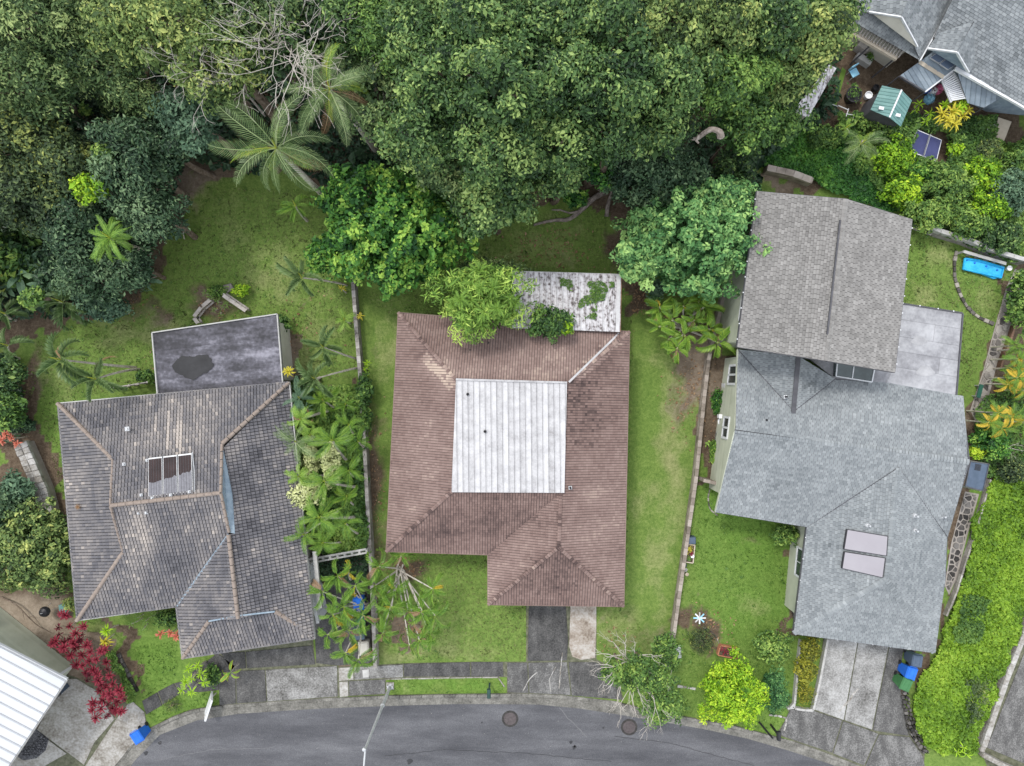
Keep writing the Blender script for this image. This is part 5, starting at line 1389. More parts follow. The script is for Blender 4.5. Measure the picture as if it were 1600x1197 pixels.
def cover(name, px, label, pal, h, dens, lsize, cat='ground cover', aspect=.6, tonebase=.5, seed=1, bump=.5, kind='stuff', group=None, holes=None, patch=.16):
    """leafy cover with a lumpy top over a pixel polygon on the ground"""
    g = np.random.default_rng(seed); P = [(p.x, p.y) for p in WL(px, 0)]; xs = [p[0] for p in P]; ys = [p[1] for p in P]
    A_ = (max(xs) - min(xs)) * (max(ys) - min(ys)); n = int(A_ * dens); X = g.uniform(min(xs), max(xs), n); Y = g.uniform(min(ys), max(ys), n)
    jx = X + (vnoise(X, Y, .6, seed + 9) - .5) * .5; jy = Y + (vnoise(X, Y, .6, seed + 19) - .5) * .5
    m = inside_np(P, jx, jy)
    if holes:
        for hpx in holes: m &= ~inside_np([(p.x, p.y) for p in WL(hpx, 0)], X, Y)
    X, Y = X[m], Y[m]; n = len(X)
    hh = vnoise(X, Y, .55, seed) * .6 + vnoise(X, Y, 1.6, seed + 1) * .4
    # sink near the border
    Z = h * (1 - bump + bump * hh * 1.6) * g.uniform(.55, 1.0, n) ** .5
    e = .12; gx = (vnoise(X + e, Y, .55, seed) - vnoise(X - e, Y, .55, seed)) / (2 * e) * h * bump; gy = (vnoise(X, Y + e, .55, seed) - vnoise(X, Y - e, .55, seed)) / (2 * e) * h * bump
    N = np.stack([-gx, -gy, np.ones(n)], 1) + g.normal(0, .42, (n, 3))
    tone = tonebase + g.normal(0, .13, n) + (vnoise(X, Y, 1.1, seed + 5) - .5) * patch * 2 + (hh - .5) * .25
    c = Vector((float(X.mean()), float(Y.mean()), 0))
    me = leaves_mesh(name, np.stack([X - c.x, Y - c.y, Z], 1), N, np.full(n, lsize), aspect, tone, PAL[pal], seed)
    return tag(link(name, me, None, c), label, cat, group, kind)

# ================= forest behind the houses =================
T = crown_tree
T(58,40,95,70,10.5,'grey','grey-green tree crown filling the top left corner of the picture', tonebase=.5, aspect=.38)
T(48,128,75,62,9.5,'grey','grey-green tree crown on the left edge, just below the corner tree', tonebase=.46, aspect=.38)
T(135,70,60,62,9,'grey','darker grey-green tree between the corner tree and the yellow-green canopy', tonebase=.36, aspect=.38)
T(165,110,52,42,8.2,'grey','small-leaved tree with a dark hollow on its left side, upper left forest', tonebase=.50, aspect=.38)
T(205,45,65,62,10,'yellow','yellowish-green treetop at the upper edge, left of the two yellow crowns', tonebase=.40, aspect=.45)
T(275,60,78,70,10.8,'yellow','broad yellow-green crown left of the bare white branches', tonebase=.50, aspect=.45)
T(345,100,72,66,10,'yellow','yellow-green crown mixed with dry twigs, above the coconut palms', tonebase=.48, aspect=.45)
T(395,40,74,66,9.4,'grey','green crown under the bare white branches at the top', tonebase=.46, aspect=.45)
T(470,60,70,70,8.6,'mango','dark green crown behind the bare white branches', tonebase=.36)
T(215,150,48,36,7.4,'grey','round grey-green crown above the dark gap in the left forest', tonebase=.52, aspect=.38)
T(298,185,48,55,7.2,'blue','blue-green tree left of the coconut palms', tonebase=.50)
T(185,165,30,24,4.6,'grey','low shaded shrub down in the dark gap of the left forest', 'shrub', 'shrub', tonebase=.3)
T(140,160,42,34,4.4,'dark','dark bluish bush in the deepest gap of the left forest', 'shrub', 'shrub', tonebase=.3)
T(215,255,72,72,7.2,'dark','large round dark green tree at the edge of the left back lawn', tonebase=.50, aspect=.42)
T(262,225,38,48,6,'dark','dark green tree leaning toward the coconut palms, by the lawn edge', tonebase=.45)
T(48,225,80,62,7.6,'olive','olive tree with yellowing tips on the left edge', tonebase=.50)
T(110,265,60,50,7,'olive','drab olive tree with bright sprigs beside the large dark tree', tonebase=.42)
T(50,310,74,58,6.6,'olive','dull dark olive tree with fine leaves on the left edge', tonebase=.34)
T(120,350,62,52,5.8,'dark','dark tree behind the pale feathery palm', tonebase=.42)
T(235,335,56,50,6.2,'dark','glossy dark green tree right of the pale feathery palm', tonebase=.55, aspect=.4)
T(150,435,62,44,4.8,'dark','lowest dark green bush of the left forest, bulging onto the lawn', 'large_shrub', 'shrub', tonebase=.55, aspect=.4)
T(205,420,38,38,4.4,'dark','dark green bush below the pale feathery palm, beside the lawn', 'large_shrub', 'shrub', tonebase=.50, aspect=.4)
T(165,478,42,26,3.0,'blue','low bluish bush at the bottom tip of the left forest', 'shrub', 'shrub', tonebase=.40)
T(30,405,50,55,3.4,'fresh','deep green thicket of broad leaves on the left edge', 'large_shrub', 'shrub', tonebase=.25, lsize=.34)
T(95,425,40,50,3.2,'dark','deep shaded thicket between the broad-leaved thicket and the dark bushes', 'large_shrub', 'shrub', tonebase=.38, lsize=.3)
for x, y, r, lb in ((142,297,26,'bright lime sprig-leaved bush poking through the left forest'),(160,240,16,'small bright green tuft on the crown of the large dark tree'),(42,182,20,'bright green tuft low in the upper left forest'),(134,172,10,'little bright green tuft in the dark gap of the left forest'),(52,465,20,'round-leaved bright plant beside the dark palms on the left')):
    T(x,y,r,r*.9,6.9 if y<320 and y>230 else 4.6,'lime' if r > 20 else 'fresh',lb,'shrub','shrub',tonebase=.42 if r > 20 else .6,lsize=.16,clump=.35)
# mid forest
T(545,40,58,58,9,'mango','dark crown between the bare white branches and the big canopy', tonebase=.42)
T(600,60,50,55,9.6,'fresh','lighter green crown left of the big dark canopy, with a patch of bare twigs', tonebase=.42, aspect=.4)
T(590,150,52,70,8.4,'grey','soft green crown touching the upper coconut palm', tonebase=.40)
T(655,50,66,62,11,'mango','domed dark crown at the top edge, left third of the big canopy', tonebase=.50)
T(690,130,72,64,11.4,'mango','broad dense crown in the left part of the big canopy', tonebase=.50)
T(660,215,72,60,9.6,'mango','dense crown at the lower left of the big canopy, above the bright green tree', tonebase=.52)
T(765,50,78,68,12.4,'mango','tall crown at the top edge in the middle of the big canopy', tonebase=.46)
T(790,140,82,74,12.8,'mango','tallest dense crown in the middle of the big canopy', tonebase=.50)
T(775,235,76,66,10.6,'mango','dense crown just above the pendant bulge of the big canopy', tonebase=.55)
T(770,312,62,52,7.6,'mango','bulging lowest crown of the big canopy hanging over the back lawn', tonebase=.62, aspect=.6, dens=1.3)
T(700,270,50,40,7.4,'grey','pale green crown between the bright green tree and the bulging crown', tonebase=.46)
T(860,50,70,62,12,'mango','green crown at the top edge, right of the centre of the canopy', tonebase=.44)
T(875,130,74,66,12,'mango','grey-green crown right of the tallest crown', tonebase=.44)
T(860,215,72,60,10,'mango','yellow-flecked crown in the lower middle of the big canopy', tonebase=.54)
T(870,272,50,40,6.8,'mango','low yellow-flecked crown above the fallen branches', tonebase=.52)
T(945,50,68,60,12,'mango','crown at the top edge beside the yellow-green flecked ones', tonebase=.40)
T(960,125,72,66,11.8,'mango','dark hollowed crown in the right part of the canopy', tonebase=.42)
T(950,205,64,56,9.8,'mango','bushy crown above the dark low tree', tonebase=.50)
T(1040,45,70,60,11.6,'yellow','yellow-green crown at the top edge, right part of the canopy', tonebase=.34)
T(1045,125,66,62,11,'mango','green crown left of the bright fresh-green one', tonebase=.52)
T(1030,200,56,48,8.8,'mango','crown with yellow sprigs above the curled dead trunk', tonebase=.56)
T(1120,50,62,54,10.6,'yellow','yellow-green crown at the top edge over the right end of the canopy', tonebase=.36)
T(1130,130,52,54,9.6,'fresh','bright fresh-green crown near the right end of the canopy', tonebase=.42)
T(1175,115,48,46,8.4,'fresh','fresh-green crown with lime tips at the right end of the canopy', tonebase=.44)
T(1165,195,56,48,7.6,'fresh','green crown beside the curled dead trunk', tonebase=.34)
T(1205,45,58,52,9.6,'mango','dark crown at the top edge between the canopy and the corner house', tonebase=.42)
T(1265,60,62,55,8.6,'yellow','yellow-dotted tree next to the pergola of the corner house', tonebase=.46)
T(1225,120,52,50,7.6,'yellow','tree with yellow tips above the long low shed', tonebase=.40)
T(1215,190,42,44,5.6,'fresh','leafy bush left of the long low shed', 'large_shrub', 'shrub', tonebase=.34)
T(1300,20,44,46,7.6,'mango','dark tree against the corner house roof at the top edge', tonebase=.44)
T(1030,284,86,54,5.4,'dark','low dark blue-green tree between the canopy and the fresh-green tree', tonebase=.52, lsize=.16, dens=1.2)
T(930,262,34,28,4.4,'bright','small bright green bush in shade beside the fallen branches', 'shrub', 'shrub', tonebase=.30)
T(1150,262,34,30,4.0,'mango','small dark bush at the right end of the low dark tree', 'shrub', 'shrub', tonebase=.36)
T(900,312,22,14,1.6,'bright','little bright green shrub at the left end of the fallen branches', 'shrub', 'shrub', tonebase=.35)
TOPS = {30:'the grey-green corner tree',180:'the leftmost yellow-green one',330:'the pale leafless twigs',480:'the tangled white branches',620:'the left end of the big canopy',760:'the middle of the big canopy',900:'the canopy right of centre',1040:'a yellow-green crown',1180:'the right end of the canopy'}
for x, y, r, z in ((30,-50,90,10),(180,-50,90,10.5),(330,-50,90,10.5),(480,-50,85,9.5),(620,-50,85,10.5),(760,-55,85,12),(900,-55,85,12),(1040,-50,85,11),(1180,-50,80,10)):
    T(x,y,r,62,z,'mango','treetop cut by the top edge above ' + TOPS[x],dens=.6,group='tree crowns beyond the top edge',lsize=.26)
for x, y, r, z in ((-60,60,70,9),(-60,190,70,8),(-60,320,70,6.5),(-60,450,60,5)):
    T(x,y,r,70,z,'olive','olive treetop cut by the left edge, beside ' + {60:'the grey-green corner tree',190:'the crown below the corner tree',320:'the dull dark olive tree',450:'the broad-leaved thicket'}[y],dens=.6,group='tree crowns beyond the left edge',lsize=.26)
# trees of the middle lot
T(622,362,108,98,5.6,'bright','large glossy bright green tree between the two back lawns', tonebase=.42, lsize=.21, aspect=.6, clump=.5, upleaf=.24, dens=1.25)
T(540,315,44,48,4.6,'bright','bright green tree limb with darker leaves reaching to the palms', tonebase=.34, lsize=.25, clump=.5, upleaf=.2)
T(508,400,28,30,3.2,'bright','straggling bright green branch at the left of the glossy tree', 'large_shrub', 'shrub', tonebase=.4, lsize=.25, clump=.4, upleaf=.25)
T(1082,375,104,86,6.2,'mint','broad fresh-green tree with rosette-like leaf clusters beside the taupe roof', tonebase=.44, lsize=.20, aspect=.5, clump=.42, upleaf=.16, dens=1.5)
T(1120,318,60,36,5.6,'mint','upper limb of fresh-green rosette foliage, next to the taupe roof corner', tonebase=.42, lsize=.2, clump=.42, upleaf=.15, dens=1.4)
T(1000,395,38,56,4.6,'mint','yellower left limb of the rosette-leaved tree, over the lawn', tonebase=.55, lsize=.2, clump=.42, upleaf=.15, dens=1.3)
T(858,504,38,26,4.4,'fresh','dark green bush growing over the edge between patio roof and brown roof', 'large_shrub', 'shrub', tonebase=.30, clump=.4)
T(886,512,10,12,4.2,'lime','small lime-leaved sprig on the right end of the dark bush over the brown roof', 'shrub', 'shrub', tonebase=.5, clump=.25, lsize=.15)
T(1025,452,16,14,1.4,'blue','small bluish shrub by the heap of dry leaves near the right wall', 'shrub', 'shrub', tonebase=.6)
T(1022,468,12,12,1.0,'mint','little fresh-green plant next to the small bluish shrub', 'shrub', 'shrub', tonebase=.6)
# feathery plume tree over the house corner
def plume_tree():
    b = W(757,478,0); t = thing('feathery_tree', 'yellow-green clump of feathery plumes towering over the corner of the brown roof', 'tree', b)
    rr = random.Random(3)
    for (x, y, z, n, s) in [(752 + rr.uniform(-1, 1) * 62 * math.cos(k * 2.4), 468 + 50 * math.sqrt(k / 24) * math.sin(k * 2.4) + rr.uniform(-6, 6), 6.3 - 1.6 * (k / 24) + rr.uniform(-.3, .3), 9, .40 + .12 * rr.random()) for k in range(24)]:
        p = W(x, y, z); mb = MB(); limb(mb, b + Vector((rr.uniform(-.4, .4), rr.uniform(-.3, .3), 0)), p - Vector((0, 0, .2)), .07, .04, .06, 4, 5, rr); mb.build('stem', palmtrunk, t)
        head(t, p, FR['plume'], int(n * 2.6), (1.35, -.9), s * rr.uniform(.8, 1.15), rr)
plume_tree()
T(752,468,74,62,6.2,'feather','yellow-green leafy undergrowth filling the feathery plume clump', 'large_shrub', 'shrub', tonebase=.50, lsize=.24, aspect=.2, dens=1.7, upleaf=.15)
T(765,425,60,20,3.4,'grey','dull grey-green rear side of the feathery clump, next to the patio roof', 'large_shrub', 'shrub', tonebase=.45, lsize=.18, aspect=.25)

# bare and dead trees
bare_tree((560,150),(455,40),9.8,[(400,15),(385,60),(430,85),(470,80),(500,60),(530,25),(500,8),(440,0),(410,100),(370,110),(350,90),(455,100),(480,20),(420,40),(515,45),(445,65),(470,105)],'leafless tree with tangled white branches at the top, above the coconut palms', r0=.10, seed=4, depth=4, fork=2, shrink=.7)
bare_tree((420,190),(345,115),10.6,[(300,130),(285,115),(315,145),(345,145),(370,130),(390,95),(330,95),(300,70),(290,90),(320,130),(360,120)],'leafless pale twigs sticking out of the yellow-green crown', r0=.05, seed=5, depth=4, fork=2, shrink=.55)
bare_tree((600,200),(585,165),8.6,[(575,150),(570,175),(590,180),(600,160)],'small grey dead twigs right of the upper coconut palm', r0=.04, seed=6, depth=3, fork=2)
bare_tree((640,70),(622,50),10.4,[(612,40),(630,42),(636,55),(618,60)],'tiny nest of grey twigs in the light crown left of the canopy', r0=.03, seed=16, depth=3, fork=2)
# half-bare tree at the front right corner of the lot
bare_tree((988,1040),(985,1035),3.4,[(945,1075),(955,1100),(990,1105),(1005,1110),(940,1060),(960,1010),(950,1000),(968,990),(930,1015),(1000,1000),(1030,1125),(1048,1130),(1040,1065),(930,1050),(1020,1010),(985,1120)],'half-bare tree with pale twisting branches at the kerb, right of the centre driveway', r0=.05, seed=8, depth=4, fork=2, shrink=.60)
for x, y, rx, ry, z, tb, lb in ((1012,1052,40,32,3.5,.42,'green foliage mass on the upper side of the half-bare kerb tree'),(1033,1098,38,32,3.3,.45,'green foliage mass hanging over the kerb below the half-bare tree'),(1040,1015,24,30,2.4,.36,'darker foliage beside the lot wall near the half-bare tree'),(968,1050,34,24,2.8,.44,'small dark foliage tuft at the foot of the half-bare tree')):
    T(x,y,rx,ry,z,'fresh',lb,'large_shrub','shrub',tonebase=tb+.04,clump=.34,lsize=.14,dens=.85,spread=.1)

# ================= palms =================
palm((590,240),(515,140),8.6,'coco',15,.86,'coconut palm with some brown fronds, the upper of the two tall palms', seed=2, rt=.14, dry=4, mix=('cocoY',5))
palm((520,320),(432,232),7.8,'coco',16,1.0,'largest coconut palm, with pale arching fronds over the left lawn', seed=9, rt=.14, dry=2, mix=('cocoY',4))
palm((480,345),(462,322),3.4,'veeG',8,.9,'short dark palm at the foot of the two coconut palms', seed=4, rt=.07)
palm((175+60,375+20),(172,372),6.2,'plume',24,1.0,'pale feathery-fronded palm rising out of the left forest', seed=5, rt=.09, tilt=(.9,-.3))
palm((60,478),(98,472),2.6,'vee',11,1.2,'dark blue-green palm on the left lawn edge, right of two', seed=6, rt=.07, tilt=(.8,-.4))
palm((25,500),(8,490),3.0,'vee',8,.85,'dark blue-green palm cut by the left edge', seed=7, rt=.07, tilt=(.8,-.4))
palm((212,574),(95,562),5.4,'vee',9,1.1,'leaning palm with white trunk over the left lawn, upper of two', seed=8, rt=.06, bend=.1, dry=1)
palm((217,577),(150,592),4.6,'vee',9,1.1,'leaning palm with white trunk over the left lawn, nearer the house', seed=10, rt=.06, bend=.1, dry=1)
palm((30,560),(12,540),3.6,'vee',8,.8,'palm at the left edge above the lawn corner', seed=12, rt=.06)
palm((542,446),(472,434),4.0,'vee',7,1.0,'thin leaning palm west of the lot wall, the northernmost of its row', seed=13, rt=.05, bend=.12)
palm((556,560),(505,542),3.8,'vee',8,1.0,'leaning dark palm west of the lot wall, second from the north', seed=14, rt=.05, bend=.12)
palm((560,575),(492,592),3.8,'vee',8,1.0,'leaning dark palm beside the grey tiled roof corner', seed=15, rt=.05, bend=.1)
palm((548,505),(538,500),1.6,'arecaY',9,.52,'small yellow-green palm against the lot wall, above the leaning dark palm', seed=17, rt=.05)
palm((545,720),(520,688),4.0,'areca',11,.85,'bright green palm between the houses with a lime spear, northern of its row', seed=18, rt=.07)
palm((562,760),(508,752),4.2,'areca',12,.80,'bright green palm between the houses, second from the north', seed=19, rt=.07)
palm((562,806),(500,808),4.2,'areca',13,.85,'bright green palm between the houses, third from the north', seed=20, rt=.07, mix=('arecaY',3))
palm((566,835),(540,818),3.4,'areca',10,.62,'bright green palm close to the white fence between the houses', seed=21, rt=.06)
palm((520,690),(462,690),4.0,'coco',14,.5,'greyish fan-like palm touching the grey tiled roof', seed=22, rt=.07)
palm((520,640),(470,655),3.6,'arecaY',12,.62,'pale yellowish palm beside the grey tiled roof', seed=23, rt=.07, dry=3)
palm((500,590),(468,622),3.2,'cycad',9,.72,'bluish feathery palm at the corner of the grey tiled roof', seed=24, rt=.07)
palm((560,640),(540,632),2.4,'veeG',8,.62,'small dark palm beside the lot wall in the planted strip', seed=25, rt=.05)
palm((572,700),(560,690),2.4,'banana' if False else 'veeG',7,.75,'dark-leaved palm whose leaves cross the lot wall', seed=26, rt=.05)
palm((1345,222),(1345,225),2.4,'coco',11,.50,'broad bright palm below the green-roofed shed', seed=27, rt=.07, mix=('cocoY',4))
palm((1325,212),(1322,200),1.6,'arecaY',8,.42,'small bright palm left of the broad bright one', seed=28, rt=.05)
palm((550,905),(545,893),2.8,'veeO',3,.6,'small orange-tinged palm below the white fence', seed=29, rt=.05, mix=('veeG',4))
for (bx, by, tx, ty, z, fr_, n_, s_, lb_) in ((540,700,485,680,3.4,'arecaY',12,.6,'pale feathery palm west of the lime-speared palm, in the strip between the houses'),
  (556,680,545,664,3.0,'areca',10,.6,'green palm near the lot wall, just north of the lime-speared palm'),
  (556,745,545,735,3.0,'areca',10,.7,'green palm leaning on the lot wall beside the second of the bright row'),
  (540,790,475,835,3.2,'areca',12,.66,'bright palm touching the grey tiled eave near the white fence'),
  (520,740,468,745,3.0,'arecaY',12,.6,'yellowish palm tucked against the grey tiled eave, middle of the strip'),
  (556,790,542,775,2.6,'veeA',7,.55,'broad-fronded palm between the third bright palm and the lot wall'),
  (530,640,505,625,2.6,'veeA',8,.6,'broad-fronded dark palm at the north end of the planted strip'),
  (540,845,505,848,3.0,'areca',12,.7,'southernmost bright palm of the strip, overhanging the white fence')):
    palm((bx, by), (tx, ty), z, fr_, n_, s_, lb_, seed=bx + ty, rt=.05)
def palm_clump(base, heads, label, seed, fr, n=6, sc=.6, rt=.045, bz=3.0, extra=None):
    rr = random.Random(seed); b = W(*base, 0); t = thing('palm_clump', label, 'palm', b)
    for (x, y) in heads:
        z = bz * rr.uniform(.85, 1.12); tp = W(x, y, z); bb = b + Vector((rr.uniform(-.25, .25), rr.uniform(-.2, .2), 0)); mb = MB(); pts = []
        d = tp - bb
        for i in range(8): u = i / 7; pts.append(bb + Vector((d.x * u ** .9, d.y * u ** .9, d.z * u ** .85)))
        mb.tube(pts, [rt * (1.3 - .5 * i / 7) for i in range(8)], 6, .8); mb.build('trunk', palebark, t)
        head(t, tp, FR[fr], n, (.9, -.35), sc * rr.uniform(.75, 1.15), rr)
        head(t, tp, FR[rr.choice(('veeO', 'arecaD', 'arecaD'))], 1, (0, -.6), sc * .8, rr)
    return t
palm_clump((625,888),[(627,868),(592,885),(586,915),(600,935),(612,948),(638,955),(660,955),(676,920),(680,962),(672,990),(640,1008),(598,990),(655,1000),(618,920)],'many-stemmed palm with pale trunks spreading like spokes on the centre front lawn', 31, 'veeG', 7, .92, .036, 2.6)
palm_clump((575,945),[(512,992),(505,925),(537,948),(555,915),(560,1030),(540,1020),(566,960),(528,900),(545,985),(520,960)],'many-stemmed palm leaning over the left driveway beside the bins', 33, 'veeG', 7, .98, .038, 3.4)
# banana-like clump at the right
def leaf_clump(name, label, cat, spots, bl, n, sc, z, seed, tilt=(1.1,-.2), part='leaf', stemr=.03, bl2=None, stem=palmtrunk):
    rr = random.Random(seed); x0 = sum(s[0] for s in spots) / len(spots); y0 = sum(s[1] for s in spots) / len(spots); b = W(x0, y0, 0); t = thing(name, label, cat, b)
    for s in spots:
        x, y = s[0], s[1]; zz = z * rr.uniform(.85, 1.15); p = W(x, y, zz); q = Vector((p.x + rr.uniform(-.1, .1) - (p.x - b.x) * .25, p.y - (p.y - b.y) * .25, 0))
        mb = MB(); mb.tube([q, q.lerp(p, .5) + Vector((rr.uniform(-.05, .05), rr.uniform(-.05, .05), 0)), p], [stemr * 1.2, stemr, stemr * .8], 5); mb.build('stem', stem, t)
        rosette(t, p, bl2 if (bl2 and rr.random() < .3) else bl, n, sc * rr.uniform(.8, 1.15), rr, tilt, part)
    return t
palm_clump((1070,510),[(1030,480),(1050,500),(1068,478),(1085,500),(1070,525),(1045,530),(1100,480),(1110,515),(1030,510),(1092,470),(1122,535),(1058,545)],'clump of broad green fronds with some orange tips beside the right lot wall',41,'veeA',7,.62,.05,2.2)
leaf_clump('banana_clump','dark broad-leaved banana-like plants in the shade at the left edge','plant',[(30,430),(60,410),(15,450),(75,450),(45,395)],'bananaD',6,.8,2.2,42,(1.0,-.1))
leaf_clump('dark_strap_plant','dark plants with broad leaves along the forest edge by the left lawn','plant',[(235,435),(285,355),(230,440)],'bananaD',5,.5,1.0,43)
leaf_clump('yellow_croton','large golden-yellow spiky shrub at the corner house, below the white trellis','shrub',[(1474,165),(1488,158),(1502,165),(1470,180),(1486,176),(1502,182),(1488,194),(1510,174),(1478,190),(1496,170)],'gold',22,.95,1.6,44,(1.3,-.3),bl2='goldG',stemr=.02)
leaf_clump('yellow_bromeliad','bright yellow-green spiky plant at the corner of the grey tarred roof','plant',[(452,581)],'goldG',30,.85,3.1,45,(1.3,-.1),bl2='gold')
leaf_clump('yellow_croton','bright yellow spiky shrub with a green centre beside the red ti plants','shrub',[(168,985),(166,1002)],'gold',24,.85,1.3,46,(1.3,-.2),bl2='goldG')
leaf_clump('coral_ti_plant','coral-pink ti plant heads at the edge of the small front lawn','plant',[(252,990),(267,989),(277,993)],'coral',18,.95,1.0,47)
leaf_clump('coral_ti_plant','coral-pink ti plant on top of the stone wall at the left edge','plant',[(10,678),(4,688),(18,684),(28,694)],'coral',18,1.0,1.6,48,bl2='crim')
leaf_clump('strap_leaf_plant','pale stalky plants with long thin leaves along the grey tiled front eave','plant',[(195,962),(205,975),(215,965),(228,970),(240,962),(222,985),(208,952),(250,965)],'strap',9,.8,.9,49,(1.0,-.3))
leaf_clump('screw_pine','yellow-green tufted plant group beside the dark entrance path','shrub',[(291,1065),(300,1060),(315,1052),(285,1078),(300,1080),(320,1065),(295,1044),(310,1040)],'strapY',20,.75,1.3,50,(1.3,-.5),bl2='goldG',stemr=.05)
leaf_clump('paddle_leaf_plant','plant with three big yellow-edged paddle leaves at the garage corner','plant',[(361,1050)],'banana',6,.55,1.6,51,(.5,-.4))
leaf_clump('fern_clump','ferns and small plants inside the weathered garden border on the left lawn','plant',[(330,465),(322,458),(340,470),(350,480),(335,485),(355,475),(345,492)],'strap',10,.7,.4,52)
leaf_clump('fan_palm_shrub','grey-green fan-leaved shrubs against the grey tiled roof','plant',[(455,612),(462,640),(450,660),(445,705),(455,730),(478,640)],'fan',16,.75,2.0,53,(1.2,-.4))
leaf_clump('lime_tuft','bright yellow-green tuft beside the lot wall, inside the middle lot','plant',[(574,568),(571,576),(573,585)],'strapY',14,.5,.7,54)
leaf_clump('yellow_tuft','yellow-orange leaved tuft against the lot wall','plant',[(563,494),(535,450)],'gold',10,.55,.8,55)
leaf_clump('bright_tuft','bright green spiky plants beside the green-roofed shed','plant',[(1435,163),(1452,178),(1445,190),(1430,172)],'strapY',12,.7,.8,56,bl2='strap')
leaf_clump('broad_leaf_plant','broad round leaves on the left slope beside the dark palms','plant',[(50,468),(60,458),(45,476)],'round',7,.7,1.0,57)
leaf_clump('corner_leaf_plant','large round-leaved plant at the lower tip of the bright green bank','plant',[(1505,1168),(1495,1175),(1510,1178)],'round',7,.7,.6,58,bl2='goldG')
# croton / cordyline shrubs on the far right
def amber_clump(spots, label, seed, fr='amber'):
    rr = random.Random(seed); b = W(spots[0][0], spots[0][1], 0); t = thing('amber_palm_clump', label, 'palm', b)
    for x, y in spots:
        p = W(x, y, 2.2 * rr.uniform(.8, 1.15)); mb = MB(); mb.tube([Vector((p.x, p.y, 0)), p], [.05, .04], 5); mb.build('trunk', palmtrunk, t); head(t, p, FR['areca'], 8, (1.1,-.5), .55, rr); head(t, p, FR[fr], 5, (.5,-.5), .55, rr)
amber_clump([(1590,590),(1575,600),(1600,610),(1590,575)],'yellow-orange feathery palms at the right edge beside the stone path',61)
amber_clump([(1560,645),(1580,650),(1545,660),(1565,670),(1600,660)],'orange-green feathery palms below, nearer the light grey roof',62)
amber_clump([(1590,560),(1600,545),(1585,540)],'greener feathery palms at the right edge, topmost of three groups',63,'areca')
T(1545,690,30,26,2.0,'bright','bright green shrub between the orange palms and the awning','shrub','shrub',tonebase=.5,clump=.3,lsize=.16)
T(1525,705,14,12,1.4,'lime','little yellow-lime shrub just above the awning','shrub','shrub',tonebase=.75,clump=.3,lsize=.14)
T(1598,470,24,50,2.0,'fresh','green shrub at the right edge by the top of the stone path','shrub','shrub',tonebase=.5,clump=.35)
bare_tree((1580,700),(1575,700),1.5,[(1560,690),(1590,690),(1575,715),(1550,710),(1600,705)],'grey leafless twiggy shrub at the right edge above the green bank','twiggy_shrub',.03,71,depth=3,fork=2,cat='shrub')
T(1585,735,28,18,.9,'olive','dull brown-green low shrub right of the awning','shrub','shrub',tonebase=.3,clump=.3,lsize=.13)
# red ti plants
tiheads = [(93,980),(111,978),(131,978),(94,991),(103,1004),(85,1004),(110,997),(130,991),(136,1007),(120,1011),(111,1023),(130,1022),(142,1032),(151,1030),(97,958),(103,960),(121,1038),(130,1040),(146,1046),(140,1055),(137,1062),(152,1052),(100,1012),(116,1004),(125,1000),(158,1017),(163,1015),(168,1033),(169,1045),(172,1055),(160,1068),(166,1073),(158,1078),(178,1068),(165,1085),(172,1083),(187,1078),(190,1088),(196,1092),(147,1097),(146,1109),(162,1095),(170,1100),(160,1105),(172,1114),(152,1120),(178,1105),(168,1118),(191,1111),(185,1096),(120,990),(90,1000),(142,1018),(135,1050),(155,1062),(175,1090),(182,1110)]
TIM = [ros_mesh('crim', 20, 1.0, s) for s in (1, 2, 3)] + [ros_mesh('crimD', 12, .9, 4)]
def ti_plants():
    groups = [(tiheads[:15] + [(100,1012),(116,1004),(125,1000),(120,990),(90,1000)], 'tall crimson ti plants at the lower left corner of the grey tiled roof'),
              (tiheads[15:30] + [(142,1018),(135,1050),(155,1062)], 'crimson ti plants in the middle of the red row beside the light driveway'),
              (tiheads[30:50] + [(175,1090),(182,1110)], 'crimson ti plants at the street end of the red row')]
    rr = random.Random(77)
    for hs, lb in groups:
        cx = sum(h[0] for h in hs) / len(hs); cy = sum(h[1] for h in hs) / len(hs); t = thing('red_ti_plant', lb, 'shrub', W(cx + 3, cy, 0))
        for x, y in hs:
            z = rr.uniform(1.3, 2.1); p = W(x, y, z); q = W(x + rr.uniform(2, 10), y - rr.uniform(0, 8), 0); mb = MB(); mb.tube([q, q.lerp(p, .5), p], [.022, .018, .014], 5); mb.build('stem', palebark, t)
            place('leaf_rosette', TIM[rr.choice((0, 1, 2, 0, 1, 2, 3))], t, p, (rr.uniform(-.3, .3), rr.uniform(-.3, .3), rr.uniform(0, 6)), rr.uniform(.7, 1.02))
ti_plants()

# ================= shrubs and covers =================
T(58,858,72,72,3.2,'yellow','large dark shrub tree with yellow tips left of the grey tiled roof', 'large_shrub', 'shrub', tonebase=.34, clump=.5, lsize=.17, dens=1.3, upleaf=.22)
T(12,800,34,50,2.6,'dark','dark green shrub on the left edge below the stone wall', 'large_shrub', 'shrub', tonebase=.55, lsize=.2)
T(25,765,26,26,2.2,'blue','bluish-green leafy shrub beside the stone wall', 'shrub', 'shrub', tonebase=.55, lsize=.24)
T(15,640,28,34,2.4,'fresh','green shrub at the left edge above the coral plant', 'shrub', 'shrub', tonebase=.36, clump=.4)
T(12,585,26,34,2.6,'mango','dark green shrub at the left edge, next to the lawn', 'shrub', 'shrub', tonebase=.45, clump=.4)
T(40,665,16,14,1.0,'dark','small dark shrub where the stone wall meets the lawn', 'shrub', 'shrub', tonebase=.5)
T(1143,1080,51,50,2.4,'lime','round clipped lime-green shrub on the front lawn, largest by the kerb', 'clipped_shrub', 'shrub', tonebase=.44, clump=.42, lsize=.13, dens=1.0, depth=.9, upleaf=.1)
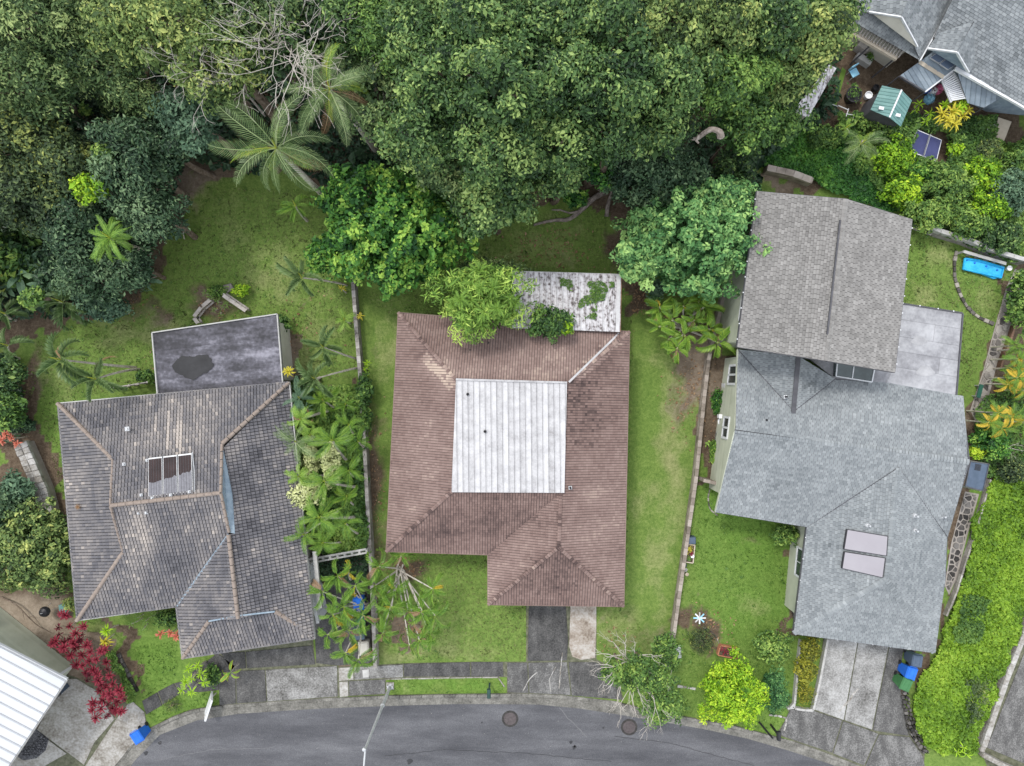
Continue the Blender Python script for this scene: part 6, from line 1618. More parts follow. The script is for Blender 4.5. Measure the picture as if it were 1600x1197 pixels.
T(1208,1080,23,34,1.6,'mint','clipped dark green round bush right of the lime-green shrub', 'clipped_shrub', 'shrub', tonebase=.22, clump=.3, lsize=.10, dens=1.2)
T(1205,1008,28,26,1.5,'fresh','loose bush with yellow-green tips above the clipped dark green bush', 'shrub', 'shrub', tonebase=.50, clump=.3, lsize=.14, dens=.8, upleaf=.3)
T(1265,1012,16,18,1.1,'bush','yellow-brown shrub at the top of the planter by the right driveway', 'shrub', 'shrub', tonebase=.45, clump=.28, lsize=.13)
T(1258,1045,17,22,1.1,'bush','yellow-green shrub in the middle of the planter by the right driveway', 'shrub', 'shrub', tonebase=.42, clump=.28, lsize=.13)
T(1257,1082,15,20,.8,'bush','spiky dull green grass clump at the lower end of the planter', 'shrub', 'shrub', tonebase=.38, clump=.28, lsize=.16, aspect=.15)
T(1228,835,24,16,1.3,'fresh','bright green shrub under the eave where the light grey roof steps', 'shrub', 'shrub', tonebase=.55, clump=.28, lsize=.14, upleaf=.2)
T(378,453,13,11,.8,'lime','small round shrub with orange and green leaves beside the garden border', 'shrub', 'shrub', tonebase=.55, clump=.22, lsize=.11)
T(340,455,15,10,.5,'fresh','low ferny plant at the upper left of the garden border', 'shrub', 'shrub', tonebase=.5, clump=.22, lsize=.11)
T(112,942,12,10,.9,'yellow','small yellow-green shrub beside the round barbecue', 'shrub', 'shrub', tonebase=.75, clump=.22, lsize=.13)
T(443,505,10,14,1.0,'fresh','small dark shrub beside the corner of the tarred flat roof', 'shrub', 'shrub', tonebase=.3, clump=.25)
T(570,612,14,26,1.4,'fresh','dark green shrub leaning across the lot wall', 'shrub', 'shrub', tonebase=.3, clump=.3)
T(262,965,22,12,1.0,'fresh','green shrub in the corner of the grey tiled roof, by the coral plants', 'shrub', 'shrub', tonebase=.32, clump=.3, lsize=.14)
T(332,1055,12,18,.9,'fresh','dark green bush between the tufted plants and the paddle leaves', 'shrub', 'shrub', tonebase=.35, clump=.25, lsize=.13)
T(270,1100,18,12,.5,'olive','thin brownish-green shrub on the verge by the white sign board', 'shrub', 'shrub', tonebase=.6, clump=.22, lsize=.09, dens=.4, aspect=.2)
T(1095,1000,22,22,.6,'olive','dry round twiggy shrub in a bare patch of the right front lawn', 'shrub', 'shrub', tonebase=.45, clump=.22, lsize=.07, dens=.7, aspect=.3)
T(477,770,30,26,3.2,'cream','pale cream-yellow feathery shrub against the grey tiled roof', 'large_shrub', 'shrub', tonebase=.5, clump=.32, lsize=.15)
T(518,725,14,34,3.2,'cream','narrow cream-yellow shrub between two bright green palms', 'large_shrub', 'shrub', tonebase=.45, clump=.28, lsize=.14)
T(487,722,12,40,2.6,'cream','slim pale yellow shrub left of the bright green palms', 'large_shrub', 'shrub', tonebase=.4, clump=.28, lsize=.14)
T(478,600,16,16,1.6,'mango','low dark shrub under the bluish palm', 'shrub', 'shrub', tonebase=.5, clump=.3)
T(230,588,16,12,1.0,'fresh','small green shrub at the foot of the leaning palms', 'shrub', 'shrub', tonebase=.4, clump=.3)
T(572,655,10,18,1.0,'fresh','small green shrub spilling through the lot wall onto the side yard', 'shrub', 'shrub', tonebase=.35, clump=.25)
# slope on the upper right
cover('ground_cover', [(1195,215),(1235,190),(1300,205),(1375,260),(1420,300),(1440,345),(1320,312),(1262,285),(1190,262)], 'smooth dark green ground cover above the taupe roof', 'bright', .45, 480, .13, seed=3, tonebase=.36, aspect=.8, patch=.2)
cover('ground_cover', [(1300,180),(1600,190),(1600,415),(1530,400),(1430,350),(1330,270)], 'weedy green undergrowth on the slope beyond the right houses', 'fresh', .7, 420, .16, seed=4, tonebase=.45, bump=.7, patch=.32, holes=[[(1428,198),(1480,215),(1470,262),(1412,240)],[(1550,175),(1600,185),(1585,230),(1545,222)]])
for i, (x, y, rx, ry, z, p, tb, lb) in enumerate((
 (1410,300,34,26,1.5,'lime',.30,'lime shrub nearest the top corner of the taupe roof'),
 (1395,250,30,30,1.6,'lime',.26,'bright shrub left of the navy table'),
 (1385,205,26,18,1.4,'fresh',.52,'green shrub under the green-roofed shed'),
 (1480,290,38,34,1.7,'fresh',.50,'leafy shrub below the navy table'),
 (1530,275,34,28,1.5,'lime',.22,'shrub with lime tips right of the navy table'),
 (1575,300,34,36,1.7,'blue',.5,'bluish-green shrub at the right edge of the slope'),
 (1450,335,40,26,1.7,'fresh',.60,'bright green shrub just above the white-topped wall'),
 (1510,345,42,28,1.7,'fresh',.50,'green shrub above the blue pool mat'),
 (1560,370,36,26,1.6,'mango',.44,'dark green shrub at the end of the white-topped wall'),
 (1540,325,32,22,1.8,'lime',.22,'lime-dotted shrub in the middle of the slope'),
 (1590,250,26,24,1.4,'fresh',.5,'green shrub at the right edge above the bluish one'),
 (1412,222,12,12,.7,'lime',.5,'small lime shrub at the left corner of the navy table'),
 (1440,270,26,16,1.0,'bright',.5,'low bright shrub between navy table and taupe roof'),
 (1490,236,12,14,.8,'lime',.40,'small lime shrub at the right corner of the navy table'),
 (1350,190,22,14,1.0,'fresh',.5,'small green shrub left of the green-roofed shed'),
 (1290,215,30,20,1.2,'fresh',.42,'dark green shrub at the end of the long low shed'),
 (1540,235,26,16,.9,'olive',.5,'drab shrub by the beige board'),
 (1500,215,20,12,.8,'fresh',.4,'small dark shrub below the golden spiky shrub'),
 (1450,195,22,14,.8,'fresh',.42,'small shrub between shed and golden spiky shrub'))):
    T(x,y,rx,ry,z,p,lb,'shrub','shrub',tonebase=tb,clump=.34,lsize=.15)
cover('ground_cover', [(1545,742),(1640,742),(1640,860),(1602,945),(1584,980),(1560,1050),(1535,1115),(1520,1170),(1490,1182),(1440,1160),(1422,1120),(1424,1080),(1448,1030),(1478,965),(1492,915),(1505,870),(1520,800)], 'bright lime-green creeping ground cover on the bank at the lower right', 'bank', .45, 520, .15, seed=6, tonebase=.50, aspect=.75, bump=.45, patch=.2)
cover('ground_cover', [(1500,925),(1540,930),(1520,1000),(1480,1000)], 'darker green patch of creeper in the middle of the lime-green bank', 'fresh', .62, 420, .13, seed=7, tonebase=.44)
cover('ground_cover', [(1500,1060),(1545,1050),(1530,1110),(1505,1130)], 'dull purplish-green patch of creeper near the wall on the bank', 'olive', .6, 300, .12, seed=8, tonebase=.5)
cover('hedge_strip', [(170,1010),(182,1010),(200,1045),(218,1085),(212,1094),(203,1090),(190,1062),(172,1030)], 'low green border hedge between the red ti plants and the small front lawn', 'fresh', .45, 900, .12, cat='hedge', seed=9, tonebase=.52, kind=None)
cover('low_plants', [(470,470+400),(575,860),(575,905),(495,915)], 'dark low plants behind the white fence between the houses', 'dark', .3, 250, .15, seed=10, tonebase=.4)
cover('undergrowth', [(455,605),(575,600),(580,860),(500,862),(462,740)], 'mixed green undergrowth filling the strip between the two houses', 'fresh', .9, 360, .2, seed=11, tonebase=.54, patch=.35)
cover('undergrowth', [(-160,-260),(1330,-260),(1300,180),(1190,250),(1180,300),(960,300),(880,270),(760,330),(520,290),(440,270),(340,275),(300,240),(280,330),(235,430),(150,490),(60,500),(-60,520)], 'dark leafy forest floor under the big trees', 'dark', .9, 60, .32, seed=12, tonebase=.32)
cover('undergrowth', [(-40,540),(30,560),(50,640),(30,690),(-40,690)], 'dark green undergrowth at the left edge above the stone wall', 'dark', .7, 240, .2, seed=13, tonebase=.42)
cover('undergrowth', [(1515,640),(1560,600),(1600,560),(1600,745),(1520,745)], 'weedy undergrowth beneath the orange feathery palms', 'fresh', .5, 260, .16, seed=14, tonebase=.38)
# vines on the patio roof
for i, (px, lb) in enumerate(((((875,432),(895,440),(892,455),(883,448),(875,445)),'small vine patch near the upper left of the patio roof'),
    (((918,440),(938,438),(950,450),(945,465),(925,462)),'largest vine patch on the patio roof'),
    (((903,470),(920,460),(940,462),(950,468),(925,475),(905,482)),'trailing vine below the largest patch on the patio roof'),
    (((952,440),(960,440),(960,448),(953,450)),'tiny vine tuft near the right edge of the patio roof'),
    (((928,475),(932,475),(932,500),(912,498),(925,488)),'thin hanging vine strand low on the patio roof'))):
    g = np.random.default_rng(50 + i); zz = 2.85; P = [(p.x, p.y) for p in WL(px, zz)]; xs = [p[0] for p in P]; ys = [p[1] for p in P]
    n = int((max(xs) - min(xs)) * (max(ys) - min(ys)) * 700); X = g.uniform(min(xs), max(xs), n); Y = g.uniform(min(ys), max(ys), n); m = inside_np(P, X + (vnoise(X, Y, .15, i) - .5) * .25, Y); X = X[m]; Y = Y[m]; n = len(X)
    t_ = (PT[0].y - Y) / (PT[0].y - PT[2].y); Z = PT[0].z + (PT[2].z - PT[0].z) * t_ + g.uniform(.05, .14, n)
    c = Vector((float(X.mean()), float(Y.mean()), 2.8)); me = leaves_mesh('vine', np.stack([X - c.x, Y - c.y, Z - c.z], 1), g.normal(0, .4, (n, 3)) + [0, 0, 1], np.full(n, .09), .6, g.normal(.5, .15, n), PAL['fresh'], i)
    tag(link('climbing_vine', me, None, c), lb, 'vine', 'vines on the patio roof')

# ================= grass blades on the lawns =================
LAWNS = [
 ([(300,290),(520,300),(545,460),(558,590),(470,600),(455,600),(440,490),(236,520),(240,600),(92,628),(95,700),(100,780),(45,690),(30,600),(60,530),(150,500),(240,440)], 'fresh', .55, 'short lawn grass behind the grey tiled house'),
 ([(562,465),(720,380),(800,340),(945,320),(960,420),(972,430),(990,520),(985,700),(978,950),(1045,1030),(940,1032),(932,950),(765,950),(762,872),(605,866),(620,600),(622,500)], 'fresh', .58, 'short lawn grass round the brown house'),
 ([(585,1030),(600,870),(762,872),(765,950),(824,948),(824,1033)], 'fresh', .62, 'short lawn grass in front of the brown house'),
 ([(1080,760),(1118,760),(1120,802),(1255,828),(1236,990),(1240,1000),(1232,1115),(1196,1145),(1062,1112),(1058,1080),(1050,1030),(1065,900)], 'bright', .55, 'lush lawn grass in front of the light grey house'),
 ([(1425,355),(1490,385),(1580,430),(1555,510),(1500,640),(1500,490),(1412,478)], 'fresh', .48, 'lawn grass beside the taupe roof'),
 ([(605,1062),(786,1060),(788,1082),(605,1083)], 'bright', .68, 'bright grass of the verge by the street lamp'),
 ([(182,1015),(275,1000),(282,1030),(270,1065),(222,1092)], 'bright', .5, 'grass of the small front lawn in front of the grey tiled house'),
 ([(228,1118),(280,1086),(340,1078),(341,1100),(272,1118),(248,1130)], 'bright', .55, 'grass of the curved verge by the white sign board'),
]
def lawn(px, pal, tb, lb, seed):
    g = np.random.default_rng(seed); P = [(p.x, p.y) for p in WL(px, 0)]; xs = [p[0] for p in P]; ys = [p[1] for p in P]
    n = int((max(xs) - min(xs)) * (max(ys) - min(ys)) * 120); X = g.uniform(min(xs), max(xs), n); Y = g.uniform(min(ys), max(ys), n); m = inside_np(P, X, Y)
    PX = 800 + X * 28; PY = 598.5 - Y * 28
    for a, b_, rx, ry, w_ in DIRT_BLOB:
        d = np.sqrt(((PX - a) / rx) ** 2 + ((PY - b_) / ry) ** 2); m &= ~((d < .95) & (g.random(n) < w_ * 1.1))
    for p in DIRT_POLY: m &= ~inside_np(p, PX, PY)
    X, Y, PX, PY = X[m], Y[m], PX[m], PY[m]; n = len(X)
    dry = np.zeros(n)
    for a, b_, rx, ry, w_ in DRY_BLOB: d = np.sqrt(((PX - a) / rx) ** 2 + ((PY - b_) / ry) ** 2); dry = np.maximum(dry, w_ * np.clip(1.2 - d, 0, 1))
    m2 = g.random(n) > dry * 1.0; X, Y = X[m2], Y[m2]; n = len(X)
    N = g.normal(0, .5, (n, 3)) + [0, 0, .8]
    tone = tb + g.normal(0, .10, n) + (vnoise(X, Y, 1.2, seed) - .5) * .3 + (vnoise(X, Y, .3, seed + 1) - .5) * .2
    weed = (vnoise(X, Y, .28, seed + 2) > .78) & (vnoise(X, Y, 1.7, seed + 3) > .45)
    c = Vector((float(X.mean()), float(Y.mean()), 0)); me = leaves_mesh('grass', np.stack([X - c.x, Y - c.y, g.uniform(.015, .04, n)], 1), N, np.where(weed, .13, .085), .35, tone - weed * .22, GP[pal], seed)
    tag(link('grass', me, None, c), lb, 'grass', None, 'stuff')
GP = {'fresh': leafmat('grass_blade', [(.05,.07,.02), (.11,.145,.045), (.18,.215,.075), (.30,.32,.14)], rough=.8, spec=.1),
      'bright': leafmat('grass_blade_lush', [(.04,.085,.018), (.09,.175,.03), (.155,.255,.05), (.27,.37,.10)], rough=.8, spec=.1)}
for i, l_ in enumerate(LAWNS): lawn(*l_, 200 + i)
# ================= walls, fences and small things =================
def course_wall(name, label, cat, px, h, th, mat, L_=.40, stonename='block', courses=1, body=None, zt=None):
    P = [Vector((p.x, p.y, 0)) for p in WL(px, 0)]
    t = thing(name, label, cat, P[len(P) // 2])
    mb = MB()
    for a, b in zip(P, P[1:]):
        d = (b - a).normalized(); n = Vector((-d.y, d.x, 0)) * th * .46
        mb.prism([a + n, a - n, b - n, b + n], 0, h - .05, .4)
    mb.build('wall_body', body or mat, t)
    hc = min(.19, h / courses)
    for c in range(courses):
        zb = h - hc * (c + 1) + .004; off = (c % 2) * .5
        pts = resample([(p.x, p.y) for p in P], L_)
        if off: pts = [pts[0]] + [(a + b) / 2 for a, b in zip(pts, pts[1:])]
        for a, b in zip(pts, pts[1:]):
            if (b - a).length < .1: continue
            d = (b - a).normalized(); n = Vector((-d.y, d.x)) * th * .5 * R.uniform(.97, 1.04); g = d * .006
            mb = MB(); mb.prism([a + n + g, a - n + g, b - n - g, b + n - g], zb, zb + hc - .008, R.uniform(.15, .9), bev=.006); mb.build(stonename, mat, t)
    return t
course_wall('lot_wall', 'long weathered grey block wall between the palms and the brown house side yard', 'wall', [(548,300),(553,400),(560,500),(568,600),(574,700),(579,800),(583,870),(587,950),(590,1036)], .75, .2, wallblock, courses=2)
course_wall('lot_wall', 'long buff block wall between the brown house lawn and the right neighbour', 'wall', [(1152,300),(1140,400),(1118,500),(1103,560),(1096,620),(1090,680),(1084,740),(1074,810),(1064,880),(1054,950),(1046,1010),(1040,1040)], .6, .2, pinkblock, courses=2)
course_wall('garden_wall', 'low rough stone wall strip on the slope above the taupe roof', 'wall', [(1192,268),(1230,276),(1262,288)], .7, .35, pinkblock, L_=.5, courses=2)
course_wall('boundary_wall', 'white-topped boundary wall behind the lawn of the taupe-roofed wing', 'wall', [(1424,355),(1460,368),(1500,380),(1540,397),(1590,412)], .9, .22, offwhite, L_=.6, courses=2, body=wallblock)
course_wall('boundary_wall', 'pale concrete wall between the lime-green bank and the corner yard paving', 'wall', [(1612,940),(1590,990),(1566,1050),(1545,1110),(1526,1168)], .5, .28, lightconc, L_=.6, courses=1)
course_wall('boundary_wall', 'short pale wall turning along the bottom of the corner yard paving', 'wall', [(1526,1172),(1560,1190),(1610,1212)], .5, .25, lightconc, L_=.6, courses=1)
course_wall('retaining_edge', 'thin concrete edge between the side path and the lime-green bank', 'wall', [(1542,748),(1530,790),(1516,838),(1502,880),(1490,920),(1474,960)], .35, .10, wallblock, L_=.5, courses=1)
course_wall('yard_wall', 'block cross wall joining the lot wall to the pale green house wall', 'wall', [(1090,746),(1108,750),(1128,756)], 1.2, .18, pinkblock, courses=2)
course_wall('planter_edge', 'rough concrete edging left of the planter by the right driveway', 'wall', [(1249,998),(1243,1050),(1238,1103),(1228,1104)], .3, .12, offwhite, L_=.5)
course_wall('planter_edge', 'white edging along the driveway side of the planter', 'wall', [(1290,996),(1278,1060),(1267,1108),(1240,1104)], .3, .12, offwhite, L_=.5)
course_wall('bed_edging', 'narrow timber-like edging along the west bed of the light grey front wing', 'wall', [(1258,838),(1246,880),(1238,955),(1243,962)], .2, .07, beige, L_=.9)
course_wall('path_edging', 'brown timber edge beside the stone path at the right', 'wall', [(1583,500),(1570,540),(1558,575)], .35, .12, woodbrown, L_=1.0)
# curved stone edging on the right lawn
def edging(name, label, px, w_, h, L_, mat, part, cat='edging', z0=0.0):
    P = [(p.x, p.y) for p in WL(px, 0)]; pts = resample(P, L_); t = thing(name, label, cat, Vector((pts[len(pts) // 2].x, pts[len(pts) // 2].y, 0)))
    for a, b in zip(pts, pts[1:]):
        d = (b - a).normalized(); n = Vector((-d.y, d.x)) * w_ * .5 * R.uniform(.8, 1.2); g = d * .018
        mb = MB(); mb.prism([a + n + g, a - n + g, b - n - g, b + n - g], 0, h * R.uniform(.8, 1.2), R.random(), bev=.015); mb.build(part, mat, t)
edging('stone_edging', 'curved line of stones across the lawn beside the blue mat', [(1494,392),(1490,410),(1491,435),(1499,460),(1510,480),(1526,495),(1555,508)], .17, .10, .30, flag, 'stone')
edging('bed_kerb', 'curved stone edging of the bed beside the small front lawn', [(186,1020),(196,1042),(208,1066),(220,1086)], .16, .12, .3, lava, 'stone')
edging('verge_border', 'thin pale border strip round the grass verge of the street lamp', [(602,1061),(700,1059),(788,1058),(789,1083)], .07, .045, .9, lightconc, 'border_stone')
edging('path_border', 'wavy pale border beside the right driveway apron', [(1201,1117),(1216,1118),(1229,1122),(1226,1138),(1222,1148)], .09, .06, .25, lightconc, 'stone')
edging('stone_row', 'short pale stepping line between the half-bare tree and the lime-green shrub', [(1058,1072),(1075,1074),(1094,1078)], .14, .05, .35, lightconc, 'stone')
edging('bed_kerb', 'thin curved brick line round the bare patch of the right front lawn', [(1098,980),(1110,985),(1120,996),(1124,1008)], .05, .05, .2, flag, 'stone')
edging('bed_kerb', 'curved stone rim at the notch of the light grey eave', [(1113,750),(1106,775),(1108,795),(1122,806)], .07, .06, .25, flag, 'stone')
# lava rock wall at the left
lv = thing('stone_retaining_wall', 'thick pale stone retaining wall beside the left lawn', 'wall', W(45,745,0))
WQ = [(20,698),(40,688),(56,725),(72,762),(82,800),(62,806),(50,768),(35,730)]
mb = MB(); mb.prism(inset(ccw(WL(WQ, .7)), .05), 0, .7); mb.build('core', mortar, lv)
for a_, b_, c_, d_ in ((WQ[0],WQ[1],WQ[2],WQ[7]),(WQ[7],WQ[2],WQ[3],WQ[6]),(WQ[6],WQ[3],WQ[4],WQ[5])):
    mix_ = lambda p, q, u: (p[0] + (q[0] - p[0]) * u, p[1] + (q[1] - p[1]) * u)
    for i in range(4):
        for j in range(2):
            u0, u1, v0, v1 = i / 4, (i + 1) / 4, j / 2, (j + 1) / 2
            f_ = lambda u, v: mix_(mix_(a_, b_, v), mix_(d_, c_, v), u)
            P = inset(ccw(WL([f_(u0, v0), f_(u0, v1), f_(u1, v1), f_(u1, v0)], .75)), .012)
            mb = MB(); mb.prism(P, .55, .75 + R.uniform(-.03, .03), R.random(), bev=.02); mb.build('stone', lightconc, lv)
ro = thing('rock_bed', 'dark rock border along the west foot of the light grey front wing', 'rocks', W(1420,1140,0))
stones(ro, [(1408,1085),(1420,1078),(1428,1120),(1440,1150),(1455,1180),(1440,1178),(1418,1140)], 0, .22, .26, lava, 'rock', 12, var=.06)
ro2 = thing('rock_bed', 'rocks and pots in the narrow bed along the west eave of the front wing', 'rocks', W(1248,900,0))
stones(ro2, [(1250,850),(1259,840),(1250,920),(1244,985),(1238,960),(1242,900)], 0, .15, .24, flag, 'rock', 13, var=.05)
lb_ = thing('lava_bed', 'dark gravel half-circle bed beside the white metal roof', 'garden bed', W(58,1165,0))
arc = [(62,1147)] + [(30 + 46 * math.cos(a) , 1150 + 34 * math.sin(a)) for a in [.05 + .25 * i for i in range(7)]]
stones(lb_, [(62,1146),(75,1155),(70,1170),(58,1180),(42,1184),(26,1178),(34,1170),(48,1166),(56,1156)], 0, .12, .16, gravel, 'rock', 14, gap=.02)
mb = MB(); mb.prism(WL([(55,1137),(77,1155),(72,1172),(58,1184),(38,1187),(22,1178)], 0), 0, .07); mb.build('bed', gravel, lb_)
# white garden borders on the left lawn (weathered planters)
def picket_run(label, a, b, n, z=.45):
    A_, B_ = W(*a, 0), W(*b, 0); t = thing('garden_border', label, 'fence', (A_ + B_) / 2); d = (B_ - A_).normalized(); nn = Vector((-d.y, d.x, 0))
    mb = MB(); mb.beam(A_ + Vector((0,0,z)), B_ + Vector((0,0,z)), .20, .04, .6); mb.build('cap_rail', woodw, t)
    mb = MB(); mb.beam(A_ + nn*.14 + Vector((0,0,z*.55)), B_ + nn*.14 + Vector((0,0,z*.55)), .10, .03, .4); mb.build('rail', woodw, t)
    for i in range(n):
        p = A_.lerp(B_, i / (n - 1)); mb = MB(); mb.box(p + nn*.08 + Vector((0,0,z*.5)), (.07,.07,z+.1), math.atan2(d.y, d.x)); mb.build('post', woodw, t)
picket_run('weathered white wooden border on the right of the small garden bed', (354,463),(389,487),5)
picket_run('short weathered wooden border on the upper left of the small garden bed', (334,470),(322,480),3)
picket_run('short weathered wooden border on the lower left of the small garden bed', (320,482),(309,496),3)
picket_run('broken end piece of the garden border against the tarred roof', (309,498),(315,506),2)
mb = MB(); mb.prism(WL([(350,446),(362,443),(367,452),(356,458),(348,455)], 0), 0, .14, .6, bev=.03); tag(mb.build('flat_stone', flag, None, W(356,450,0)), 'flat grey stone slab at the top of the small garden bed', 'rock')
# fence behind the tarred roof, left
fn = thing('wooden_fence', 'thin grey wooden rail fence between the leaning palms and the tarred roof', 'fence', W(215,600,0))
for dz in (.35, .8):
    mb = MB(); mb.beam(W(188,606,0) + Vector((0,0,dz)), W(243,597,0) + Vector((0,0,dz)), .05, .09, .7); mb.build('rail', woodw, fn)
for k in range(5): mb = MB(); p = W(188,606,0).lerp(W(243,597,0), k/4); mb.box(p + Vector((0,0,.45)), (.09,.09,.9)); mb.build('post', woodw, fn)
# white fence between left house and lot wall
wf = thing('white_fence', 'white board fence with open top joining the grey tiled house to the lot wall', 'fence', W(530,862,0))
A_, B_ = W(492,868,0), W(580,852,0)
for off, z in ((-.10,1.25),(.10,1.25)):
    mb = MB(); d = (B_ - A_).normalized(); nn = Vector((-d.y, d.x, 0)); mb.beam(A_ + nn*off + Vector((0,0,z)), B_ + nn*off + Vector((0,0,z)), .09, .05, .8); mb.build('rail', offwhite, wf)
for k in range(9): mb = MB(); p = A_.lerp(B_, k/8); mb.box(p + Vector((0,0,.62)), (.12,.14,1.24), .15); mb.build('post', offwhite, wf)
for k in range(8):
    mb = MB(); p = A_.lerp(B_, (k+.5)/8); mb.box(p + Vector((0,0,.6)), (.34,.025,1.1), math.atan2(d.y,d.x)); mb.build('board', offwhite, wf)
ef = thing('white_carport_wall', 'tall white boards along the east eave of the grey tiled house', 'fence', W(497,905,0))
A_, B_ = W(494,870,0), W(512,955,0)
for k in range(7):
    p = A_.lerp(B_, (k+.5)/7); mb = MB(); d = (B_-A_).normalized(); mb.box(p + Vector((0,0,.95)), ((B_-A_).length/7-.02,.05,1.9), math.atan2(d.y,d.x)); mb.build('board', white, ef)
mb = MB(); mb.beam(A_ + Vector((0,0,1.92)), B_ + Vector((0,0,1.92)), .16, .05); mb.build('cap_rail', white, ef)
bk = W(500,958,1.9); mb = MB(); mb.lathe(W(502,950,0), [(.16,0),(.17,.5),(.18,.52),(.15,.5),(.14,.1),(.0,.1)], 14); tag(mb.build('round_planter', terracotta, None, W(502,950,0)), 'empty round planter at the end of the white boards', 'pot')

# street lamp ------------------------------------------------------------
lp = W(610,1072,0); sl = thing('street_lamp', 'tall grey street lamp on a pale square footing in the grass verge', 'street lamp', lp)
mb = MB(); mb.prism([(lp.x-.22,lp.y-.17),(lp.x+.2,lp.y-.17),(lp.x+.2,lp.y+.22),(lp.x-.22,lp.y+.22)], 0, .10, bev=.03); mb.build('footing', lightconc, sl)
mb = MB(); mb.box(lp + Vector((0,0,.13)), (.3,.3,.05), .4); mb.build('base_plate', galv, sl)
for sx in (-1,1):
    for sy in (-1,1): mb = MB(); mb.lathe(lp + Vector((sx*.11,sy*.11,.15)), [(.02,0),(.02,.05),(0,.05)], 6); mb.build('bolt', iron, sl)
mb = MB(); mb.tube([lp + Vector((0,0,.1)), lp + Vector((0,0,3)), lp + Vector((0,0,6.6))], [.095,.075,.055], 10); mb.build('pole', galv, sl)
mb = MB(); mb.lathe(lp + Vector((0,0,2.2)), [(.10,0),(.11,.03),(.11,.12),(.09,.15)], 10); mb.build('collar', galv, sl)
ae = lp + Vector((.02,-2.1,7.1)); mb = MB(); mb.tube([lp + Vector((0,0,6.5)), lp + Vector((0,-.7,6.85)), ae], [.045,.04,.032], 8); mb.build('arm', galv, sl)
mb = MB(); mb.lathe(lp + Vector((-.05,0,6.5)), [(.0,-.05),(.08,0),(.08,.12),(.0,.15)], 8); mb.build('bracket', galv, sl)
mb = MB(); mb.lathe(ae + Vector((0,-.3,-.02)), [(.0,-.09),(.14,-.05),(.17,.0),(.12,.07),(.0,.10)], 12, sy=2.2); mb.build('lamp_head', galv, sl)
# manholes -----------------------------------------------------------------
for x, y, lb in ((797,1123,'round iron manhole cover on the road, below the centre driveway'),(983,1136,'round iron manhole cover on the road, near the half-bare tree')):
    p = W(x, y, 0); t = thing('manhole_cover', lb, 'manhole cover', p, 'manhole covers in the road')
    mb = MB(); mb.lathe(p, [(.46,.012),(.455,.022),(.36,.024),(.355,.014)], 40, .2); mb.build('collar', asphalt if False else lava, t)
    mb = MB(); mb.lathe(p, [(.35,.014),(.345,.026),(.30,.027),(.295,.022),(.22,.022),(.215,.027),(.12,.027),(.115,.022),(0,.022)], 36); mb.build('lid', iron, t)
    mb = MB()
    for k in range(10):
        a = k * math.pi / 5; d = Vector((math.cos(a), math.sin(a), 0)); mb.beam(p + d*.10 + Vector((0,0,.027)), p + d*.29 + Vector((0,0,.027)), .018, .006)
    mb.build('ribs', iron, t)
# wheelie bins --------------------------------------------------------------
def bin_(x, y, rz, mat, lidmat, label, group=None, h=1.02, w=.52, d=.62):
    p = W(x, y, 0); t = thing('wheelie_bin', label, 'wheelie bin', p, group); m = Matrix.Rotation(rz, 3, 'Z')
    P = lambda a, b, z: p + m @ Vector((a, b, z))
    mb = MB(); lo = [P(-w*.38,-d*.36,.06),P(w*.38,-d*.36,.06),P(w*.38,d*.36,.06),P(-w*.38,d*.36,.06)]; hi = [P(-w*.5,-d*.5,h-.08),P(w*.5,-d*.5,h-.08),P(w*.5,d*.5,h-.08),P(-w*.5,d*.5,h-.08)]
    for i in range(4): mb.face([lo[i-1],lo[i],hi[i],hi[i-1]])
    mb.face(lo[::-1]); mb.face(hi)
    for i in range(4): mb.beam(hi[i-1], hi[i], .05, .04)
    mb.build('body', mat, t)
    mb = MB(); q = [P(-w*.55,-d*.55,h-.06),P(w*.55,-d*.55,h-.06),P(w*.55,d*.55,h-.04),P(-w*.55,d*.55,h-.04)]; r = [P(-w*.46,-d*.45,h),P(w*.46,-d*.45,h),P(w*.46,d*.48,h+.03),P(-w*.46,d*.48,h+.03)]
    for i in range(4): mb.face([q[i-1],q[i],r[i],r[i-1]])
    mb.face(r); mb.face(q[::-1])
    for a in (-.12,.12): mb.beam(P(a,-d*.36,h+.004),P(a,d*.40,h+.03),.03,.012)
    mb.build('lid', lidmat, t)
    mb = MB(); mb.tube([P(-w*.38,d*.5,h-.05),P(-w*.38,d*.62,h-.02),P(w*.38,d*.62,h-.02),P(w*.38,d*.5,h-.05)], .018, 6); mb.build('handle', lidmat, t)
    for a in (-1,1):
        mb = MB(); c = P(a*w*.42,d*.38,.12); ax = m @ Vector((1,0,0)); mb.tube([c - ax*.03, c + ax*.03], .12, 14); mb.build('wheel', blackp, t)
    mb = MB(); mb.box(P(0,-d*.505,h*.62), (.2,.012,.14), rz, .9); mb.build('label_plate', white, t)
bin_(229,1138,.55,bluep,bluep,'single blue wheelie bin standing on the kerb at the lower left')
bin_(1417,1022,-.12,greyp,greyp,'grey-blue wheelie bin nearest the eave by the right driveway','bins beside the right driveway')
bin_(1408,1041,-.3,bluep,bluep,'blue wheelie bin in the middle of three by the right driveway','bins beside the right driveway')
bin_(1400,1058,-.4,greenp,greenp,'green wheelie bin, the lowest of three by the right driveway','bins beside the right driveway')
bin_(102,1070,.65,greyp,blackp,'dark grey-blue wheelie bin at the corner of the white metal roof')
bin_(566,935,.1,bluep,bluep,'blue wheelie bin by the lot wall under the leaning palms','bins by the left driveway')
bin_(568,958,.1,greenp,greenp,'green wheelie bin under the leaning palms by the lot wall','bins by the left driveway')
bin_(567,980,.1,greyp,greyp,'grey-blue wheelie bin nearest the street under the leaning palms','bins by the left driveway')
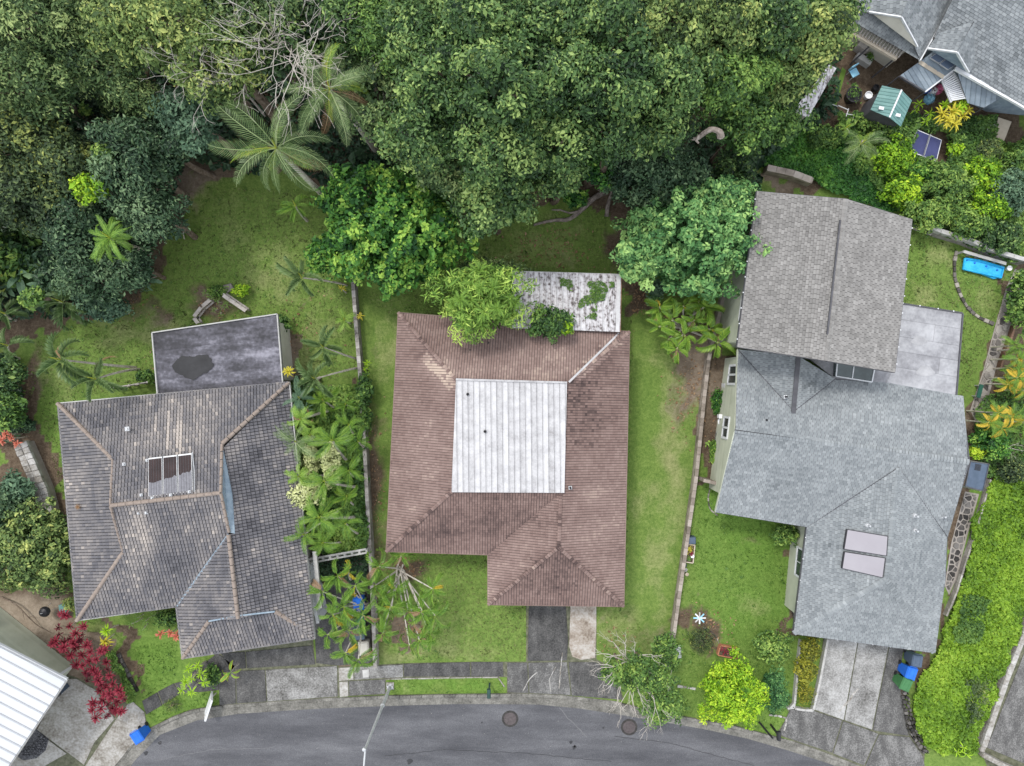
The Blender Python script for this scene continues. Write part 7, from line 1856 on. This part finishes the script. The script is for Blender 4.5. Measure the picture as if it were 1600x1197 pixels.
# small white cart / boat cover at the left driveway
p = W(567,1012,0); t = thing('covered_trailer', 'small cream covered box with a black drawbar beside the palms at the left driveway', 'cart', p)
mb = MB(); P = WL([(559,1004),(575,1003),(577,1025),(560,1026)], .6); mb.prism(P, .1, .6, bev=.08); mb.build('cover', cream, t)
mb = MB(); mb.tube([W(566,1003,.4), W(569,992,.35)], .025, 5); mb.build('drawbar', blackp, t)
# sign board and mailbox posts ------------------------------------------------
p = W(333,1096,0); t = thing('sign_board', 'pale blank sign board standing on the kerb verge by the left driveway', 'sign', p)
mb = MB(); c = p + Vector((0,0,.55)); mb.box(c, (.09,1.2,.95), -.32, .6, tilt=Matrix.Rotation(.42, 3, 'Y')); mb.build('panel', white, t)
mb = MB(); 
for dy in (-.5,.5): q = Matrix.Rotation(-.32,3,'Z') @ Vector((0,dy,0)); mb.beam(p + q, p + q + Vector((0,0,.7)), .05, .05)
mb.build('legs', woodw, t)
def mailbox(base, zt, label, mat, lean=(0,0)):
    p = W(*base, 0); t = thing('mailbox', label, 'mailbox', p)
    mb = MB(); mb.beam(p, p + Vector((lean[0]*.7, lean[1]*.7, zt)), .09, .09); mb.build('post', mat, t)
    q = p + Vector((lean[0]*.7, lean[1]*.7, zt)); mb = MB(); prof = [(-.1,0),(-.1,.13),(-.06,.2),(.06,.2),(.1,.13),(.1,0)]
    f = [q + Vector((x,-.25,z)) for x,z in prof]; b = [q + Vector((x,.22,z)) for x,z in prof]
    for i in range(6): mb.face([f[i-1],f[i],b[i],b[i-1]])
    mb.face(f[::-1]); mb.face(b); mb.build('box', mat, t)
mailbox((765,1068),1.1,'dark green mailbox on a post in the grass verge left of the centre driveway',material('dark_green_paint', [(.02,.05,.045),(.04,.08,.07)], bump=0))
mailbox((1204,1132),1.1,'black mailbox on a post beside the right driveway apron',blackp)
p = W(1186,1128,0); t = tag(MB().build('dummy', blackp), '') if False else None
mb = MB(); mb.beam(p, p + Vector((.35,-.35,1.1)), .10, .06); tag(mb.build('leaning_post', blackp, None, p), 'short black leaning post on the verge below the clipped dark bush', 'post')
# planters on the right lawn
def planter_box(label, q, h, flowers, wood=terracotta):
    P = WL(q, h); b = Vector(((P[0].x+P[2].x)/2, (P[0].y+P[2].y)/2, 0)); t = thing('planter_box', label, 'planter', b)
    for i in range(4):
        mb = MB(); mb.beam(Vector((P[i-1].x,P[i-1].y,h*.5)), Vector((P[i].x,P[i].y,h*.5)), .05, h); mb.build('side_board', wood, t)
    mb = MB(); mb.ngon([Vector((p.x,p.y,h*.8)) for p in ccw(P)]); mb.build('soil', soil, t)
    for (x,y,pal,r) in flowers:
        g = np.random.default_rng(int(x)); n = 60; c = W(x,y,h+.1); P3 = g.normal(0,r,(n,3))*[1,1,.5]; me = leaves_mesh('plant', P3 + [c.x-b.x,c.y-b.y,c.z], g.normal(0,.5,(n,3))+[0,0,1], np.full(n,.09), .5, g.normal(.5,.15,n), PAL[pal], int(x)); link('plant', me, t, b)
planter_box('orange-rimmed planter box with flowers and a white pot beside the buff lot wall', [(1071,850),(1086,852),(1083,880),(1069,878)], .35, [(1078,858,'gold',.08),(1077,873,'fresh',.08),(1081,866,'crim',.04)], beige)
planter_box('terracotta planter box with purple and lime plants above the lime-green shrub', [(1126,1009),(1154,1014),(1152,1030),(1122,1024)], .3, [(1132,1017,'crim',.11),(1147,1020,'lime',.1)])
p = W(1078,842,0); mb = MB(); mb.prism([(p.x-.2,p.y-.18),(p.x+.2,p.y-.18),(p.x+.2,p.y+.2),(p.x-.2,p.y+.2)],0,.5,bev=.03); tag(mb.build('storage_box', greyp, None, p), 'small dark grey box above the orange-rimmed planter', 'box')
p = W(1078,866,0); mb = MB(); mb.lathe(p + Vector((.02,0,.3)), [(.07,0),(.10,.18),(.08,.18),(.07,.1),(0,.1)], 10); tag(mb.build('white_pot', ceramic, None, p + Vector((0,0,.3))), 'small white pot standing inside the orange-rimmed planter', 'pot')
for k,(x,y) in enumerate(((1070,889),(1072,896),(1069,882))):
    p = W(x,y,0); mb = MB(); mb.lathe(p, [(.07,0),(.1,.2),(.08,.2),(.07,.12),(0,.12)], 8); tag(mb.build('flower_pot', [offwhite, beige, greyp][k], None, p), ['white pot just below the orange-rimmed planter','buff pot, the lowest below the orange-rimmed planter','grey pot touching the orange-rimmed planter'][k], 'pot')
# decorative whirligig / plant stand on the lawn
p = W(1087,958,0); t = thing('garden_windmill', 'white and blue garden ornament with radiating blades near the lot wall', 'ornament', p)
mb = MB(); mb.tube([p, p + Vector((0,0,.75))], .02, 6); mb.build('post', offwhite, t)
for k in range(8):
    a = k*math.pi/4; c = p + Vector((math.cos(a)*.18, math.sin(a)*.16, .8)); mb = MB(); mb.box(c, (.32,.07,.02), a, .9, tilt=Matrix.Rotation(.3,3,'X')); mb.build('blade', [white, lightblue, offwhite][k%3], t)
p = W(1056,1012,0); t = thing('lattice_panel', 'small white lattice panel leaning beside the buff lot wall', 'lattice', p)
for k in range(5): mb = MB(); mb.beam(p + Vector((-.14+.07*k,-.35,.55)), p + Vector((-.14+.07*k,.35,.55)), .03, .02); mb.build('slat', white, t)
for k in range(7): mb = MB(); mb.beam(p + Vector((-.16,-.33+.11*k,.57)), p + Vector((.16,-.33+.11*k,.57)), .03, .02); mb.build('slat', white, t)
mb = MB(); mb.beam(p + Vector((0,0,0)), p + Vector((0,0,.55)), .05, .05); mb.build('post', white, t)
# toilet, tub and air unit by the pale green wall ---------------------------------
p = W(1124,655,0); t = thing('toilet', 'white toilet left outdoors beside the pale green wall', 'toilet', p)
mb = MB(); mb.prism([(p.x-.24,p.y+.10),(p.x+.24,p.y+.10),(p.x+.24,p.y+.29),(p.x-.24,p.y+.29)], .38, .78, bev=.03); mb.build('tank', ceramic, t)
mb = MB(); mb.prism([(p.x-.26,p.y+.08),(p.x+.26,p.y+.08),(p.x+.26,p.y+.31),(p.x-.26,p.y+.31)], .785, .82, bev=.01); mb.build('tank_lid', ceramic, t)
mb = MB(); mb.lathe(p + Vector((0,-.12,0)), [(.12,0),(.11,.15),(.17,.32),(.20,.38),(.19,.40),(0,.40)], 18, sy=1.25); mb.build('bowl', ceramic, t)
mb = MB(); mb.lathe(p + Vector((0,-.12,.405)), [(.19,0),(.19,.02),(.17,.035),(0,.035)], 18, sy=1.22); mb.build('seat_lid', ceramic, t)
p = W(1121,683,0); t = thing('wash_tub', 'grey oval tub on the ground below the outdoor toilet', 'tub', p)
mb = MB(); mb.lathe(p, [(.14,0),(.2,.3),(.23,.32),(.2,.3),(.13,.06),(0,.05)], 16, sy=1.9, rz=0); mb.build('basin', greyp if False else galv, t)
p = W(1132,606,0); t = thing('air_unit', 'small white outdoor unit by the window of the pale green wall', 'air conditioner', p)
mb = MB(); mb.box(p + Vector((0,0,.35)), (.38,.5,.6)); mb.build('case', white, t); mb = MB(); mb.lathe(p + Vector((0,0,.66)), [(.14,0),(.14,.01),(.02,.01)], 14); mb.build('fan_grille', galv, t)
T(1122,625,12,20,.5,'bright','small green plants along the foot of the pale green wall','shrub','shrub',tonebase=.35,clump=.2,lsize=.12)
T(1116,705,9,20,.5,'feather','pale weedy plant below the grey tub','shrub','shrub',tonebase=.4,clump=.2,lsize=.12)
# blue mat and planter rail by the white wall ---------------------------------
p = W(1537,421,0); t = thing('pool_mat', 'bright blue crumpled vinyl pool lying on the right lawn', 'paddling pool', p)
mb = MB(); q = [W(1508,404,.12),W(1530,406,.12),W(1568,418,.12),W(1564,434,.12),W(1553,436,.12),W(1530,426,.12),W(1505,420,.12)]
mb.prism(q, 0, .14, bev=.03); mb.build('liner', poolblue, t)
for a, b in zip(q, q[1:] + q[:1]): pass
mb = MB(); mb.tube([W(1508,404,.17),W(1530,407,.17),W(1568,418,.17),W(1564,434,.17),W(1530,426,.17),W(1505,420,.17),W(1508,404,.17)], .07, 6); mb.build('rim', poolblue, t)
for x, y in ((1511,406),(1523,411),(1541,416),(1558,422)): mb = MB(); mb.lathe(W(x,y,.15), [(.06,0),(.05,.03),(0,.04)], 8); mb.build('spot', bluep, t)
p = W(1540,402,0); t = thing('white_rail', 'long white weathered rail behind the blue vinyl pool', 'rail', p)
mb = MB(); mb.beam(W(1506,393,.5), W(1572,412,.5), .16, .04); mb.build('top_board', offwhite, t)
for k in range(6): q = W(1506,393,.5).lerp(W(1572,412,.5), k/5); mb = MB(); mb.box((q.x,q.y,.24), (.07,.1,.48)); mb.build('post', offwhite, t)
p = W(1573,420,0); mb = MB(); mb.lathe(p, [(.10,0),(.14,.22),(.15,.24),(.12,.2),(0,.19)], 12); tag(mb.build('white_bucket', ceramic, None, p), 'white bucket at the right end of the blue vinyl pool', 'bucket')
p = W(1460,360,0); t = thing('timber_step', 'pale timber platform outside the corner of the taupe roof', 'platform', p)
P = WL([(1426,348),(1462,360),(1455,368),(1426,357)], .3)
for k in range(5): mb = MB(); a = P[0].lerp(P[1], (k+.05)/5); b = P[0].lerp(P[1], (k+.95)/5); c = P[3].lerp(P[2], (k+.95)/5); d = P[3].lerp(P[2], (k+.05)/5); mb.prism([a,b,c,d], .2, .3); mb.build('board', woodw, t)
# green bench by stone path
p = W(1523,611,0); t = thing('garden_bench', 'dark green narrow bench beside the stone path', 'bench', p)
mb = MB(); mb.box(p + Vector((0,0,.42)), (.22,.75,.05), -.25); mb.build('seat', greenp if False else material('bench_green', [(.01,.06,.04),(.02,.09,.06)], bump=0), t)
for s in (-.3,.3): q = Matrix.Rotation(-.25,3,'Z') @ Vector((0,s,0)); mb = MB(); mb.box(p + q + Vector((0,0,.2)), (.2,.05,.4), -.25); mb.build('leg', offwhite, t)
# corner yard things ------------------------------------------------------------
TT = [W(1433,203,.76),W(1471,219,.76),W(1463,252,.76),W(1421,236,.76)]
t = thing('table_tennis_table', 'navy table-tennis table with white lines among the shrubs', 'table', Vector((TT[0].x,TT[2].y,0)))
la = lambda a,b,u: a + (b-a)*u
for k,(u0,u1) in enumerate(((0,.495),(.505,1))):
    mb = MB(); mb.prism([la(TT[0],TT[1],u0),la(TT[0],TT[1],u1),la(TT[3],TT[2],u1),la(TT[3],TT[2],u0)], .73,.76); mb.build('table_half', navy, t)
mb = MB()
for a,b in ((TT[0],TT[1]),(TT[1],TT[2]),(TT[2],TT[3]),(TT[3],TT[0])): mb.beam(a + Vector((0,0,.003)), b + Vector((0,0,.003)), .035, .008)
mb.build('border_line', white, t)
mb = MB(); a, b = la(TT[0],TT[1],.5), la(TT[3],TT[2],.5); mb.beam(a + Vector((0,0,.08)), b + Vector((0,0,.08)), .015, .15); mb.build('net', galv, t)
for q in TT: c = sum(TT,Vector((0,0,0)))/4; q2 = c + (q-c)*.85; mb = MB(); mb.box((q2.x,q2.y,.365), (.05,.05,.73)); mb.build('leg', blackp, t)
P = WL([(1560,183),(1581,190),(1568,223),(1553,217)], .45); t = thing('beige_bench_board', 'pale beige board table standing on the bare yard near the right edge', 'bench', Vector((P[0].x,P[2].y,0)))
mb = MB(); mb.prism(P, .40, .45, bev=.01); mb.build('top', beige, t)
for q in P: c = sum(P,Vector((0,0,0)))/4; q2 = c+(q-c)*.8; mb = MB(); mb.box((q2.x,q2.y,.2),(.05,.05,.4)); mb.build('leg', offwhite, t)
# chair
p = W(1329,119,0); t = thing('folding_chair', 'light blue folding chair on the mossy yard, left of the shed', 'chair', p)
mb = MB(); mb.box(p + Vector((0,0,.42)), (.42,.42,.04), .5); mb.build('seat', lightblue, t); mb = MB(); mb.box(p + Vector((-.16,.22,.66)), (.42,.05,.45), .5); mb.build('backrest', lightblue, t)
for sx in (-1,1):
    for sy in (-1,1): mb = MB(); q = Matrix.Rotation(.5,3,'Z') @ Vector((sx*.18,sy*.18,0)); mb.box(p + q + Vector((0,0,.2)), (.035,.035,.4)); mb.build('leg', galv, t)
# pots and tubs
def pot(x,y,r,h,mat,label,plant=None,cat='pot',name='plant_pot'):
    p = W(x,y,0); t = thing(name,label,cat,p); mb = MB(); mb.lathe(p, [(r*.75,0),(r,h),(r*1.06,h),(r*1.06,h+.02),(r*.9,h+.02),(r*.85,h-.08),(0,h-.08)], 16); mb.build('body', mat, t)
    if plant:
        g = np.random.default_rng(int(x*7)); n = 90; me = leaves_mesh('plant', g.normal(0,r*.5,(n,3))*[1,1,.6] + [0,0,h+.12], g.normal(0,.5,(n,3))+[0,0,1], np.full(n,.12), .45, g.normal(.5,.15,n), PAL[plant], int(x)); link('plant', me, t, p)
    return t
pot(1327,154,.42,.55,blackp,'large black round planter with a green plant left of the green-roofed shed','fresh')
pot(1330,140,.13,.3,ceramic,'small white pot above the large black planter','fresh')
pot(1364,141,.17,.35,blackp,'black pot with a white rim near the shed corner')
pot(1353,152,.20,.3,ceramic,'white round pot beside the shed wall')
pot(1353,95,.18,.35,ceramic,'white pot below the pergola','fresh')
pot(1378,92,.14,.25,beige,'pale pot with a yellow-green plant below the pergola','feather')
pot(1318,186,.0+.13,.25,offwhite,'off-white pot beside the end of the long low shed')
mb = MB(); p = W(1345,97,0); mb.box(p + Vector((0,0,.2)), (.9,.32,.4), -.55); tag(mb.build('planter_trough', offwhite, None, p), 'white-rimmed trough beside the white pot below the pergola', 'planter')
mb = MB(); p = W(1343,78,0); mb.box(p + Vector((0,0,.3)), (.65,.5,.6), -.6); tag(mb.build('storage_crate', woodw, None, p), 'grey crate in the shade under the pergola', 'crate')
# frame of white pipes
p = W(1335,180,0); t = thing('pipe_frame', 'white pipe frame lying among plants left of the shed', 'frame', p)
for a,b in (((1310,165),(1326,172)),((1322,178),(1347,182)),((1326,170),(1322,182)),((1336,174),(1332,190)),((1344,180),(1346,190)),((1308,166),(1300,163))):
    mb = MB(); mb.tube([W(*a,.5),W(*b,.5)], .025, 6); mb.build('pipe', white, t)
for a in ((1310,165),(1347,182)): mb = MB(); q = W(*a,.5); mb.tube([Vector((q.x,q.y,0)),q], .025, 6); mb.build('leg', white, t)
# laundry pile under the trellis
for k,(x,y,m,lb,r) in enumerate(((1469,137,'pinkfab','pink bundle in the pile under the white trellis',.24),(1460,141,'ceramic','white bundle in the pile under the white trellis',.22),(1455,153,'lightblue','pale blue bundle at the bottom of the pile under the white trellis',.26),(1452,139,'bluep','small blue bundle at the left of the pile under the white trellis',.14))):
    p = W(x,y,.3); p.z = 0; g = random.Random(k); mb = MB(); n = 12; prof = [(r,0),(r*1.05,.15),(r*.8,.32),(r*.35,.40),(0,.42)]
    mb.lathe(p, prof, n); mb.v = [(a + g.uniform(-.04,.04), b + g.uniform(-.04,.04), max(0, c + g.uniform(-.03,.03))) for a,b,c in mb.v]; tag(mb.build('cloth_bundle', globals()[m], None, p), lb, 'laundry')
# bicycle-like wire rack
p = W(1541,206,0); t = thing('wire_chair', 'overturned white wire chair frame in the corner yard by the beige board', 'chair', p)
mb = MB(); mb.tube([p + Vector((.25*math.cos(a),.2*math.sin(a),.45+.1*math.sin(a))) for a in [k*math.pi/6 for k in range(13)]], .015, 5); mb.build('seat_ring', offwhite, t)
for k in range(4): a = k*math.pi/2+.4; mb = MB(); mb.tube([p + Vector((.23*math.cos(a),.18*math.sin(a),.45)), p + Vector((.3*math.cos(a),.26*math.sin(a),0))], .013, 5); mb.build('leg', offwhite, t)
# barbecue, hose, chair on left
p = W(84,949,0); t = thing('kettle_barbecue', 'round black kettle barbecue on the bare ground left of the grey tiled house', 'barbecue', p)
mb = MB(); mb.lathe(p + Vector((0,0,.5)), [(.0,0),(.2,.05),(.29,.22),(.29,.26),(.22,.40),(.08,.47),(0,.48)], 18); mb.build('kettle', blackp, t)
for k in range(3): a = k*2.09; mb = MB(); mb.tube([p + Vector((.15*math.cos(a),.15*math.sin(a),.55)), p + Vector((.3*math.cos(a),.3*math.sin(a),0))], .013, 5); mb.build('leg', galv, t)
mb = MB(); mb.tube([p + Vector((-.06,0,1.0)), p + Vector((0,0,1.05)), p + Vector((.06,0,1.0))], .015, 5); mb.build('handle', galv, t)
t = thing('green_box', 'pale green box beside the kettle barbecue', 'box', W(98,953,0)); mb = MB(); mb.prism(WL([(91,946),(103,943),(104,962),(93,966)],.4), 0,.4,bev=.02); mb.build('body', greenmetal, t)
p = W(96,1021,0); mb = MB(); mb.tube([p + Vector((.32*math.cos(a)*(1-.01*k), .2*math.sin(a)*(1-.01*k), .03+.01*(k%3))) for k,a in enumerate([k*math.pi/6 for k in range(37)])], .02, 5); tag(mb.build('garden_hose', rust, None, p), 'coiled dark hose on the ground below the red ti plants', 'hose')
# fallen branch on the bare ground
def branch(label, pts, r, mat, name='fallen_branch', twigs=(), z=.12):
    P = [W(x, y, z + .25 * math.sin(i)) for i, (x, y) in enumerate(pts)]; n = len(P); P = [Vector((p.x, p.y, max(r*.6, p.z))) for p in P]
    # smooth
    Q = []
    for i in range(n - 1):
        p0, p1, p2, p3 = P[max(0,i-1)], P[i], P[i+1], P[min(n-1,i+2)]
        for k in range(4):
            u = k/4; Q.append(.5*((2*p1)+(-p0+p2)*u+(2*p0-5*p1+4*p2-p3)*u*u+(-p0+3*p1-3*p2+p3)*u**3))
    Q.append(P[-1]); mb = MB(); m = len(Q); mb.tube(Q, [r*(1.1-.7*i/m)*R.uniform(.9,1.12) for i in range(m)], 8, .6); o = tag(mb.build(name, mat, None, P[0]), label, 'branch')
    for tw in twigs:
        mb = MB(); T_ = [W(x, y, z + .2) for x, y in tw]; mb.tube(T_, [r*.5*(1-.6*i/len(T_)) for i in range(len(T_))], 6, .7); mb.build('side_branch', mat, o)
    return o
branch('long grey fallen trunk with side branches lying on the back lawn of the brown house', [(948,300),(930,308),(912,325),(890,342),(870,345),(852,348),(834,352)], .14, greybark, twigs=[[(930,308),(912,312),(895,322)],[(945,302),(935,298),(950,290)],[(905,330),(890,333),(875,328),(862,328)]])
branch('upright broken stump beside the fallen trunk at the lawn edge', [(948,338),(950,320),(956,300),(952,296)], .12, greybark, name='broken_stump')
branch('brown curled dead trunk lying on top of the canopy', [(1126,214),(1124,206),(1112,202),(1100,208),(1090,216),(1080,217)], .15, greybark, name='dead_trunk', z=7.9, twigs=[[(1092,212),(1088,220),(1092,224)]])
branch('thin dead branch on the bare ground near the kettle barbecue', [(0,932),(25,945),(45,965),(60,978),(82,988)], .035, bark, twigs=[[(25,945),(35,955),(38,968)],[(45,965),(52,962),(60,972)]])
t = thing('stepping_planks', 'wooden post rails in shade between the lot wall top and the taupe roof', 'fence', W(1150,285,0))
for k in range(4): mb = MB(); mb.beam(W(1151-1*k,262+12*k,.8), W(1150-1*k,273+12*k,.8), .10, .08, .6); mb.build('rail', woodw, t)
for k in range(4): mb = MB(); q = W(1151-1*k,262+12*k,0); mb.box(q + Vector((0,0,.4)), (.09,.09,.8)); mb.build('post', woodw, t)
# litter: fallen leaves, one stuff object
g = np.random.default_rng(9); sp_ = [(860,390,70,30,260),(632,885,25,14,90),(1080,610,30,60,220),(330,485,25,18,60),(1000,460,16,30,160),(1050,450,20,10,120),(585,780,14,120,160),(1110,985,30,26,90),(960,1000,30,20,60),(200,480,35,30,70),(470,500,60,50,60),(640,990,26,22,100),(250,560,30,20,30)]
X = np.concatenate([g.normal(a, rx*.6, n) for a,b,rx,ry,n in sp_]); Y = np.concatenate([g.normal(b, ry*.6, n) for a,b,rx,ry,n in sp_])
me = leaves_mesh('fallen_leaves', np.stack([(X-800)/28, (598.5-Y)/28, g.uniform(.04,.07,len(X))],1), g.normal(0,.25,(len(X),3))+[0,0,1], np.full(len(X),.11), .5, g.normal(.5,.2,len(X)), PAL['dryf'], 5)
tag(link('fallen_leaves', me), 'dry fallen leaves scattered over the lawns and bare patches', 'leaf litter', None, 'stuff')
# trodden patio tile beneath the palms and mossy ridge strip of the corner yard
sheet('moss_strip', [(1316,105),(1322,110),(1305,172),(1296,170)], .012, GP['bright'])
# windmill of pot plants along the west eave
for k,(x,y) in enumerate(((1243,904),(1240,930),(1241,948))):
    pot(x,y,.13,.25,[beige,terracotta,offwhite][k],['buff pot in the rock bed west of the front wing','terracotta pot in the rock bed west of the front wing','off-white pot, lowest in the rock bed west of the front wing'][k],'crim' if k==1 else None)

g = np.random.default_rng(33); bx_ = [p for l_ in LAWNS for p in [l_[0]]]
XX, YY = [], []
for P_ in bx_:
    P2 = [(p.x, p.y) for p in WL(P_, 0)]; xs = [p[0] for p in P2]; ys = [p[1] for p in P2]; n = int((max(xs) - min(xs)) * (max(ys) - min(ys)) * 1.0)
    X = g.uniform(min(xs), max(xs), n); Y = g.uniform(min(ys), max(ys), n); m = inside_np(P2, X, Y); XX.append(X[m]); YY.append(Y[m])
X = np.concatenate(XX); Y = np.concatenate(YY); k_ = 7; X = np.repeat(X, k_) + g.normal(0, .07, len(X) * k_); Y = np.repeat(Y, k_) + g.normal(0, .07, len(Y) * k_)
me = leaves_mesh('lawn_weeds', np.stack([X, Y, g.uniform(.03, .07, len(X))], 1), g.normal(0, .4, (len(X), 3)) + [0, 0, 1], np.full(len(X), .10), .5, g.normal(.60, .16, len(X)), PAL['fresh'], 6)
tag(link('lawn_weeds', me), 'small broad-leaved weed tufts dotted through the lawns', 'weeds', None, 'stuff')
# marks on the road: sealed crack, patches, pale chips
def ribbon(name, px, w_, z, mat, seed=1):
    r = random.Random(seed); P = [W(x + r.uniform(-1.2, 1.2), y + r.uniform(-1.2, 1.2), 0) for x, y in px]; mb = MB()
    pts = resample([(p.x, p.y) for p in P], .25)
    pts = [p + Vector((r.uniform(-.03, .03), r.uniform(-.03, .03))) for p in pts]
    for a, b in zip(pts, pts[1:]):
        d = (b - a).normalized(); n = Vector((-d.y, d.x)) * w_ * r.uniform(.35, .6)
        mb.face([(a.x - n.x, a.y - n.y, z), (b.x - n.x, b.y - n.y, z), (b.x + n.x, b.y + n.y, z), (a.x + n.x, a.y + n.y, z)], r.random())
    return tag(mb.build(name, mat), kind='structure')
chalk = material('pale_scuff', [(.10,.10,.105), (.15,.15,.155)], scale=5, bump=0)
oil = material('oil_stain', [(.022,.022,.024), (.04,.04,.043)], scale=3, bump=0, rough=.5)
ribbon('road_scuff', [(875,1105),(885,1120),(900,1135),(922,1155)], .05, .016, chalk, 3)
ribbon('road_scuff', [(240,1190),(330,1172),(430,1168)], .035, .016, chalk, 4)
ribbon('road_crack', [(600,1180),(700,1170),(820,1176),(960,1190)], .03, .016, oil, 5)
ribbon('road_crack', [(960,1150),(1040,1160),(1120,1180),(1180,1196)], .03, .016, oil, 6)
ribbon('driveway_scuff', [(880,1020),(876,1045),(872,1080)], .06, .048, lightconc, 7)
ribbon('driveway_scuff', [(868,1040),(860,1060),(862,1082)], .04, .048, lightconc, 8)
ribbon('driveway_scuff', [(838,1050),(824,1065),(818,1080)], .05, .048, lightconc, 9)
ribbon('driveway_scuff', [(1340,1075),(1325,1095),(1305,1115)], .10, .050, lightconc, 10)
g = np.random.default_rng(21); n = 260; mb = MB()
ok = [(p.x, p.y) for p in WL(road_edge + [(1700,1500),(200,1500)], 0)]
for k in range(n):
    x, y = g.uniform(200, 1320), g.uniform(1100, 1230); p = W(x, y, 0)
    if not inside(ok, p.x, p.y + .15): continue
    s_ = g.uniform(.008, .02); mb.box((p.x, p.y, .02), (s_, s_ * g.uniform(.6, 1.6), .012), g.uniform(0, 3), g.random())
o = mb.build('road_grit', lightconc); tag(o, 'pale grit and small chips scattered over the asphalt road', 'grit', None, 'stuff')
for k, (x, y, r_) in enumerate(((892,1160,.09),(897,1168,.11),(898,1166,.06),(943,1137,.06),(753,1129,.05),(250,1161,.10),(228,1177,.12),(640,1190,.16))):
    mb = MB(); p = W(x, y, .017); mb.ngon([Vector((p.x + r_ * math.cos(a) * (1 + .3 * math.sin(3 * a + k)), p.y + r_ * math.sin(a) * (1 + .2 * math.sin(2 * a)), .017)) for a in [j * math.pi / 8 for j in range(16)]]); tag(mb.build('oil_stain', oil), kind='structure')
